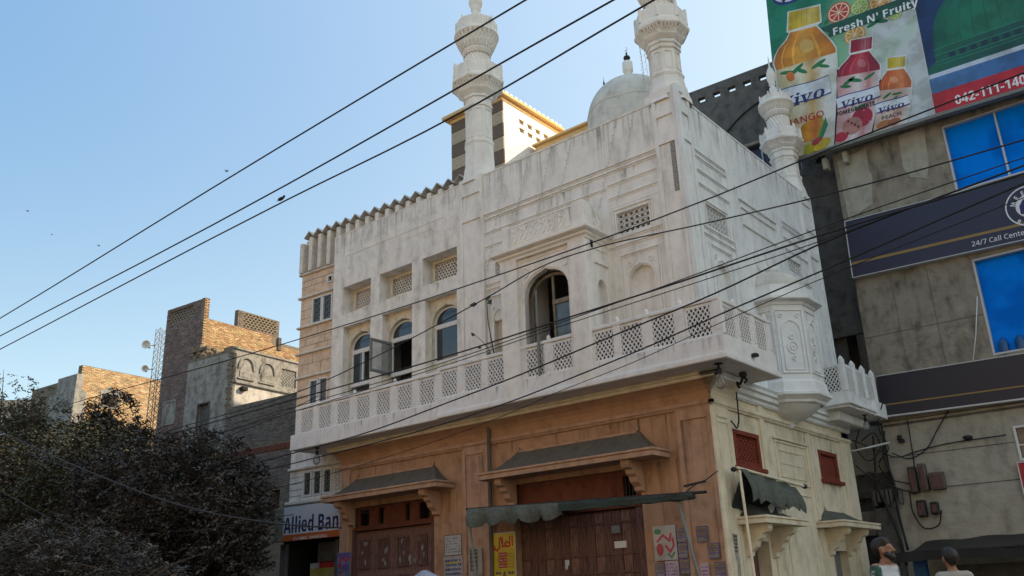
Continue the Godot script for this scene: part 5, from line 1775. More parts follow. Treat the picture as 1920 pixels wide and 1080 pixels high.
	for k in 11:
		var x := 4.75 + 0.3 * k
		ink(s, [Vector2(x, 16.14 - 0.02 * k * 0.6), Vector2(x + 0.18, 16.13 - 0.02 * k * 0.6), Vector2(x + 0.18, 15.95 - 0.02 * k * 0.6), Vector2(x, 15.96 - 0.02 * k * 0.6)], Color(0.006, 0.03, 0.04), z + 0.01)
	shade_strip(s, [Vector2(4.08, 15.62), Vector2(4.07, 15.48)], [Vector2(10.0, 15.38), Vector2(10.0, 15.22)], [Color(0.5, 0.58, 0.7), Color(0.55, 0.62, 0.72)], z + 0.008)
	shade_strip(s, [Vector2(4.07, 15.48), Vector2(4.06, 15.2), Vector2(4.06, 14.9)], [Vector2(10.0, 15.22), Vector2(10.0, 14.9), Vector2(10.0, 14.6)], [Color(0.08, 0.19, 0.42), Color(0.03, 0.11, 0.32), Color(0.02, 0.09, 0.28)], z + 0.008)
	ink(s, [Vector2(4.05, 14.97), Vector2(10.0, 14.72), Vector2(10.0, 14.05), Vector2(4.04, 14.3)], Color(0.5, 0.012, 0.025), z + 0.012)
	obj("print", s, M.print, b)
	lettering("lettering", "042-111-140-", 0.3, Vector3(4.62, 14.5, z + 0.014) - ORG, M.letter_white, b, 0, true, false, 0.83, 0.0, Basis(Vector3(0, 0, 1), deg_to_rad(-2.4)))

# ---------- neighbours on the left and behind ----------
func brickwork(parent: Node3D, x0: float, x1: float, y0: float, y1: float, z: float, tones: Array, skip: Callable, bw := 0.23, bh := 0.075) -> void:   # every brick of a face, in the frame T
	var s := SurfaceTool.new()
	s.begin(Mesh.PRIMITIVE_TRIANGLES)
	s.set_smooth_group(-1)
	var keep := T
	var org := ORG
	T = Transform3D()
	ORG = Vector3.ZERO
	bx(s, Vector3(-bw * 0.47, -bh * 0.43, -0.05), Vector3(bw * 0.47, bh * 0.43, 0.012), 0.006)
	T = keep
	ORG = org
	s.generate_normals()
	s.set_material(M.brick)
	var mesh := s.commit()
	var at: Array[Transform3D] = []
	var col: Array[Color] = []
	var rows := int((y1 - y0) / bh)
	var n := FastNoiseLite.new()
	n.frequency = 0.45
	for j in rows:
		var x := x0 + (bw * 0.5 if j % 2 else 0.0) + bw * 0.5
		while x < x1 - bw * 0.3:
			var y := y0 + bh * (j + 0.5)
			if not skip.call(x, y):
				var p := Vector3(x + rng.randf_range(-0.006, 0.006), y + rng.randf_range(-0.004, 0.004), z + rng.randf_range(-0.012, 0.012))
				var b := Basis(Vector3(0, 0, 1), rng.randf_range(-0.025, 0.025)) * Basis(Vector3.UP, rng.randf_range(-0.03, 0.03))
				at.append(Transform3D(T.basis * b, T * p - ORG))
				var c: Color = tones[rng.randi() % tones.size()]
				col.append(c * (0.85 + 0.3 * n.get_noise_2d(x * 3.0, y * 3.0) + rng.randf_range(-0.15, 0.15)))
			x += bw
	var mm := MultiMesh.new()
	mm.transform_format = MultiMesh.TRANSFORM_3D
	mm.use_colors = true
	mm.mesh = mesh
	mm.instance_count = at.size()
	for i in at.size():
		mm.set_instance_transform(i, at[i])
		mm.set_instance_color(i, col[i])
	var o := MultiMeshInstance3D.new()
	o.multimesh = mm
	o.name = "brickwork"
	o.set_meta("kind", "stuff")
	parent.add_child(o, true)

func grille_window(parent: Node3D, x0: float, x1: float, y0: float, y1: float, z: float) -> void:   # white casement with an ornamental iron grille
	var s := mb()
	frame(s, x0, x1, y0, y1, 0.055, z - 0.06, z + 0.03, 0.008)
	var f := obj("window", s, M.frame_white, parent)
	s = mb()
	rect(s, x0 + 0.05, x1 - 0.05, y0 + 0.05, y1 - 0.05, z - 0.05, z - 0.03)
	obj("pane", s, M.glass, f)
	s = mb()
	var w := x1 - x0 - 0.11
	for k in 4:
		var x := x0 + 0.055 + w * (k + 0.5) / 4.0
		tube(s, [Vector3(x, y0 + 0.05, z), Vector3(x, y1 - 0.05, z)], 0.008, 4)
	var h := y1 - y0 - 0.11
	for j in 4:
		var y := y0 + 0.055 + h * (j + 0.5) / 4.0
		annulus(s, Vector2((x0 + x1) / 2, y), Vector2(w * 0.4, h * 0.11), Vector2(w * 0.36, h * 0.093), 8, z - 0.01, z + 0.01)
	obj("grille", s, M.frame_grey, f)

func neighbours_left() -> void:
	cream_building()
	striped_tower()
	brick_block()
	far_houses()

func cream_building() -> void:
	T = FRONT
	var c := thing("tan_building", "tall tan stone house with zigzag roof edge, left of the mosque", "building", Vector3(-13.2, 0, -0.35))
	T = Transform3D(Basis(Vector3.UP, deg_to_rad(4.0)), Vector3(-13.2, 0, -0.35))
	var s := mb()
	wall(s, -2.0, 0.3, 5.2, 11.85, -0.3, 0.0, [[-1.42, -0.42, 9.95, 10.92], [-1.4, -0.5, 7.15, 8.02], [-0.68, -0.45, 11.32, 11.55]])
	bx(s, Vector3(-2.0, 5.2, -8.0), Vector3(0.15, 11.85, -0.55))
	var up := obj("wall", s, M.tan, c)
	# stone courses of the facing
	s = mb()
	for y in [11.4, 11.62, 10.55, 10.25, 9.5, 9.25, 8.6, 7.75, 7.45, 6.8, 6.4]:
		rect(s, -2.0, (-1.45 if y < 10.9 and y > 9.95 or y < 8.0 and y > 7.1 else 0.28), y, y + 0.012, -0.01, 0.006)
	for q in [[-1.5, 11.4, 11.62], [-1.25, 11.62, 11.83], [-0.9, 11.4, 11.62], [-1.7, 9.25, 9.5], [-1.1, 9.5, 9.9], [-0.75, 9.25, 9.5], [-1.5, 8.2, 8.6], [-0.9, 8.2, 8.6], [-1.3, 8.6, 8.95]]:
		rect(s, q[0], q[0] + 0.012, q[1], q[2], -0.01, 0.006)
	obj("stone_joint", s, M.mortar, up)
	s = mb()
	for y in [11.85, 10.98, 9.9, 8.96, 8.12]:
		rect(s, -2.1, 0.3, y, y + 0.07, -0.05, 0.09, 0.015)
	obj("string_course", s, M.tan_band, up)
	grille_window(up, -1.42, -0.93, 9.96, 10.91, 0.0)
	grille_window(up, -0.91, -0.42, 9.96, 10.91, 0.0)
	grille_window(up, -1.4, -0.97, 7.16, 8.01, 0.0)
	grille_window(up, -0.93, -0.5, 7.16, 8.01, 0.0)
	s = mb()
	frame(s, -0.7, -0.43, 11.3, 11.57, 0.05, -0.05, 0.04, 0.008)
	var v := obj("vent", s, M.frame_white, up)
	s = mb()
	rect(s, -0.66, -0.47, 11.34, 11.53, -0.1, -0.06)
	obj("opening", s, M.dark, v)
	# attic storey with fins, running on behind the mosque annex
	s = mb()
	wall(s, -2.0, 6.2, 11.92, 13.22, -0.3, -0.12, [[-1.68, -1.58, 12.85, 13.02], [-1.25, -1.1, 12.85, 13.02], [-0.8, -0.68, 12.85, 13.02], [-0.32, -0.22, 12.85, 13.02]])
	bx(s, Vector3(0.16, 12.75, -8.0), Vector3(6.2, 13.2, -3.4))
	bx(s, Vector3(-2.0, 11.92, -8.0), Vector3(0.15, 13.2, -0.4))
	var at := obj("attic_wall", s, M.tan, c)
	for k in 18:
		var x := -1.93 + 0.457 * k
		s = mb()
		rect(s, x - 0.085, x + 0.085, 11.92, 13.18 - (0.14 if k == 0 else 0.0), -0.12, 0.16, 0.01)
		obj("fin", s, M.tan_band, at)
	s = mb()   # folded roof
	for k in 17:
		var x := -1.93 + 0.457 * k + 0.12
		for q in [[x, x + 0.2285, 13.19, 13.4], [x + 0.2285, x + 0.457, 13.4, 13.19]]:
			prism(s, PackedVector2Array([Vector2(q[0], q[2]), Vector2(q[1], q[3]), Vector2(q[1], q[3] + 0.04), Vector2(q[0], q[2] + 0.04)]), -3.2, 0.17)
	obj("folded_roof", s, M.lime, at)
	s = mb()
	rect(s, -1.7, -1.25, 13.15, 13.78, -1.5, -0.6, 0.03)
	obj("roof_tank", s, M.lime, at)
	# lower storey
	s = mb()
	wall(s, -2.1, 0.9, 3.9, 5.95, -0.3, 0.03, [[-1.46, -0.04, 4.2, 5.0]])
	bx(s, Vector3(-2.1, 3.9, -6.0), Vector3(0.6, 5.2, -0.4))
	var lo := obj("lower_wall", s, M.white_worn, c)
	s = mb()
	for y in [4.25, 4.45, 4.65, 4.85]: rect(s, -2.1, -1.5, y, y + 0.015, 0.02, 0.036)
	obj("stone_joint", s, M.mortar, lo)
	for k in 4: grille_window(lo, -1.46 + 0.46 * k, -1.05 + 0.46 * k, 4.2, 5.0, 0.03)
	s = mb()
	rect(s, -2.15, 0.9, 5.07, 5.15, 0.0, 0.12, 0.015)
	rect(s, -2.1, 0.9, 3.98, 4.08, 0.0, 0.22, 0.015)
	obj("ledge", s, M.tan_band, lo)
	# dark shop front
	s = mb()
	bx(s, Vector3(-2.3, -0.4, -3.0), Vector3(0.9, 3.85, -2.8))
	bx(s, Vector3(-2.3, -0.4, -2.8), Vector3(-2.1, 3.85, 0.0))
	var sh := obj("shop_front", s, M.dark, c)
	s = mb()
	rect(s, -2.3, -2.0, -0.4, 2.8, 0.0, 0.12, 0.02)
	rect(s, 0.1, 0.25, -0.4, 2.8, -0.1, 0.05, 0.01)
	rect(s, -0.95, 0.1, 2.2, 2.78, -0.3, -0.25)
	obj("shop_post", s, M.concrete_dark, sh)
	var g := thing("bank_sign", "white bank sign with navy letters and orange strip beside the mosque shop floor", "sign", Vector3(-15.5, 2.85, -0.1))
	T = Transform3D(Basis(Vector3.UP, deg_to_rad(4.0)), Vector3(-13.2, 0, -0.35))
	s = mb()
	rect(s, -2.36, 1.2, 3.05, 3.9, 0.14, 0.3)
	obj("face", s, M.sign_white, g)
	s = mb()
	rect(s, -2.36, 1.2, 2.86, 3.048, 0.14, 0.304)
	obj("orange_strip", s, M.orange, g)
	s = mb()
	rect(s, -2.42, -1.98, 2.86, 3.9, 0.12, 0.31, 0.01)
	var lg := obj("left_panel", s, M.concrete, g)
	s = mb()
	prism(s, PackedVector2Array([Vector2(-2.3, 3.45), Vector2(-2.12, 3.7), Vector2(-2.05, 3.6), Vector2(-2.1, 3.35), Vector2(-2.2, 3.2), Vector2(-2.3, 3.3)]), 0.31, 0.316)
	obj("mark", s, M.frame_grey, lg)
	s = mb()
	rect(s, -1.95, 1.2, 3.22, 3.235, 0.3, 0.304)
	obj("line", s, M.letter_navy, g)
	lettering("lettering", "Allied Bank", 0.48, T * Vector3(-1.96, 3.32, 0.3) - ORG, M.letter_navy, g, 0, true, false, 0.78, 0.0, T.basis)
	lettering("lettering", "ISLAMIC BANKING", 0.09, T * Vector3(-1.5, 2.91, 0.304) - ORG, M.letter_white, g, 0, false, false, 1.5, 0.0, T.basis)
	var po := thing("shop_poster", "yellow poster with red heading in the dark shop under the bank sign", "poster", Vector3(-14.0, 1.0, -0.3))
	T = Transform3D(Basis(Vector3.UP, deg_to_rad(4.0)), Vector3(-13.2, 0, -0.35))
	s = mb()
	s.set_color(Color(0.35, 0.3, 0.07))
	rect(s, -1.0, 0.05, 0.9, 2.0, -0.02, 0.0)
	s.set_color(Color(0.4, 0.03, 0.03))
	rect(s, -0.6, 0.05, 2.0, 2.16, -0.02, 0.0)
	s.set_color(Color(0.4, 0.4, 0.4))
	rect(s, -1.0, -0.6, 2.0, 2.16, -0.02, 0.0)
	s.set_color(Color(0.3, 0.2, 0.16))
	prism(s, PackedVector2Array([Vector2(-0.3, 0.95), Vector2(0.0, 0.95), Vector2(0.0, 1.9), Vector2(-0.12, 1.92), Vector2(-0.2, 1.7), Vector2(-0.3, 1.55)]), 0.0, 0.004)
	obj("sheet", s, M.print, po)

func striped_tower() -> void:
	T = FRONT
	var t := thing("striped_tower", "tall block with brown and cream bands and a sunlit white side behind left minaret", "building", Vector3(-19, 0, -14))
	var s := mb()
	bx(s, Vector3(-20.9, -0.4, -19.1), Vector3(-17.2, 26.3, -14.1))
	obj("wall", s, M.tower_white, t)
	for k in 24:
		s = mb()
		var y := 26.3 - 0.78 * (k + 1)
		rect(s, -20.92, -17.18, y, y + 0.74, -14.1, -14.0)
		obj("brown_band" if k % 2 == 0 else "cream_band", s, M.tower_brown if k % 2 == 0 else M.tower_cream, t)
	s = mb()
	bx(s, Vector3(-21.3, 26.32, -19.3), Vector3(-16.95, 26.52, -13.6), 0.03)
	bx(s, Vector3(-20.95, 26.1, -19.15), Vector3(-17.15, 26.3, -13.95), 0.03)
	var r := obj("roof_eave", s, M.beige, t)
	s = mb()
	for k in 14: bx(s, Vector3(-17.12, 26.52, -13.7 - 0.4 * k), Vector3(-17.0, 26.64, -13.95 - 0.4 * k + 0.02))
	obj("roof_edge_block", s, M.tower_white, r)
	T = Transform3D(Basis(Vector3(0, 0, -1), Vector3(0, 1, 0), Vector3(1, 0, 0)), Vector3(-17.2, 0, 0))
	for row in 2:
		for k in 4 - 0 * row:
			s = mb()
			var x := 15.45 + 0.72 * k
			var y := 25.3 - 0.52 * row
			rect(s, x, x + 0.34, y, y + 0.2, -0.02, 0.008)
			var w := obj("vent", s, M.tower_brown, t)
			s = mb()
			rect(s, x - 0.03, x + 0.37, y + 0.2, y + 0.24, -0.02, 0.05)
			obj("hood", s, M.beige, w)
	T = FRONT
	var l := thing("roof_building", "low beige roof with sunlight coloured into its parapet, seen between striped block and dome", "building", Vector3(-15, 0, -18))
	s = mb()
	bx(s, Vector3(-17.0, -0.4, -24.0), Vector3(-11.9, 24.15, -16.5))
	obj("wall", s, M.beige, l)
	s = mb()
	bx(s, Vector3(-17.1, 24.16, -24.2), Vector3(-11.8, 24.3, -16.3), 0.03)
	obj("coping", s, M.beige, l)

func brick_block() -> void:
	var red := [Color(0.2, 0.15, 0.14), Color(0.23, 0.165, 0.15), Color(0.17, 0.14, 0.13), Color(0.25, 0.19, 0.17)]  # front and screen bricks, shade put into the darker tones
	var warm := [Color(0.48, 0.32, 0.16), Color(0.52, 0.36, 0.19), Color(0.42, 0.25, 0.13), Color(0.56, 0.41, 0.23), Color(0.44, 0.24, 0.13)]  # flank bricks of the same house, sunlight put into the brighter tones
	T = FRONT
	var b := thing("brick_tower", "tall dark brick house with sunlit brick flank and honeycomb parapet", "building", Vector3(-36, 0, -8))
	var F5 := Transform3D(Basis(Vector3.UP, deg_to_rad(5.0)), Vector3(-34, 0, -8))
	var R5 := F5 * Transform3D(Basis(Vector3(0, 0, -1), Vector3(0, 1, 0), Vector3(1, 0, 0)), Vector3(-0.63, 0, 0))   # flank frame: x runs back
	T = F5
	var s := mb()
	bx(s, Vector3(-4.2, -0.4, -7.5), Vector3(-0.63, 16.3, -0.06))
	var w := obj("wall", s, M.mortar, b)
	var slot := [[-4.0, -1.7, 17.5, 17.6]]
	for r in 4:
		for k in 9:
			if r < 3 or k < 7: slot.append([-4.0 + 0.27 * k + 0.13 * (r % 2), -3.86 + 0.27 * k + 0.13 * (r % 2), 17.34 - 0.15 * r, 17.42 - 0.15 * r])
	s = mb()
	wall(s, -4.2, -0.63, 16.3, 17.8, -0.32, -0.05, slot)
	var pp := obj("pierced_parapet", s, M.mortar, w)
	var in_slot := func(x: float, y: float) -> bool:
		for q in slot:
			if x > q[0] - 0.08 and x < q[1] + 0.08 and y > q[2] - 0.03 and y < q[3] + 0.03: return true
		return (x > -3.6 and x < -2.45 and y > 10.8 and y < 12.2)
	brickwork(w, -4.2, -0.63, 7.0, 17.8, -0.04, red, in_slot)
	s = mb()
	rect(s, -3.55, -2.5, 10.85, 12.15, -0.08, -0.02)
	frame(s, -3.6, -2.45, 10.8, 12.2, 0.09, -0.06, 0.03)
	obj("bricked_window", s, M.plaster_old, w)
	T = R5
	s = mb()   # flank parapet, stepping down
	rect(s, 0.0, 0.32, 16.3, 17.8, -0.3, 0.0)
	rect(s, 0.32, 5.5, 16.3, 16.62, -0.3, 0.0)
	obj("flank_parapet", s, M.mortar, w)
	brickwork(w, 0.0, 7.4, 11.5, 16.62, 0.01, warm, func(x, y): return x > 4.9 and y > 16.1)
	brickwork(w, 0.0, 0.34, 16.62, 17.8, 0.01, warm, func(_x, _y): return false)
	# honeycomb screen standing on the flank
	s = mb()
	var hs := []
	for r in 6:
		for k in 9: hs.append([2.75 + 0.27 * k + 0.13 * (r % 2), 2.9 + 0.27 * k + 0.13 * (r % 2), 16.72 + 0.15 * r, 16.81 + 0.15 * r])
	wall(s, 2.33, 5.45, 16.62, 17.65, -0.3, 0.0, hs)
	var hc := obj("honeycomb_parapet", s, M.mortar, w)
	var in_h := func(x: float, y: float) -> bool:
		for q in hs:
			if x > q[0] - 0.09 and x < q[1] + 0.09 and y > q[2] - 0.03 and y < q[3] + 0.03: return true
		return false
	brickwork(hc, 2.33, 5.45, 16.62, 17.65, 0.01, red, in_h)
	s = mb()
	rect(s, 5.45, 7.6, 14.0, 16.1, -0.4, -0.02)
	obj("rear_wall", s, M.mortar, w)
	s = mb()
	rect(s, 5.35, 5.6, 15.8, 16.6, -0.5, 0.12, 0.02)
	obj("rear_pier", s, M.concrete_dark, w)
	# plastered house with arched frieze on the flank
	T = FRONT
	b = thing("plastered_house", "grey plastered house with broken brick corner and arched frieze beside brick tower", "building", Vector3(-33.5, 0, -8))
	T = F5
	s = mb()
	wall(s, -1.42, 2.32, -0.4, 14.0, -0.2, 0.16, [[-0.2, 0.75, 8.6, 11.5]])
	bx(s, Vector3(-1.42, -0.4, -6.0), Vector3(2.25, 14.0, -0.2))
	w = obj("wall", s, M.plaster_old, b)
	s = mb()   # broken brick courses along the top
	for r in 5:
		var n := 11 - r * 2
		for k in n:
			if (k + r) % 2 == 0 or r < 1 or r == 3:
				var x := -1.4 + 0.3 * k
				rect(s, x, x + 0.26, 14.0 + 0.2 * r, 14.0 + 0.2 * r + (0.2 if r % 3 == 0 else 0.17), -0.15, 0.12 + 0.03 * (k % 2), 0.015)
	rect(s, 1.6, 2.3, 14.0, 14.35, -0.2, 0.15, 0.02)
	obj("broken_parapet", s, M.mortar, w)
	s = mb()
	rect(s, -1.42, 2.3, 13.55, 13.66, 0.1, 0.2, 0.02)
	rect(s, 0.6, 1.2, 13.0, 13.5, 0.155, 0.175)
	obj("plaster_band", s, M.plaster_old, w)
	s = mb()
	rect(s, -0.2, 0.75, 8.6, 11.5, -0.1, -0.05)
	frame(s, -0.26, 0.81, 8.5, 11.56, 0.09, 0.1, 0.2, 0.01)
	rect(s, -0.12, 0.66, 10.4, 11.4, -0.05, -0.02)
	obj("window", s, M.concrete_dark, w)
	T = F5 * Transform3D(Basis(Vector3(0, 0, -1), Vector3(0, 1, 0), Vector3(1, 0, 0)), Vector3(2.26, 0, 0))
	s = mb()
	wall(s, -0.1, 5.8, 12.5, 14.2, -0.3, 0.06, [[3.3, 4.4, 12.75, 13.75]])
	rect(s, -0.1, 5.8, 12.35, 12.5, -0.1, 0.16, 0.03)
	rect(s, -0.1, 5.8, 14.2, 14.32, -0.3, 0.14, 0.03)
	var fr := obj("frieze", s, M.plaster_old, w)
	for k in 2:
		s = mb()
		var cx := 0.85 + 1.45 * k
		var p := []
		for q in arch_line(cx, 0.5, 13.2, 13.85, 12): p.append(q)
		ribbon(s, p, 0.09, 0.05, 0.14)
		rect(s, cx - 0.55, cx + 0.55, 12.62, 12.72, 0.05, 0.14, 0.02)
		prism(s, PackedVector2Array([Vector2(cx - 0.4, 12.75), Vector2(cx + 0.4, 12.75), Vector2(cx + 0.42, 13.1), Vector2(cx + 0.2, 13.5), Vector2(cx, 13.62), Vector2(cx - 0.2, 13.5), Vector2(cx - 0.42, 13.1)]), 0.05, 0.1)
		obj("arched_relief", s, M.plaster_old, fr)
	s = mb()
	pierced(s, 3.3, 4.4, 12.75, 13.75, 5, 5, -0.1, 0.0, 0.6)
	obj("pierced_panel", s, M.concrete_dark, fr)
	s = mb()
	rect(s, -0.1, 5.8, 10.0, 12.35, -0.05, 0.03)
	var lw := obj("whitewashed_wall", s, M.lime, w)
	s = mb()
	var dp := [Vector2(2.0, 10.0)]
	for q in arch_line(2.6, 0.6, 10.9, 11.4, 10): dp.append(q)
	dp.append(Vector2(3.2, 10.0))
	prism(s, PackedVector2Array(dp), 0.025, 0.035)
	rect(s, 0.5, 0.9, 12.0, 12.2, 0.03, 0.3, 0.03)
	obj("arched_opening", s, M.dark, lw)
	T = F5 * Transform3D(Basis(Vector3.UP, PI / 4), Vector3(2.28, 0, 0.1))
	s = mb()
	for k in 30:
		var y := 10.6 + 0.115 * k
		var wd := rng.randf_range(0.06, 0.2)
		rect(s, -wd, wd * 0.7, y, y + 0.085, -0.1, 0.06 + rng.randf_range(0.0, 0.03), 0.012)
	obj("broken_corner_brick", s, M.mortar, w)
	# low brick house in front
	T = FRONT
	b = thing("low_brick_house", "low weathered brick wall house between trees and the tan house", "building", Vector3(-29, 0, -8))
	T = F5
	s = mb()
	wall(s, 2.36, 12.0, -0.4, 10.9, -0.5, 0.3, [[4.6, 5.4, 4.6, 6.3], [6.3, 6.9, 4.6, 6.3]])
	bx(s, Vector3(2.4, -0.4, -4.0), Vector3(12.0, 9.6, -1.0))
	w = obj("wall", s, M.mortar, b)
	var open := func(x: float, y: float) -> bool: return (y > 4.5 and y < 6.4 and (x > 4.45 and x < 5.5 or x > 6.2 and x < 7.0)) or (y > 8.15 and y < 8.6) or (x > 2.9 and x < 4.6 and y < 8.15 and y > 7.0)
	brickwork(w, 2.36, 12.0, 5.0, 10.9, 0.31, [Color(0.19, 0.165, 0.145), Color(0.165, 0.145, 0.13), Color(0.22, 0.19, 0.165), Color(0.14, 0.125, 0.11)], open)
	s = mb()
	rect(s, 2.36, 12.0, 8.2, 8.5, 0.28, 0.34, 0.02)
	obj("red_band", s, M.red_panel, w)
	s = mb()
	rect(s, 2.9, 4.6, 7.0, 8.15, 0.28, 0.32)
	rect(s, 2.4, 5.0, 7.9, 8.0, 0.28, 0.7, 0.02)
	obj("plaster_patch", s, M.plaster_old, w)
	s = mb()
	rect(s, 4.6, 6.95, 4.6, 6.3, -0.48, -0.4)
	obj("window", s, M.dark, w)

func far_houses() -> void:
	var warm := [Color(0.52, 0.37, 0.2), Color(0.56, 0.41, 0.23), Color(0.46, 0.29, 0.15), Color(0.6, 0.46, 0.28), Color(0.5, 0.3, 0.16)]
	T = FRONT
	var b := thing("sunlit_house", "far brick house with one small dark window in its sunlit flank", "building", Vector3(-57, 0, -12))
	var F := Transform3D(Basis(Vector3.UP, deg_to_rad(5.0)), Vector3(-50, 0, -12))
	T = F
	var s := mb()
	bx(s, Vector3(-14.0, -0.4, -12.0), Vector3(-7.1, 18.0, -0.1))
	rect(s, -7.6, -7.1, 18.0, 18.85, -12.0, -0.1)
	var w := obj("wall", s, M.mortar, b)
	s = mb()
	bx(s, Vector3(-9.4, -0.4, -0.08), Vector3(-5.9, 16.6, 0.9), 0.03)
	bx(s, Vector3(-9.2, 16.6, -0.05), Vector3(-6.6, 18.0, 0.5), 0.03)
	obj("front_projection", s, M.plaster_old, w)
	T = F * Transform3D(Basis(Vector3(0, 0, -1), Vector3(0, 1, 0), Vector3(1, 0, 0)), Vector3(-7.1, 0, 0))
	brickwork(w, 0.1, 12.0, 10.5, 18.85, 0.01, warm, func(x, y): return (x > 1.75 and x < 3.4 and y > 15.9 and y < 17.1), 0.3, 0.1)
	s = mb()
	frame(s, 1.75, 3.4, 15.9, 17.1, 0.16, -0.06, 0.06, 0.02)
	prism(s, PackedVector2Array([Vector2(1.4, 17.1), Vector2(3.8, 17.1), Vector2(3.3, 17.55), Vector2(2.9, 17.25), Vector2(2.5, 17.6), Vector2(2.0, 17.3)]), -0.03, 0.04)
	var wf := obj("window", s, M.plaster_old, w)
	s = mb()
	rect(s, 1.9, 3.25, 16.05, 16.95, -0.05, 0.0)
	obj("opening", s, M.dark, wf)
	T = FRONT
	b = thing("pale_house", "pale sunlit house behind the feathery tree at the far left", "building", Vector3(-66, 0, -12))
	T = Transform3D(Basis(Vector3.UP, deg_to_rad(38.0)), Vector3(-66, 0, -14))
	s = mb()
	bx(s, Vector3(-14, -0.4, -8), Vector3(9, 18.2, 0))
	w = obj("wall", s, M.tower_cream, b)
	s = mb()
	bx(s, Vector3(-14, 15.1, -0.05), Vector3(9, 15.35, 0.9), 0.03)
	bx(s, Vector3(-14, 13.8, -0.05), Vector3(9, 14.0, 0.5), 0.03)
	obj("balcony_ledge", s, M.tower_white, w)
	s = mb()
	rect(s, -13, 8.6, 14.0, 15.1, -0.02, 0.02)
	obj("shutter_row", s, M.concrete_dark, w)
	# mast with two loudspeakers
	T = FRONT
	b = thing("lattice_mast", "thin steel lattice mast rising behind the brick tower", "mast", Vector3(-40.5, -0.4, -8.6))
	T = Transform3D(Basis(Vector3.UP, deg_to_rad(5.0)), Vector3(-40.45, 0, -8.61))
	s = mb()
	for x in [-0.22, 0.22]:
		for z in [-0.22, 0.22]:
			tube(s, [Vector3(x, -0.4, z), Vector3(x, 17.3, z)], 0.022, 4)
	obj("leg", s, M.frame_grey, b)
	s = mb()
	for k in 22:
		var y := 9.0 + 0.38 * k
		for q in [[-0.22, -0.22, 0.22, -0.22], [0.22, -0.22, 0.22, 0.22], [0.22, 0.22, -0.22, 0.22], [-0.22, 0.22, -0.22, -0.22]]:
			bar(s, Vector3(q[0], y, q[1]), Vector3(q[2], y + 0.38, q[3]), 0.02, 0.02)
			bar(s, Vector3(q[0], y + 0.38, q[1]), Vector3(q[2], y, q[3]), 0.016, 0.016)
	obj("brace", s, M.frame_grey, b)
	for q in [[16.35, "upper loudspeaker horn on the lattice mast", 0.25, 0.7], [14.85, "lower loudspeaker horn on the lattice mast", 0.2, 1.0]]:
		T = FRONT
		var h := thing("loudspeaker", q[1], "loudspeaker", Vector3(-40.9, q[0], -8.3), "loudspeaker horns on the mast")
		T = Transform3D(Basis(Vector3.UP, q[3]) * Basis(Vector3(1, 0, 0), PI / 2), Vector3(-41.1, q[0], -8.2))
		s = mb(true)
		lathe(s, [Vector2(0.0, -0.3), Vector2(0.1, -0.3), Vector2(0.12, -0.1), Vector2(0.16, 0.05), Vector2(q[2], 0.3), Vector2(q[2] + 0.02, 0.32), Vector2(q[2] - 0.02, 0.31), Vector2(0.14, 0.06), Vector2(0.0, 0.02)], 20, Vector3.ZERO)
		obj("horn", s, M.frame_white, h)
		T = FRONT
		s = mb()
		tube(s, [Vector3(-41.0, q[0], -8.3), Vector3(-40.65, q[0], -8.45)], 0.035, 6)
		obj("bracket", s, M.alu, h)

# ---------- things on and before the walls ----------
func glyph_rows(s: SurfaceTool, x0: float, x1: float, y0: float, y1: float, rows: int, c: Color, z: float, dense := 0.75) -> void:   # small print: rows of short marks
	var h := (y1 - y0) / rows
	for r in rows:
		var x := x0
		while x < x1 - 0.01:
			var w := rng.randf_range(0.012, 0.045) * (x1 - x0) / 0.5
			if rng.randf() < dense:
				var y := y0 + h * r
				ink(s, [Vector2(x, y + h * 0.18), Vector2(minf(x + w, x1), y + h * 0.18), Vector2(minf(x + w, x1), y + h * rng.randf_range(0.6, 0.85)), Vector2(x, y + h * rng.randf_range(0.55, 0.85))], c, z)
			x += w + 0.012 * (x1 - x0) / 0.5

func strokes(s: SurfaceTool, lines: Array, w: float, c: Color, z: float) -> void:   # brush lettering
	for L in lines:
		for i in L.size() - 1:
			var a: Vector2 = L[i]
			var b: Vector2 = L[i + 1]
			var d := (b - a).normalized() * w * 0.3
			var n := Vector2(-d.y, d.x).normalized() * w * 0.5
			ink(s, [a - d - n, b + d - n, b + d + n, a - d + n], c, z + 0.0005 * (i % 2))

func poster(label: String, x0: float, x1: float, y0: float, y1: float, z: float, paper: Color, group := "") -> Array:
	T = FRONT
	var p := thing("poster", label, "poster", Vector3((x0 + x1) / 2, y0, z), group)
	var s := mb()
	s.set_color(paper)
	rect(s, x0, x1, y0, y1, z, z + 0.006)
	return [p, s]

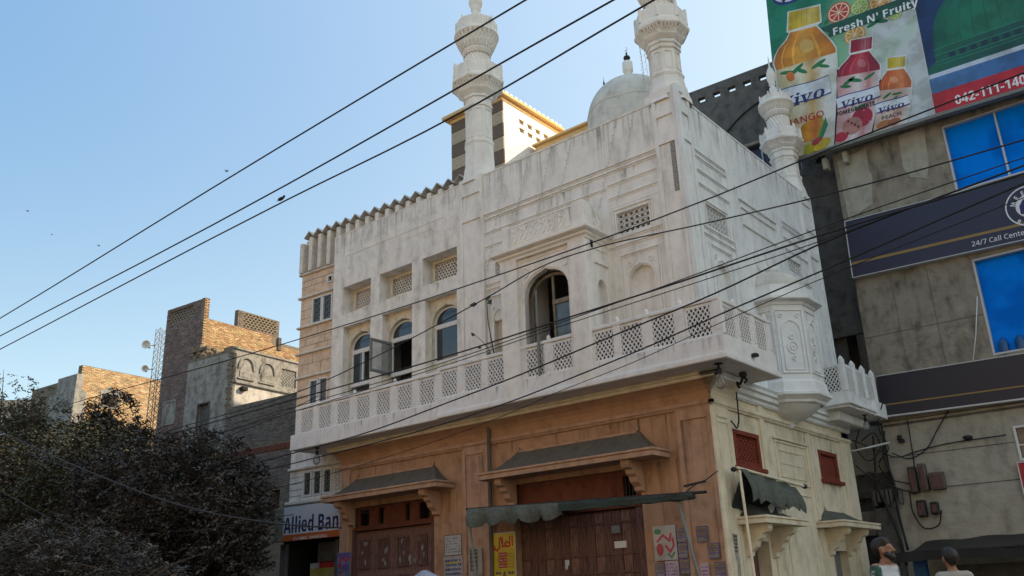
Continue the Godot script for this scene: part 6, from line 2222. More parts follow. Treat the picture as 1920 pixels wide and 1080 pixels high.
func street_things() -> void:
	var navy := Color(0.03, 0.03, 0.12)
	var r := poster("yellow poster with red brush lettering left of the wide plank door", -6.37, -5.66, 0.75, 2.45, 0.085, Color(0.62, 0.47, 0.02))
	var s: SurfaceTool = r[1]
	var z := 0.092
	s.set_color(Color(0.62, 0.6, 0.55))
	frame(s, -6.39, -5.64, 0.73, 2.47, 0.025, 0.084, 0.09)
	# heading lettered from right to left
	var rd := Color(0.5, 0.02, 0.015)
	strokes(s, [[Vector2(-5.74, 2.36), Vector2(-5.74, 2.14)], [Vector2(-5.82, 2.36), Vector2(-5.82, 2.14), Vector2(-5.92, 2.12), Vector2(-5.98, 2.2), Vector2(-5.92, 2.24), Vector2(-5.84, 2.2)], [Vector2(-5.98, 2.14), Vector2(-6.06, 2.13), Vector2(-6.06, 2.36)], [Vector2(-6.12, 2.36), Vector2(-6.06, 2.16)], [Vector2(-6.16, 2.34), Vector2(-6.16, 2.1), Vector2(-6.24, 2.04), Vector2(-6.32, 2.08), Vector2(-6.32, 2.16)]], 0.045, rd, z)
	for k in 3:
		ink(s, [Vector2(-6.2, 1.62 + 0.13 * k), Vector2(-5.92, 1.62 + 0.13 * k), Vector2(-5.92, 1.73 + 0.13 * k), Vector2(-6.2, 1.73 + 0.13 * k)], rd, z)
		glyph_rows(s, -6.18, -5.94, 1.64 + 0.13 * k, 1.72 + 0.13 * k, 1, Color(0.6, 0.55, 0.4), z + 0.003)
	glyph_rows(s, -5.9, -5.7, 1.6, 2.0, 5, Color(0.45, 0.2, 0.02), z, 0.6)
	glyph_rows(s, -6.3, -5.7, 1.45, 1.56, 1, navy, z, 0.7)
	ink(s, [Vector2(-6.36, 1.12), Vector2(-5.67, 1.12), Vector2(-5.67, 1.3), Vector2(-6.05, 1.3), Vector2(-6.2, 1.4), Vector2(-6.36, 1.36)], Color(0.02, 0.2, 0.42), z)
	ink(s, oval(Vector2(-6.02, 1.44), Vector2(0.05, 0.06), 12), Color(0.2, 0.12, 0.08), z + 0.004)
	ink(s, [Vector2(-6.16, 1.2), Vector2(-5.9, 1.2), Vector2(-5.94, 1.36), Vector2(-6.0, 1.39), Vector2(-6.05, 1.39), Vector2(-6.12, 1.36)], navy, z + 0.003)
	strokes(s, [[Vector2(-5.85, 1.42), Vector2(-5.75, 1.38), Vector2(-5.7, 1.42)], [Vector2(-5.8, 1.16), Vector2(-5.74, 1.26), Vector2(-5.68, 1.16)]], 0.03, Color(0.6, 0.6, 0.55), z + 0.004)
	obj("sheet", s, M.print, r[0])
	r = poster("white lined notice board with dark corner marks right of the left doors", -8.17, -7.53, 2.02, 2.55, 0.004, Color(0.42, 0.41, 0.4))
	s = r[1]
	s.set_color(Color(0.03, 0.03, 0.03))
	frame(s, -8.17, -7.53, 2.02, 2.55, 0.014, 0.01, 0.014)
	glyph_rows(s, -8.1, -7.6, 2.08, 2.5, 6, Color(0.2, 0.2, 0.21), 0.011, 0.7)
	obj("sheet", s, M.print, r[0])
	r = poster("pale bill of dense navy print pasted under the white notice board", -8.18, -7.52, 0.9, 2.0, 0.004, Color(0.36, 0.35, 0.36))
	s = r[1]
	glyph_rows(s, -8.14, -7.56, 0.95, 1.96, 9, navy, 0.011, 0.9)
	ink(s, [Vector2(-8.1, 1.82), Vector2(-7.6, 1.82), Vector2(-7.6, 1.86), Vector2(-8.1, 1.86)], Color(0.45, 0.36, 0.05), 0.013)
	obj("sheet", s, M.print, r[0])
	r = poster("cream board with black ladder marks on the middle brown pilaster", -7.2, -6.74, 0.9, 2.17, 0.1, Color(0.34, 0.31, 0.25))
	s = r[1]
	s.set_color(Color(0.05, 0.045, 0.045))
	frame(s, -7.14, -6.9, 1.6, 2.12, 0.03, 0.106, 0.11)
	for k in 4: rect(s, -7.11, -6.93, 1.7 + 0.1 * k, 1.74 + 0.1 * k, 0.106, 0.11)
	rect(s, -7.04, -7.0, 1.63, 2.09, 0.106, 0.112)
	obj("sheet", s, M.print, r[0])
	r = poster("purple and red film style poster at the left end of brown wall", -12.5, -11.9, 0.5, 2.36, 0.055, Color(0.16, 0.2, 0.36))
	s = r[1]
	ink(s, [Vector2(-12.48, 2.2), Vector2(-11.92, 2.2), Vector2(-11.92, 2.34), Vector2(-12.48, 2.34)], Color(0.14, 0.1, 0.28), 0.062)
	strokes(s, [[Vector2(-12.4, 2.12), Vector2(-12.2, 2.2), Vector2(-12.1, 2.1), Vector2(-11.95, 2.18)], [Vector2(-12.42, 1.95), Vector2(-12.36, 2.05), Vector2(-12.3, 1.95)], [Vector2(-12.4, 1.72), Vector2(-12.3, 1.8)]], 0.07, Color(0.42, 0.05, 0.09), 0.064)
	ink(s, oval(Vector2(-12.12, 1.95), Vector2(0.16, 0.1), 12), Color(0.14, 0.09, 0.28), 0.066)
	ink(s, [Vector2(-12.48, 0.55), Vector2(-11.92, 0.55), Vector2(-11.92, 1.5), Vector2(-12.48, 1.6)], Color(0.14, 0.34, 0.4), 0.062)
	glyph_rows(s, -12.4, -11.96, 1.4, 1.8, 4, Color(0.4, 0.4, 0.45), 0.068, 0.6)
	ink(s, oval(Vector2(-12.2, 1.25), Vector2(0.14, 0.18), 12), Color(0.3, 0.18, 0.2), 0.07)
	obj("sheet", s, M.print, r[0])
	# bills right of the wide door
	r = poster("white bill with large red and green brush lettering right of plank door", -1.7, -1.13, 1.55, 2.28, 0.06, Color(0.4, 0.38, 0.36))
	s = r[1]
	ink(s, oval(Vector2(-1.58, 2.16), Vector2(0.09, 0.06), 10), Color(0.05, 0.2, 0.1), 0.067)
	strokes(s, [[Vector2(-1.6, 1.95), Vector2(-1.45, 2.08), Vector2(-1.3, 1.95), Vector2(-1.25, 2.1)], [Vector2(-1.4, 1.85), Vector2(-1.3, 1.72), Vector2(-1.2, 1.85), Vector2(-1.22, 2.0)]], 0.05, Color(0.42, 0.04, 0.08), 0.067)
	strokes(s, [[Vector2(-1.35, 1.68), Vector2(-1.28, 1.6), Vector2(-1.2, 1.7)]], 0.04, Color(0.03, 0.2, 0.08), 0.069)
	ink(s, oval(Vector2(-1.55, 1.78), Vector2(0.09, 0.13), 14), Color(0.4, 0.05, 0.07), 0.069)
	obj("sheet", s, M.print, r[0])
	var places := [["topmost beside the lettered white bill", -1.11, -0.88, 1.9, 2.2], ["second down beside the lettered white bill", -1.11, -0.88, 1.57, 1.88], ["third down beside the lettered white bill", -1.1, -0.87, 1.24, 1.55], ["fourth down beside the lettered white bill", -1.1, -0.87, 0.9, 1.22], ["under the left half of the lettered white bill", -1.72, -1.48, 1.2, 1.5], ["highest on the right corner pilaster", -0.63, -0.36, 1.87, 2.2], ["in the middle of the right corner pilaster", -0.4, -0.14, 1.52, 1.84], ["lowest at the edge of right corner pilaster", -0.28, -0.04, 1.1, 1.45]]
	for k in places.size():
		var q: Array = places[k]
		var on_p: bool = q[1] > -0.87
		var zz := 0.058 + 0.0005 * k
		r = poster("small purple bill with yellow capitals, %s" % q[0], q[1], q[2], q[3], q[4], zz, Color(0.14, 0.12, 0.22), "small purple bills pasted on the brown wall")
		s = r[1]
		var hh: float = (q[4] - q[3]) / 3.0
		for j in 3:
			glyph_rows(s, q[1] + 0.02, q[2] - 0.02, q[3] + hh * j + 0.02, q[3] + hh * (j + 1) - 0.02, 2, Color(0.45, 0.4, 0.2) if j % 2 == 0 else Color(0.35, 0.33, 0.38), zz + 0.008, 0.8)
		obj("sheet", s, M.print, r[0])
		for j in 2: lettering("lettering", "PMS/CSS", 0.042, Vector3(q[1] + 0.03, q[3] + hh * (1.6 + j * 0.85), zz + 0.01) - ORG, M.ochre, r[0], 0, true, false, 0.75)
	r = poster("pink and white bill under the lettered bill beside plank door", -1.46, -1.13, 0.9, 1.53, 0.06, Color(0.4, 0.33, 0.38))
	s = r[1]
	glyph_rows(s, -1.44, -1.15, 0.95, 1.5, 8, Color(0.25, 0.1, 0.3), 0.067, 0.8)
	obj("sheet", s, M.print, r[0])
	r = poster("torn pink bill low on the right corner pilaster", -0.62, -0.42, 0.7, 1.45, 0.06, Color(0.45, 0.36, 0.42))
	s = r[1]
	glyph_rows(s, -0.6, -0.44, 0.75, 1.4, 9, Color(0.3, 0.06, 0.2), 0.067, 0.8)
	obj("sheet", s, M.print, r[0])
	ORG = Vector3(0.06, 1.0, -0.35)
	T = SIDE
	s = mb()
	s.set_color(Color(0.4, 0.38, 0.34))
	prism(s, PackedVector2Array([Vector2(0.25, 1.05), Vector2(0.42, 1.0), Vector2(0.44, 1.5), Vector2(0.38, 1.62), Vector2(0.45, 2.0), Vector2(0.22, 2.02), Vector2(0.24, 1.6), Vector2(0.3, 1.4)]), 0.056, 0.06)
	glyph_rows(s, 0.25, 0.42, 1.62, 2.0, 5, Color(0.04, 0.04, 0.1), 0.062, 0.8)
	solo("torn_bill", s, M.print, "torn striped bill on the cream corner pilaster of the lane side", "poster")
	tarps()
	lamps()
	lane_things()
	balcony_plants()
	birds()

func cloth(s: SurfaceTool, nx: int, ny: int, f: Callable, th := 0.006) -> void:   # f(u, v) gives the surface
	var rows := []
	for j in ny + 1:
		var row := []
		for i in nx + 1: row.append(f.call(float(i) / nx, float(j) / ny))
		rows.append(row)
	for j in ny:
		for i in nx:
			quad(s, rows[j][i], rows[j][i + 1], rows[j + 1][i + 1], rows[j + 1][i])
	var d := Vector3(0, 0, -th)
	for j in ny:
		for i in nx:
			quad(s, rows[j][i] + d, rows[j + 1][i] + d, rows[j + 1][i + 1] + d, rows[j][i + 1] + d)

func tarps() -> void:
	T = FRONT
	var t := thing("shop_awning", "grey green scalloped cloth awning half rolled along a rod over the plank door", "awning", Vector3(-3.1, 2.5, 0.8))
	var s := mb()
	tube(s, [Vector3(-6.45, 3.03, 0.98), Vector3(-3.0, 2.9, 1.0), Vector3(0.2, 2.78, 1.0)], 0.03, 8)
	for x in [-6.4, -0.3]: tube(s, [Vector3(x, 2.95, 0.98), Vector3(x, 3.12, 0.05)], 0.025, 6)
	obj("rod", s, M.iron, t)
	s = mb(true)
	cloth(s, 64, 10, func(u: float, v: float) -> Vector3:
		var x := -6.36 + 2.88 * u
		var lob := absf(sin(u * PI * 5.0 + 0.3))
		var drop := (0.32 + 0.15 * pow(lob, 0.6) - 0.08 * u) * v
		return Vector3(x, 3.03 - 0.037 * (x + 6.36) - drop, 1.02 + 0.09 * v * sin(u * 22.0 + 1.0) + 0.05 * sin(v * 3.0)))
	obj("valance", s, M.tarp, t)
	s = mb(true)
	cloth(s, 40, 8, func(u: float, v: float) -> Vector3:   # slack sheet behind the rod up to the wall
		var x := -6.36 + 2.88 * u
		return Vector3(x, 3.03 - 0.037 * (x + 6.36) + 0.1 * v - 0.12 * sin(v * PI) * (0.6 + 0.4 * sin(u * 9.0)), 1.0 - 0.95 * v))
	obj("sheet", s, M.tarp, t)
	s = mb(true)
	var roll := []
	for k in 17:
		var x := -3.5 + 3.4 * k / 16.0
		roll.append(Vector3(x, 2.83 - 0.03 * (x + 3.5) + 0.012 * sin(k * 2.1), 0.98 + 0.012 * cos(k * 1.7)))
	tube(s, roll, 0.1, 12, 0.075)
	obj("rolled_cloth", s, M.tarp_green, t)
	s = mb(true)
	cloth(s, 30, 6, func(u: float, v: float) -> Vector3:
		var x := -3.5 + 3.3 * u
		return Vector3(x, 2.87 - 0.03 * (x + 3.5) - (0.16 - 0.06 * u) * v + 0.01 * sin(u * 30.0), 1.09 + 0.02 * sin(u * 17.0 + v)))
	obj("loose_flap", s, M.tarp_green, t)
	for q in [[Vector3(-6.4, 3.0, 0.98), Vector3(-6.3, -0.4, 0.55), "grey prop pole leaning under the left end of the cloth awning"], [Vector3(-0.5, 2.8, 0.98), Vector3(-0.02, -0.4, 0.7), "grey prop pole leaning under the right end of the cloth awning"]]:
		ORG = q[1]
		s = mb(true)
		tube(s, [q[0], q[1]], 0.035, 8)
		solo("prop_pole", s, M.frame_grey, q[2], "pole", "prop poles of the cloth awning")
	ORG = Vector3(0.0, 2.5, 0.3)
	s = mb(true)
	tube(s, curve([Vector3(0.05, 3.3, 0.1), Vector3(-0.1, 3.1, 0.4), Vector3(-0.2, 2.95, 0.8), Vector3(-0.28, 2.82, 1.0)]), 0.012, 5)
	solo("guy_rope", s, M.cable, "dark rope holding the awning rod to the corner of the building", "rope")
	# tarpaulin rolled on the lane side
	T = SIDE
	t = thing("lane_awning", "ragged grey tarpaulin slung over the nearer lane side canopy", "awning", Vector3(0.6, 2.4, -1.6))
	s = mb()
	tube(s, [Vector3(0.2, 3.36, 0.35), Vector3(2.75, 3.1, 0.75)], 0.03, 8)
	tube(s, [Vector3(0.25, 3.3, 0.38), Vector3(0.28, -0.4, 0.45)], 0.032, 8)
	obj("rod", s, M.cream, t)
	s = mb(true)
	cloth(s, 50, 10, func(u: float, v: float) -> Vector3:
		var x := 0.3 + 2.4 * u
		var jag := 0.5 + 0.5 * absf(fposmod(u * 6.0, 1.0) * 2.0 - 1.0)
		return Vector3(x, 3.35 - 0.1 * (x - 0.2) - (0.5 + 0.22 * jag - 0.1 * u) * v, 0.4 + 0.16 * u + 0.2 * sin(v * 2.0) + 0.04 * sin(u * 25.0)))
	obj("sheet", s, M.tarp, t)
	s = mb(true)
	cloth(s, 26, 6, func(u: float, v: float) -> Vector3:
		return Vector3(0.35 + 2.2 * u, 3.3 - 0.1 * u - 0.75 * v, 0.4 - 0.36 * v + 0.05 * sin(u * 14.0)))
	obj("under_sheet", s, M.tarp_green, t)
	for q in [[0.15, 3.32, 0.3], [2.78, 3.1, 0.75]]:
		s = mb(true)
		ball(s, Vector3(q[0], q[1], q[2]), Vector3(0.09, 0.06, 0.07), 7)
		obj("knotted_end", s, M.iron, t)
	ORG = Vector3(0.5, 2.5, -1.9)
	s = mb(true)
	cloth(s, 14, 6, func(u: float, v: float) -> Vector3:
		return Vector3(1.6 + 0.55 * u, 2.62 + 0.12 * sin(u * 7.0) * sin(v * 5.0) + 0.08 * sin(v * PI) - 0.12 * u * v, 0.62 - 0.3 * v))
	solo("plastic_scrap", s, M.sign_white, "crumpled white plastic scrap lying on the nearer lane canopy", "litter")
	# pale cloth bundle at the foot of the wall
	T = FRONT
	ORG = Vector3(-6.7, 1.2, 2.0)
	s = mb(true)
	cloth(s, 40, 18, func(u: float, v: float) -> Vector3:
		var a := u * PI
		var rr := 0.55 + 0.06 * sin(u * 19.0) + 0.05 * sin(v * 13.0 + u * 5.0)
		return Vector3(-6.65 + 1.6 * (v - 0.5), 1.0 + rr * sin(a) * (0.75 + 0.3 * sin(v * PI) - 0.25 * v), 2.0 + rr * cos(a)), 0.01)
	solo("cloth_cover", s, surf(Color(0.36, 0.38, 0.46), 0.25, 0.8, 0.8, 0.0, 41, Color.WHITE, 0.8), "pale blue white cloth bundle before the left shop doors", "cloth")
	ORG = Vector3(-6.7, -0.4, 2.0)
	s = mb()
	rect(s, -7.3, -6.0, 0.45, 1.05, 1.6, 2.4, 0.03)
	for x in [-7.1, -6.2]:
		for zz in [1.62, 2.38]:
			annulus(s, Vector2(x, -0.08), Vector2(0.3, 0.3), Vector2(0.24, 0.24), 20, zz - 0.02, zz + 0.02)
			for k in 5: bar(s, Vector3(x, -0.08, zz), Vector3(x + 0.25 * cos(k * TAU / 5), -0.08 + 0.25 * sin(k * TAU / 5), zz), 0.02, 0.02)
		tube(s, [Vector3(x, -0.08, 1.6), Vector3(x, -0.08, 2.4)], 0.02, 6)
		rect(s, x - 0.03, x + 0.03, -0.08, 0.45, 1.7, 2.3, 0.01)
	solo("handcart", s, M.door, "low wooden handcart carrying the pale cloth bundle", "handcart")

func lamps() -> void:
	T = FRONT
	for q in [[Vector3(0.6, 5.46, 0.62), "ribbed glass lamp hanging under the front right balcony corner", 1.0], [Vector3(-12.85, 5.44, 0.68), "round glass lamp hanging under the far left end of balcony", 0.9], [Vector3(0.75, 5.46, -7.9), "glass lamp hanging under the small lane side balcony", 0.8]]:
		var l := thing("hanging_lamp", q[1], "lamp", q[0], "glass lamps under the balconies")
		var p: Vector3 = q[0]
		var k: float = q[2]
		var s := mb(true)
		lathe(s, [Vector2(0.0, -0.24 * k), Vector2(0.05 * k, -0.24 * k), Vector2(0.06 * k, -0.12 * k), Vector2(0.03 * k, -0.1 * k), Vector2(0.025 * k, -0.02), Vector2(0.1 * k, -0.015), Vector2(0.1 * k, 0.0)], 14, p)
		obj("holder", s, M.iron, l)
		s = mb(true)
		lathe(s, [Vector2(0.0, -0.56 * k), Vector2(0.06 * k, -0.55 * k), Vector2(0.11 * k, -0.48 * k), Vector2(0.12 * k, -0.41 * k), Vector2(0.09 * k, -0.34 * k), Vector2(0.065 * k, -0.28 * k), Vector2(0.065 * k, -0.24 * k)], 18, p)
		obj("glass_bulb", s, M.bulb, l)
		s = mb()
		for j in 8:
			var a := TAU * j / 8
			var d := Vector3(cos(a), 0, sin(a))
			tube(s, [p + d * 0.068 * k + Vector3(0, -0.25 * k, 0), p + d * 0.095 * k + Vector3(0, -0.34 * k, 0), p + d * 0.125 * k + Vector3(0, -0.42 * k, 0), p + d * 0.1 * k + Vector3(0, -0.5 * k, 0), p + Vector3(0, -0.565 * k, 0)], 0.008, 4)
		obj("rib", s, M.frame_grey, l)
	ORG = Vector3(0.35, 5.1, -0.5)
	var s := mb(true)
	ball(s, Vector3(0.62, 5.4, -0.5), Vector3(0.1, 0.07, 0.1), 8)
	tube(s, curve([Vector3(0.62, 5.36, -0.5), Vector3(0.5, 5.22, -0.55), Vector3(0.4, 5.28, -0.62), Vector3(0.36, 5.2, -0.8)]), 0.03, 6)
	tube(s, curve([Vector3(0.62, 5.36, -0.5), Vector3(0.72, 5.25, -0.45), Vector3(0.7, 5.18, -0.35)]), 0.025, 6)
	solo("cable_joint", s, M.cable, "black cable joint box under the balcony on the lane side", "cable box")
	ORG = Vector3(0.1, 4.0, -0.8)
	s = mb(true)
	tube(s, curve([Vector3(0.2, 5.15, -0.95), Vector3(0.18, 4.8, -0.98), Vector3(0.15, 4.45, -0.98), Vector3(0.14, 4.32, -0.88), Vector3(0.12, 4.42, -0.76), Vector3(0.1, 4.47, -0.7)]), 0.018, 6)
	solo("wall_cable", s, M.cable, "loop of black cable on the cream corner above the red window", "cable")
	ORG = Vector3(0.9, 5.7, -0.9)
	s = mb()
	bx(s, Vector3(0.93, 5.72, -0.5), Vector3(1.06, 5.8, -0.36), 0.015)
	solo("small_floodlight", s, M.iron, "tiny black floodlight on the lane side face of the balcony", "lamp")

func lane_things() -> void:
	T = FRONT
	# meter boxes on the bank wall
	var n := 0
	for q in [[1.22, 1.42, 3.32, 4.06, "tall narrow brown meter box, leftmost of the upper row on bank wall"], [1.5, 1.7, 3.36, 4.12, "tall narrow brown meter box in the middle of the upper row"], [1.76, 2.14, 3.36, 3.84, "wide square brown meter box at right end of the upper row"], [1.3, 1.52, 2.66, 3.12, "small dark meter box, left one of the lower row"], [1.66, 1.84, 2.7, 3.04, "small dark meter box, right one of the lower row"]]:
		var b := thing("meter_box", q[4], "meter box", Vector3((q[0] + q[1]) / 2, q[2], -9.5), "meter boxes on the bank wall")
		var s := mb()
		rect(s, q[0], q[1], q[2], q[3], -9.5, -9.28, 0.02)
		obj("case", s, flat(Color(0.045, 0.037, 0.03), 0.7) if n == 0 else M.iron if n > 2 else M.brown_roof, b)
		s = mb()
		rect(s, q[0] + 0.03, q[1] - 0.03, q[2] + 0.05, q[3] - 0.08, -9.285, -9.265, 0.008)
		obj("door", s, M.door, b)
		n += 1
	ORG = Vector3(1.5, 2.6, -9.4)
	var s := mb(true)
	tube(s, curve([Vector3(1.15, 3.4, -9.38), Vector3(1.18, 2.7, -9.36), Vector3(1.4, 2.35, -9.36), Vector3(1.75, 2.4, -9.36), Vector3(1.9, 2.8, -9.4)]), 0.02, 6)
	solo("hanging_cable", s, M.cable, "black cable hanging in a loop under the meter boxes", "cable")
	# tangle at the mouth of the lane
	var loops := [[Vector3(1.15, 6.0, -8.6), Vector3(0.8, 5.2, -8.8), Vector3(0.9, 4.6, -9.0), Vector3(0.5, 4.2, -9.2), Vector3(0.7, 3.8, -9.3), Vector3(1.2, 3.6, -9.4)], [Vector3(0.3, 5.2, -8.6), Vector3(0.1, 4.7, -8.7), Vector3(0.35, 4.3, -8.8), Vector3(0.7, 4.6, -8.9), Vector3(0.55, 5.1, -9.0), Vector3(0.2, 4.9, -8.9)], [Vector3(0.1, 4.9, -8.5), Vector3(0.6, 4.6, -8.8), Vector3(1.1, 4.35, -9.2), Vector3(1.4, 4.45, -9.4), Vector3(2.0, 4.55, -9.42), Vector3(3.9, 4.62, -9.42)], [Vector3(0.6, 5.0, -8.8), Vector3(0.5, 4.3, -8.9), Vector3(0.4, 3.6, -9.0), Vector3(0.55, 3.0, -9.1), Vector3(0.7, 2.2, -9.2), Vector3(0.75, 1.4, -9.3)], [Vector3(0.9, 5.1, -8.9), Vector3(0.75, 4.4, -9.0), Vector3(0.85, 3.7, -9.1), Vector3(0.8, 3.0, -9.2), Vector3(0.85, 1.8, -9.3)], [Vector3(1.45, 5.4, -9.42), Vector3(1.43, 4.8, -9.42), Vector3(1.42, 4.4, -9.42), Vector3(1.4, 4.05, -9.42)], [Vector3(2.6, 5.5, -9.4), Vector3(2.2, 5.0, -9.4), Vector3(1.8, 4.5, -9.4), Vector3(1.3, 4.3, -9.4), Vector3(0.9, 4.5, -9.3)], [Vector3(0.1, 4.15, -8.4), Vector3(0.4, 3.8, -8.7), Vector3(0.9, 3.5, -9.1), Vector3(1.3, 3.3, -9.4)], [Vector3(0.2, 3.7, -8.6), Vector3(0.3, 3.95, -8.65), Vector3(0.5, 3.9, -8.75), Vector3(0.55, 3.65, -8.8)]]
	var where := ["from the small balcony down to the meter boxes", "in a closed coil beside the mosque's back corner", "running out along the bank wall joint", "dropping straight into the dark lane", "dropping beside the bank wall edge", "hanging straight above the left meter box", "slanting down from the fascia sign", "slung from the mosque corner to the meter boxes", "in a small hook above the lane opening"]
	for k in loops.size():
		ORG = loops[k][0]
		s = mb(true)
		tube(s, curve(loops[k]), 0.035 if k in [3, 4] else 0.018, 6)
		solo("tangled_cable", s, M.cable, "black cable %s" % where[k], "cable", "tangled cables at the mouth of the lane")
	ORG = Vector3(0.3, 4.6, -8.4)
	s = mb(true)
	tube(s, [Vector3(0.05, 4.55, -8.3), Vector3(1.0, 4.75, -8.9)], 0.035, 8)
	solo("cable_bracket", s, M.alu, "grey steel bracket arm carrying the tangle off the mosque's back corner", "bracket")
	ORG = Vector3(0.55, 1.0, -9.2)
	s = mb()
	for k in 7: rect(s, 0.15 + 0.12 * k, 0.24 + 0.12 * k, 3.05 + 0.1 * (k % 3), 3.5, -9.4 + 0.03 * (k % 2), -9.2, 0.02)
	rect(s, 0.1, 0.7, -0.4, 3.0, -9.45, -9.3, 0.02)
	solo("shutter_box", s, M.concrete_dark, "dark shuttered stall front at the mouth of the lane", "stall")
	# dark tarpaulin roof before the bank
	var t := thing("stall_roof", "sagging black tarpaulin stall roof before the bank's lower wall", "awning", Vector3(3.5, 1.6, -7.0))
	s = mb(true)
	cloth(s, 40, 12, func(u: float, v: float) -> Vector3:
		var x := 1.35 + 6.5 * u
		return Vector3(x, lerpf(2.0 + 0.14 * u + 0.02 * sin(u * 31.0), 1.62 + 0.03 * sin(u * 9.0), v) - 0.1 * sin(v * PI), -9.3 + 2.9 * v))
	obj("sheet", s, M.iron, t)
	s = mb(true)
	cloth(s, 40, 4, func(u: float, v: float) -> Vector3:
		var x := 1.35 + 6.5 * u
		return Vector3(x, 1.62 + 0.03 * sin(u * 9.0) - 0.22 * v, -6.4 + 0.02 * sin(u * 40.0)))
	obj("front_flap", s, M.cable, t)
	s = mb()
	for x in [1.4, 4.4, 7.6]: tube(s, [Vector3(x, -0.4, -6.5), Vector3(x, 1.65, -6.5)], 0.035, 8)
	tube(s, [Vector3(1.3, 1.62, -6.45), Vector3(7.9, 1.66, -6.45)], 0.03, 8)
	obj("post", s, M.iron, t)
	ORG = Vector3(1.7, -0.4, -7.2)
	s = mb()
	rect(s, 1.55, 1.85, -0.4, 1.5, -7.4, -7.1, 0.03)
	solo("blue_panel", s, flat(Color(0.012, 0.09, 0.26), 0.6), "upright blue panel under the left end of the black stall roof", "panel")
	ORG = Vector3(3.0, -0.4, -8.4)
	s = mb()
	rect(s, 2.1, 3.9, 0.9, 1.32, -8.5, -8.3, 0.02)
	rect(s, 2.0, 4.6, 0.55, 0.75, -8.6, -8.2, 0.02)
	for x in [2.05, 4.55]: rect(s, x - 0.04, x + 0.04, -0.4, 1.4, -8.45, -8.35)
	solo("stall_counter", s, M.concrete_dark, "grey slatted stall counter under the black roof", "stall")
	# little bird's nest like lump on the bank wall, and a wall lamp
	ORG = Vector3(2.9, 4.6, -9.4)
	s = mb(true)
	ball(s, Vector3(2.95, 4.68, -9.42), Vector3(0.13, 0.07, 0.08), 10)
	ball(s, Vector3(2.86, 4.7, -9.4), Vector3(0.05, 0.04, 0.05), 8)
	solo("wall_light", s, M.iron, "dark lump of a light fitting on the bank wall joint", "lamp")
	ORG = Vector3(1.15, 4.9, -9.5)
	s = mb()
	rect(s, 1.08, 1.2, 4.86, 5.0, -9.5, -9.36, 0.02)
	rect(s, 1.1, 1.26, 4.78, 4.88, -9.5, -9.4, 0.02)
	solo("wall_bracket", s, M.iron, "small black bracket alone on the bank wall, above the meter boxes", "bracket")
	ORG = Vector3(3.6, 6.8, -9.45)
	s = mb(true)
	tube(s, [Vector3(3.95, 8.6, -9.46), Vector3(3.7, 7.5, -9.44), Vector3(3.5, 6.8, -9.4)], 0.016, 5)
	solo("drop_wire", s, M.frame_white, "white wire hanging from the corner of the lower blue window", "wire")

func balcony_plants() -> void:
	T = FRONT
	var p := thing("wild_fig", "spindly wild plant with few large leaves growing up beside the left minaret pilaster", "plant", Vector3(-5.95, 6.02, 0.5))
	var s := mb(true)
	tube(s, curve([Vector3(-5.7, 6.0, 0.5), Vector3(-5.85, 7.0, 0.45), Vector3(-6.05, 8.0, 0.42), Vector3(-6.1, 8.6, 0.4)]), 0.022, 6, 0.01)
	tube(s, curve([Vector3(-5.8, 6.6, 0.46), Vector3(-5.95, 7.2, 0.6), Vector3(-6.3, 7.6, 0.7)]), 0.015, 5, 0.006)
	tube(s, curve([Vector3(-5.75, 6.4, 0.5), Vector3(-5.55, 6.9, 0.5), Vector3(-5.6, 7.2, 0.5)]), 0.012, 5, 0.005)
	obj("stem", s, M.bark, p)
	for q in [[Vector3(-6.15, 8.62, 0.4), 0.24, 0.3], [Vector3(-5.95, 8.55, 0.5), 0.2, -0.7], [Vector3(-6.35, 8.52, 0.5), 0.2, 2.8], [Vector3(-5.9, 7.3, 0.5), 0.13, 0.5], [Vector3(-6.3, 7.55, 0.7), 0.12, 2.0], [Vector3(-5.95, 7.05, 0.6), 0.12, -0.5], [Vector3(-6.1, 7.2, 0.65), 0.11, 2.6]]:
		s = mb()
		s.set_color(Color(0.05, 0.05, 0.03))
		var a: float = q[2]
		var L: float = q[1]
		var d := Vector3(cos(a), sin(a) - 0.3, 0.3).normalized()
		var n := d.cross(Vector3(0.2, 0.3, 1)).normalized()
		var o: Vector3 = q[0]
		var tip := o + d * L * 1.3
		var m1 := o + d * L * 0.5 + n * L * 0.42
		var m2 := o + d * L * 0.5 - n * L * 0.42
		var md := o + d * L * 0.6 - Vector3(0, 0.03, 0)
		for t in [[o, m1, md], [m1, tip, md], [tip, m2, md], [m2, o, md]]:
			tri(s, t[0], t[1], t[2])
		obj("leaf", s, M.leaf, p)
	p = thing("balcony_weed", "tuft of dry narrow leaves behind the rail beside bay pier", "plant", Vector3(-5.6, 6.1, 0.5))
	s = mb()
	for k in 46:
		var o := Vector3(-5.6 + rng.randf_range(-0.6, 0.4), 6.05, 0.5 + rng.randf_range(-0.2, 0.25))
		var a := rng.randf() * TAU
		var h := rng.randf_range(0.6, 1.1)
		var side := Vector3(cos(a), 0, sin(a))
		var w := side.cross(Vector3.UP) * 0.018
		var pts := [o, o + Vector3(0, h * 0.6, 0) + side * 0.06, o + Vector3(0, h, 0) + side * rng.randf_range(0.12, 0.36)]
		s.set_color(Color(0.07, 0.065, 0.04) * rng.randf_range(0.6, 1.3))
		quad(s, pts[0] - w, pts[0] + w, pts[1] + w, pts[1] - w)
		tri(s, pts[1] - w, pts[1] + w, pts[2])
	obj("leaves", s, M.leaf, p)

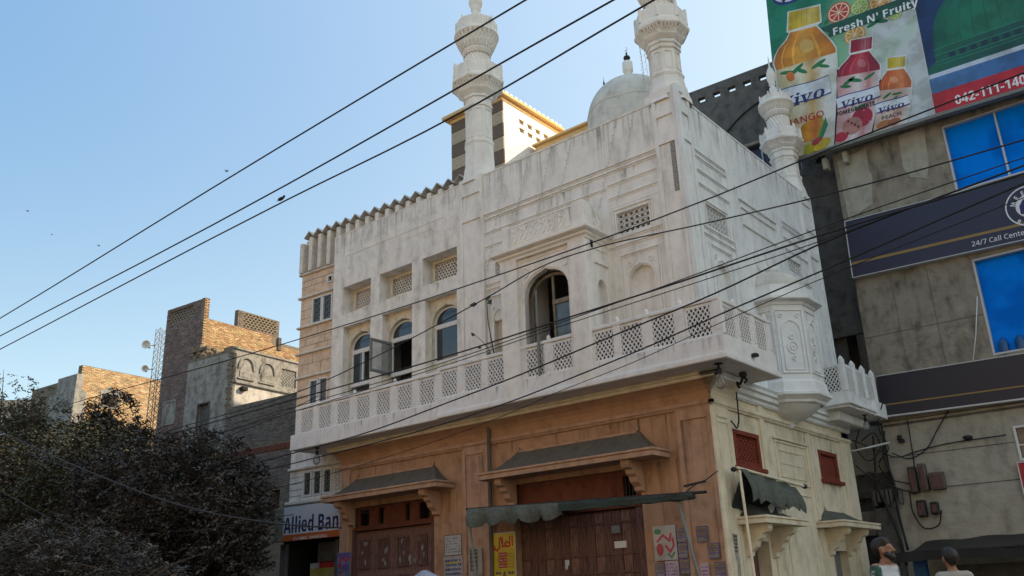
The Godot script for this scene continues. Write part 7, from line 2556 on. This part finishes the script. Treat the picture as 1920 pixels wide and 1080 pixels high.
func birds() -> void:
	T = FRONT
	var spots := [[Vector3(-9.25, 11.12, 5.0), 0.09, "dark bird perched on the lowest of three high wires"], [Vector3(-30.26, 23.55, -6.0), 0.07, "dark bird flying above the middle of the street"], [Vector3(-46.05, 24.92, -2.0), 0.06, "tiny distant bird at far left of the sky"], [Vector3(-37.8, 20.46, -3.0), 0.055, "tiny distant bird above the sunlit brick house"], [Vector3(-47.04, 24.23, -4.0), 0.045, "faint distant bird below the far left one"]]
	for q in spots:
		var b := thing("bird", q[2], "bird", q[0], "birds over the street")
		var s := mb(true)
		var c: Vector3 = q[0]
		var k: float = q[1]
		ball(s, c, Vector3(k * 1.5, k * 0.55, k * 0.55), 10)
		ball(s, c + Vector3(k * 1.5, k * 0.3, 0), Vector3(k * 0.42, k * 0.4, k * 0.4), 8)
		obj("body", s, M.cable, b)
		s = mb()
		var up := 0.1 if c.z == 5.0 else 0.9
		for sg in [-1.0, 1.0]:
			tri(s, c + Vector3(k * 0.7, k * 0.2, 0), c + Vector3(-k * 0.7, k * 0.2, 0), c + Vector3(-k * 0.5, k * up, sg * k * (0.7 if up < 0.5 else 2.6)))
		tri(s, c + Vector3(-k * 1.1, 0, 0.2 * k), c + Vector3(-k * 1.1, 0, -0.2 * k), c + Vector3(-k * 2.4, -k * 0.2, 0))
		obj("wing", s, M.cable, b)

# ---------- trees ----------
func tree(label: String, base: Vector3, blobs: Array, count: int, size: float, cols: Array, seed_no: int, gap := -0.05) -> void:
	T = FRONT
	var t := thing("tree", label, "tree", base, "trees along the street")
	var s := mb(true)
	var fork := base + Vector3(0.2, 2.2, 0.1)
	tube(s, curve([base, base + Vector3(0.1, 1.1, 0), fork]), 0.24, 9, 0.17)
	var trunk := obj("trunk", s, M.bark, t)
	s = mb(true)
	for b in blobs:
		var c: Vector3 = b[0]
		var r: Vector3 = b[1]
		tube(s, curve([fork, fork.lerp(c, 0.5) + Vector3(0.2, -0.25, 0.15), c]), 0.1, 7, 0.045)
		for k in 7:
			var e := c + Vector3(rng.randf_range(-0.85, 0.85) * r.x, rng.randf_range(-0.4, 0.95) * r.y, rng.randf_range(-0.85, 0.85) * r.z)
			tube(s, curve([c, c.lerp(e, 0.5) + Vector3(0, 0.15, 0), e], 4), 0.035, 5, 0.008)
	obj("limb", s, M.bark, trunk)
	# a spray of leaves, repeated through the crown
	var keep_org := ORG
	ORG = Vector3.ZERO
	var sp := mb()
	for k in 7:
		var a := TAU * k / 7.0 + rng.randf() * 0.7
		var o := Vector3(rng.randf_range(-0.5, 0.5), rng.randf_range(-0.3, 0.3), rng.randf_range(-0.5, 0.5))
		var d := Vector3(cos(a), rng.randf_range(-0.7, 0.4), sin(a)).normalized()
		var n := d.cross(Vector3(rng.randf_range(-0.5, 0.5), 1, rng.randf_range(-0.5, 0.5))).normalized()
		var L := rng.randf_range(0.55, 0.9)
		quad(sp, o, o + d * L * 0.5 - n * L * 0.24, o + d * L, o + d * L * 0.5 + n * L * 0.24)
	sp.generate_normals()
	sp.set_material(M.leaf)
	var mesh := sp.commit()
	ORG = keep_org
	var nz := FastNoiseLite.new()
	nz.seed = seed_no
	nz.frequency = 0.55
	var at: Array[Transform3D] = []
	var col: Array[Color] = []
	var total := 0.0
	for b in blobs: total += b[1].x * b[1].y * b[1].z
	var guard := 0
	while at.size() < count and guard < count * 8:
		guard += 1
		var pick := rng.randf() * total
		var bl: Array = blobs[0]
		for b in blobs:
			bl = b
			pick -= b[1].x * b[1].y * b[1].z
			if pick <= 0.0: break
		var v := Vector3(rng.randfn(), rng.randfn(), rng.randfn()).normalized() * pow(rng.randf(), 0.45)
		var p: Vector3 = bl[0] + v * bl[1]
		var g := nz.get_noise_3dv(p)
		if g < gap: continue
		var sc := size * rng.randf_range(0.7, 1.35)
		var bas := Basis.from_euler(Vector3(rng.randf_range(-0.6, 0.6), rng.randf() * TAU, rng.randf_range(-0.6, 0.6))).scaled(Vector3.ONE * sc)
		at.append(Transform3D(bas, p - ORG))
		var c: Color = cols[rng.randi() % cols.size()]
		col.append(c * clampf(0.85 + g * 0.9 + rng.randf_range(-0.2, 0.2), 0.4, 1.6))
	var mm := MultiMesh.new()
	mm.transform_format = MultiMesh.TRANSFORM_3D
	mm.use_colors = true
	mm.mesh = mesh
	mm.instance_count = at.size()
	for i in at.size():
		mm.set_instance_transform(i, at[i])
		mm.set_instance_color(i, col[i])
	var o := MultiMeshInstance3D.new()
	o.multimesh = mm
	o.name = "crown"
	o.set_meta("kind", "stuff")
	t.add_child(o, true)

func trees() -> void:
	var dusty := [Color(0.04, 0.033, 0.027), Color(0.048, 0.038, 0.031), Color(0.03, 0.025, 0.021), Color(0.085, 0.07, 0.057)]  # last, lighter tone is a painted highlight on some leaves
	var green := [Color(0.042, 0.047, 0.024), Color(0.055, 0.058, 0.028), Color(0.032, 0.032, 0.02), Color(0.075, 0.068, 0.043)]  # lightest tone again put in as leaf highlights
	var grey := [Color(0.075, 0.064, 0.052), Color(0.05, 0.043, 0.035), Color(0.11, 0.095, 0.08), Color(0.03, 0.026, 0.022)]
	tree("tall feathery tree with thin open twigs at the far left", Vector3(-38.0, -0.4, 0.0), [[Vector3(-39.5, 10.3, 0), Vector3(2.6, 2.6, 2.2)], [Vector3(-36.6, 9.9, 0), Vector3(2.6, 2.2, 2.2)], [Vector3(-34.6, 9.6, 0), Vector3(1.6, 1.3, 1.6)], [Vector3(-38.5, 7.2, 0), Vector3(4.5, 2.0, 2.5)]], 3600, 0.2, green, 3, 0.06)
	tree("dense green tree under the feathery one, left of the brick house", Vector3(-25.5, -0.4, 2.5), [[Vector3(-27.5, 5.6, 2.5), Vector3(4.0, 2.6, 2.4)], [Vector3(-23.6, 5.4, 2.5), Vector3(2.8, 2.4, 2.2)], [Vector3(-21.5, 4.6, 2.5), Vector3(2.2, 2.4, 2.0)], [Vector3(-25.5, 2.4, 2.5), Vector3(5.5, 2.6, 2.4)]], 14000, 0.19, green, 5, -0.12)
	tree("broad dark dusty tree in the middle, before the brick houses", Vector3(-15.2, -0.4, 3.4), [[Vector3(-18.3, 4.1, 3.4), Vector3(2.6, 2.4, 2.2)], [Vector3(-15.2, 3.9, 3.4), Vector3(2.8, 2.1, 2.2)], [Vector3(-13.6, 3.2, 3.6), Vector3(1.9, 1.9, 1.7)], [Vector3(-12.6, 1.8, 3.7), Vector3(1.1, 1.7, 1.3)], [Vector3(-15.9, 1.4, 3.6), Vector3(3.9, 2.0, 2.2)]], 20000, 0.15, dusty, 7, -0.12)
	tree("low grey leaved dusty tree nearest the street, lower left", Vector3(-12.0, -0.4, 7.6), [[Vector3(-13.6, 2.1, 7.6), Vector3(1.9, 1.1, 1.6)], [Vector3(-11.2, 1.7, 7.8), Vector3(1.8, 1.0, 1.5)], [Vector3(-15.4, 2.0, 7.4), Vector3(1.6, 1.2, 1.5)], [Vector3(-9.2, 1.2, 8.0), Vector3(1.5, 0.9, 1.2)]], 13000, 0.1, grey, 9, -0.08)
	tree("slim young tree before the sunlit brick flank", Vector3(-30.5, -0.4, -1.5), [[Vector3(-30.8, 9.2, -1.5), Vector3(1.7, 1.6, 1.3)], [Vector3(-29.0, 8.0, -1.5), Vector3(1.6, 1.3, 1.3)], [Vector3(-32.6, 8.4, -1.5), Vector3(1.4, 1.6, 1.2)]], 2600, 0.19, dusty, 11, 0.02)

# ---------- cables over the street ----------
func wire(label: String, pts: Array, z: float, r: float, group: String) -> void:
	T = FRONT
	var p := []
	for q in pts: p.append(Vector3(q[0], q[1], z + (q[2] if q.size() > 2 else 0.0)))
	ORG = p[p.size() / 2]
	var s := mb(true)
	tube(s, curve(p, 5), r, 6)
	solo("overhead_cable", s, M.cable, label, "cable", group)

func cables() -> void:
	var hi := "high wires across the sky"
	wire("topmost of three high wires, crossing before the left minaret's upper gallery", [[-46, 11.6], [-27.42, 12.0], [-9.37, 12.75], [-0.76, 13.02], [14, 13.3]], 5.0, 0.021, hi)
	wire("middle of three high wires, crossing the left minaret's lower gallery", [[-46, 10.9], [-27.11, 11.21], [-8.97, 11.46], [1.41, 11.88], [14, 12.2]], 5.0, 0.021, hi)
	wire("lowest of three high wires, crossing the left minaret's shaft", [[-46, 10.3], [-26.89, 10.63], [-8.93, 11.0], [-2.61, 11.05], [2.28, 11.42], [14, 12.0]], 5.0, 0.02, hi)
	var f := "cables before the mosque front"
	wire("cable crossing the right pilaster just under the carved lane screen", [[-46, 8.7], [-31.17, 8.53], [-22.87, 8.39], [-18.47, 8.22], [-11.38, 8.0], [-4.37, 7.93], [2.1, 8.08], [4.15, 8.23], [7.56, 8.41], [14, 8.8]], 3.0, 0.015, f)
	wire("cable bending at the bay arch top and falling to the open casement", [[-22, 6.2], [-16.1, 6.3], [-10.04, 6.42], [-7.05, 6.8], [-3.67, 7.38], [-1.87, 7.72], [-1.15, 7.74], [2.13, 7.48], [3.89, 7.34], [5.61, 7.25], [7.35, 7.21], [14, 7.1]], 3.2, 0.014, f)
	wire("thick cable running along just above the balcony rail", [[-46, 6.0], [-22, 6.2], [-11.24, 6.28], [-4.41, 6.35], [-2.11, 6.44], [0.94, 6.55], [3.86, 6.69], [7.21, 6.75], [14, 6.9]], 3.0, 0.019, f)
	wire("thin cable just below the thick one above the balcony rail", [[-46, 5.8], [-22, 6.02], [-11.24, 6.1], [-4.41, 6.28], [-2.11, 6.42], [0.94, 6.62], [3.86, 6.86], [7.21, 7.05], [14, 7.3]], 2.9, 0.011, f)
	wire("thin cable sagging over the top of the balcony lattice", [[-46, 5.5], [-11.24, 5.95], [-4.41, 6.18], [-2.11, 6.32], [0.94, 6.45], [3.86, 6.6], [7.21, 6.9], [14, 7.2]], 2.95, 0.01, f)
	wire("thick cable slanting across the balcony lattice panels right of the bay", [[-40, 4.4], [-20, 4.75], [-10.72, 4.93], [-8.23, 5.05], [-5.6, 5.33], [-3.49, 5.57], [-0.58, 5.98], [1.66, 6.29], [3.8, 6.69], [7.2, 7.05], [14, 7.7]], 2.6, 0.018, f)
	wire("thick cable slanting across the balcony slab at the front corner", [[-40, 4.2], [-20, 4.5], [-11.79, 4.67], [-3.68, 5.1], [-1.68, 5.37], [0.03, 5.63], [1.51, 5.9], [3.65, 6.25], [7.5, 6.9], [14, 7.8]], 2.4, 0.017, f)
	wire("thin lowest cable beneath the slab at the front corner", [[-20, 3.9], [-9, 4.3], [-3.93, 4.85], [-2.52, 5.1], [-0.49, 5.39], [1.44, 5.76], [3.22, 6.08], [7.5, 6.7], [14, 7.5]], 2.3, 0.009, f)
	var l := "cables before the dark trees"
	wire("grey cable slanting down across the dark trees to the bank sign", [[-27, 8.1], [-22.87, 6.78], [-15.68, 4.53], [-10.17, 3.06], [-6.52, 2.45], [-5.16, 2.3]], 6.0, 0.018, l)
	wire("grey cable low across the grey leaved tree in the left corner", [[-26, 5.9], [-22.09, 4.75], [-17.95, 3.5], [-12.11, 2.08], [-9.0, 1.2]], 6.0, 0.013, l)
	wire("thin wire from the low brick house to the balcony end", [[-26, 5.9], [-18.23, 5.91], [-12.7, 5.94], [-10.75, 6.08], [-9.9, 6.2]], 3.0, 0.01, l)
	wire("thin level wire in front of the dense green tree", [[-34, 6.2], [-27.64, 5.95], [-21.43, 5.29], [-15.11, 5.21], [-9.83, 5.58]], 4.0, 0.011, l)
	wire("thin wire dipping through the broad dark tree towards the bank sign", [[-26, 6.9], [-18.85, 4.97], [-14.08, 3.02], [-8.06, 2.85]], 5.0, 0.01, l)
	# strings of little lights hung on the facade
	var k := 0
	for q in [[-5.6, 12.7, 9.6, "first from the left minaret"], [-4.7, 12.7, 10.3, "second from the left minaret"], [-3.9, 12.7, 10.3, "third from the left minaret"], [-3.2, 12.7, 10.3, "left of the roof seam"], [-1.75, 12.7, 10.2, "right of the roof seam"], [-1.2, 12.7, 10.2, "nearest the right minaret"]]:
		T = FRONT
		ORG = Vector3(q[0], q[1], 0.06)
		var s := mb()
		var a := Vector3(q[0], q[1], 0.03)
		var b := Vector3(q[0] - 0.75, q[2], 0.06)
		tube(s, [a, a.lerp(b, 0.5) + Vector3(0.05, 0, 0.02), b], 0.006, 4)
		for j in 24:
			var p := a.lerp(b, (j + 0.5) / 24.0)
			bar(s, p, p + Vector3(0.03 * (1 if j % 2 else -1), -0.05, 0.02), 0.014, 0.014)
		solo("light_string", s, M.dome, "thin string of tiny lights down the upper front wall, %s" % q[3], "light string", "light strings on the upper front wall")
		k += 1
	for q in [[Vector3(-1.15, 14.9, -0.5), 1.9, "left one"], [Vector3(-1.05, 14.8, -0.3), 1.75, "middle one"], [Vector3(-0.9, 14.6, -0.25), 1.9, "one nearest the shaft"]]:
		ORG = q[0]
		var s := mb()
		var a: Vector3 = q[0]
		tube(s, [a, a + Vector3(0.05, -q[1] * 0.5, 0), a + Vector3(0.02, -q[1], 0.05)], 0.004, 4)
		for j in 18:
			var p := a + Vector3(0.03, -q[1] * (j + 0.5) / 18.0, 0.02)
			bar(s, p, p + Vector3(0.03 * (1 if j % 2 else -1), -0.05, 0.01), 0.009, 0.009)
		solo("light_string", s, M.dome, "string of tiny lights hanging free from the right minaret's gallery, %s" % q[2], "light string", "light strings on the right minaret")

# ---------- people ----------
func body_field(p: Vector3, bones: Array) -> float:
	var d := 9.0
	for b in bones:
		var a: Vector3 = b[0]
		var ba: Vector3 = b[1] - a
		var t := clampf((p - a).dot(ba) / maxf(ba.length_squared(), 1e-6), 0.0, 1.0)
		var q := (p - a - ba * t)
		if b.size() > 4: q = q / b[4]
		var e: float = q.length() - lerpf(b[2], b[3], t)
		var k := 0.035
		var h := clampf(0.5 + 0.5 * (d - e) / k, 0.0, 1.0)
		d = lerpf(d, e, h) - k * h * (1.0 - h)
	return d

func surface_net(s: SurfaceTool, bones: Array, lo: Vector3, hi: Vector3, cell: float, paint: Callable) -> void:
	var n := Vector3i(((hi - lo) / cell).ceil()) + Vector3i.ONE
	var f := PackedFloat32Array()
	f.resize(n.x * n.y * n.z)
	for z in n.z:
		for y in n.y:
			for x in n.x:
				f[x + n.x * (y + n.y * z)] = body_field(lo + Vector3(x, y, z) * cell, bones)
	var vid := {}
	var vs := PackedVector3Array()
	for z in n.z - 1:
		for y in n.y - 1:
			for x in n.x - 1:
				var i0 := x + n.x * (y + n.y * z)
				var neg := 0
				var v := []
				for c in 8:
					var val: float = f[i0 + (c & 1) + n.x * (((c >> 1) & 1) + n.y * (c >> 2))]
					v.append(val)
					if val < 0.0: neg += 1
				if neg == 0 or neg == 8: continue
				var sum := Vector3.ZERO
				var cnt := 0
				for e in [[0, 1], [2, 3], [4, 5], [6, 7], [0, 2], [1, 3], [4, 6], [5, 7], [0, 4], [1, 5], [2, 6], [3, 7]]:
					if (v[e[0]] < 0.0) != (v[e[1]] < 0.0):
						var t: float = v[e[0]] / (v[e[0]] - v[e[1]])
						var a := Vector3(e[0] & 1, (e[0] >> 1) & 1, e[0] >> 2)
						var b := Vector3(e[1] & 1, (e[1] >> 1) & 1, e[1] >> 2)
						sum += a.lerp(b, t)
						cnt += 1
				vid[i0] = vs.size()
				vs.append(lo + (Vector3(x, y, z) + sum / cnt) * cell)
	var st := [1, n.x, n.x * n.y]
	for i0 in vid:
		for a in 3:
			var b := (a + 1) % 3
			var c := (a + 2) % 3
			var j: int = i0 + st[a]
			if (f[i0] < 0.0) == (f[j] < 0.0): continue
			var q := [i0, i0 - st[b], i0 - st[b] - st[c], i0 - st[c]]
			var ok := true
			for e in q:
				if not vid.has(e): ok = false
			if not ok: continue
			if f[i0] > 0.0: q.reverse()
			for t in [[0, 1, 2], [0, 2, 3]]:
				for e in [t[0], t[2], t[1]]:
					var p: Vector3 = vs[vid[q[e]]]
					s.set_color(paint.call(p))
					s.add_vertex(T * p - ORG)

func person(label: String, at: Vector3, turn: float, look: float, shirt: Callable, skin: Color, beard: bool, tall := 1.0) -> void:
	T = FRONT
	var o := thing("person", label, "person", at)
	T = Transform3D(Basis(Vector3.UP, turn).scaled(Vector3.ONE * tall), at)
	var bones := [
		[Vector3(-0.07, 0.96, 0), Vector3(0.07, 0.96, 0), 0.125, 0.125], [Vector3(0, 0.98, 0), Vector3(0, 1.22, 0.01), 0.14, 0.135],
		[Vector3(-0.08, 1.28, 0.0), Vector3(0.08, 1.28, 0.0), 0.125, 0.125], [Vector3(-0.16, 1.43, -0.01), Vector3(0.16, 1.43, -0.01), 0.07, 0.07],
		[Vector3(0, 1.4, -0.01), Vector3(0, 1.56, 0.015), 0.065, 0.055]]
	for sg in [-1.0, 1.0]:
		bones.append([Vector3(sg * 0.19, 1.42, -0.01), Vector3(sg * 0.25, 1.14, -0.03), 0.065, 0.05])
		bones.append([Vector3(sg * 0.25, 1.14, -0.03), Vector3(sg * 0.26, 0.9, 0.06), 0.048, 0.03])
		bones.append([Vector3(sg * 0.09, 0.92, 0), Vector3(sg * 0.1, 0.5, 0.015), 0.1, 0.075])
		bones.append([Vector3(sg * 0.1, 0.5, 0.015), Vector3(sg * 0.1, 0.1, -0.02), 0.075, 0.06])
		bones.append([Vector3(sg * 0.1, 0.05, -0.04), Vector3(sg * 0.115, 0.035, 0.16), 0.045, 0.035])
	var s := mb(true)
	surface_net(s, bones, Vector3(-0.36, -0.02, -0.2), Vector3(0.36, 1.56, 0.24), 0.022, shirt)
	var hands := []
	for sg in [-1.0, 1.0]:
		var hb := [[Vector3(sg * 0.26, 0.92, 0.05), Vector3(sg * 0.262, 0.83, 0.085), 0.028, 0.034]]
		for k in 4:
			var z := 0.055 + 0.02 * k
			var L: float = [0.062, 0.076, 0.08, 0.068][k]
			hb.append([Vector3(sg * 0.262, 0.815, z), Vector3(sg * 0.256, 0.815 - L * 0.55, z + 0.008), 0.009, 0.0085])
			hb.append([Vector3(sg * 0.256, 0.815 - L * 0.55, z + 0.008), Vector3(sg * 0.242, 0.815 - L, z + 0.012), 0.0085, 0.007])
		hb.append([Vector3(sg * 0.256, 0.87, 0.1), Vector3(sg * 0.244, 0.82, 0.135), 0.012, 0.009])
		var keep := T
		surface_net(s, hb, Vector3(sg * 0.26 - 0.06, 0.7, 0.0), Vector3(sg * 0.26 + 0.06, 0.95, 0.17), 0.0075, func(_p): return skin)
		T = keep
	# head, turned and tilted on the neck
	var hc := Vector3(0, 1.655, 0.025)
	var keep2 := T
	T = T * Transform3D(Basis(Vector3.UP, look) * Basis(Vector3(1, 0, 0), -0.15), hc)
	var head := [
		[Vector3(0, 0.035, -0.02), Vector3(0, 0.03, -0.01), 0.098, 0.098, Vector3(0.86, 1.05, 1.06)], [Vector3(0, -0.045, 0.03), Vector3(0, -0.075, 0.045), 0.062, 0.048],
		[Vector3(0, 0.012, 0.098), Vector3(0, -0.022, 0.118), 0.011, 0.017], [Vector3(-0.035, 0.028, 0.078), Vector3(0.035, 0.028, 0.078), 0.018, 0.018],
		[Vector3(-0.022, -0.052, 0.083), Vector3(0.022, -0.052, 0.083), 0.012, 0.012], [Vector3(0, -0.13, -0.01), Vector3(0, -0.05, 0.0), 0.056, 0.056],
		[Vector3(-0.085, 0.01, -0.005), Vector3(-0.088, -0.03, 0.0), 0.02, 0.012], [Vector3(0.085, 0.01, -0.005), Vector3(0.088, -0.03, 0.0), 0.02, 0.012]]
	var face := func(p: Vector3) -> Color:
		if absf(p.y + 0.053) < 0.007 and absf(p.x) < 0.026 and p.z > 0.07: return Color(skin.r * 0.75, skin.g * 0.5, skin.b * 0.5)
		return skin
	surface_net(s, head, Vector3(-0.13, -0.18, -0.15), Vector3(0.13, 0.16, 0.16), 0.0085, face)
	obj("body", s, M.skin, o)
	s = mb(true)
	var hair := [[Vector3(0, 0.055, -0.035), Vector3(0, 0.06, -0.015), 0.105, 0.1, Vector3(0.9, 1.05, 1.08)], [Vector3(0, -0.02, -0.075), Vector3(0, 0.03, -0.06), 0.055, 0.07], [Vector3(-0.05, 0.11, 0.04), Vector3(0.05, 0.115, 0.045), 0.035, 0.03]]
	surface_net(s, hair, Vector3(-0.14, -0.12, -0.18), Vector3(0.14, 0.2, 0.1), 0.0095, func(_p): return Color.BLACK)
	obj("hair", s, M.hair, o)
	if beard:
		s = mb(true)
		surface_net(s, [[Vector3(-0.05, -0.06, 0.035), Vector3(0, -0.095, 0.065), 0.04, 0.042], [Vector3(0.05, -0.06, 0.035), Vector3(0, -0.095, 0.065), 0.04, 0.042], [Vector3(-0.03, -0.036, 0.1), Vector3(0.03, -0.036, 0.1), 0.009, 0.009]], Vector3(-0.12, -0.17, -0.03), Vector3(0.12, 0.0, 0.14), 0.0085, func(_p): return Color.BLACK)
		obj("beard", s, M.hair, o)
	s = mb(true)
	for sg in [-1.0, 1.0]: ball(s, Vector3(sg * 0.034, 0.012, 0.083), Vector3(0.013, 0.009, 0.01), 8)
	var ey := obj("eye", s, M.sign_white, o)
	s = mb(true)
	for sg in [-1.0, 1.0]: ball(s, Vector3(sg * 0.034, 0.012, 0.09), Vector3(0.0055, 0.0055, 0.005), 8)
	obj("pupil", s, M.cable, ey)
	s = mb()
	for sg in [-1.0, 1.0]: bar(s, Vector3(sg * 0.016, 0.034, 0.098), Vector3(sg * 0.055, 0.036, 0.084), 0.008, 0.01)
	obj("eyebrow", s, M.hair, o)
	T = keep2

func people() -> void:
	var n := FastNoiseLite.new()
	n.seed = 4
	n.frequency = 14.0
	var skin := Color(0.26, 0.14, 0.09)
	var flowery := func(p: Vector3) -> Color:
		if p.y < 0.12: return Color(0.03, 0.025, 0.02)
		if p.y < 0.92 and absf(p.x) < 0.22: return Color(0.05, 0.055, 0.08)
		if p.y > 1.475 or (absf(p.x) > 0.2 and p.y < 1.0): return skin
		if absf(p.x) > 0.165:
			var v := n.get_noise_3dv(p)
			return Color(0.34, 0.35, 0.34) if v > 0.3 else Color(0.012, 0.075, 0.055) if v > -0.25 else Color(0.02, 0.04, 0.035)
		return Color(0.42, 0.43, 0.46)
	var plain := func(p: Vector3) -> Color:
		if p.y < 0.12: return Color(0.03, 0.025, 0.02)
		if p.y > 1.5 or (absf(p.x) > 0.2 and p.y < 0.98): return skin
		return Color(0.30, 0.29, 0.26)
	person("bearded man in white shirt with green flowered sleeves looking up to the right", Vector3(5.03, -0.4, 5.78), deg_to_rad(72.0), 0.3, flowery, skin, true)
	person("man seen from behind with black hair and plain pale shirt", Vector3(5.65, -0.4, 5.18), deg_to_rad(215.0), 0.0, plain, skin, false, 0.92)

func across_the_street() -> void:   # unseen row across the street, added to bounce sunlight onto the mosque front
	T = FRONT
	var tones := [surf(Color(0.68, 0.55, 0.40), 0.12, 2.5, 0.9, 0.3, 61), surf(Color(0.74, 0.65, 0.53), 0.12, 2.5, 0.9, 0.3, 62), surf(Color(0.62, 0.48, 0.34), 0.12, 2.5, 0.9, 0.3, 63)]
	var row := [[-58.0, -40.0, 15.0, "ochre"], [-39.9, -24.0, 18.0, "cream"], [-23.9, -8.0, 15.5, "tan"], [-7.9, 8.0, 17.5, "ochre"], [8.1, 26.0, 15.5, "cream"], [26.1, 44.0, 16.5, "tan"]]
	var words := ["low ochre", "tall cream", "low tan", "tall ochre", "low cream", "tall tan"]
	for i in row.size():
		var q: Array = row[i]
		var b := thing("added_house", "%s flat roofed unseen house added across the street to bounce light" % words[i], "building", Vector3((q[0] + q[1]) / 2, -0.4, 27.0))
		var holes := []
		for f in 4:
			for k in 5:
				var x: float = lerpf(q[0], q[1], (k + 0.5) / 5.0)
				holes.append([x - 0.6, x + 0.6, 4.2 + 3.0 * f, 5.8 + 3.0 * f])
		var s := mb()
		wall(s, q[0], q[1], -0.4, q[2], 27.0, 27.4, holes)
		bx(s, Vector3(q[0], -0.4, 28.2), Vector3(q[1], q[2] - 0.8, 36.0))
		obj("wall", s, tones[i % 3], b)
		for h in holes:
			s = mb()
			rect(s, h[0], h[1], h[2], h[3], 27.2, 27.25)
			obj("window", s, M.glass, b)
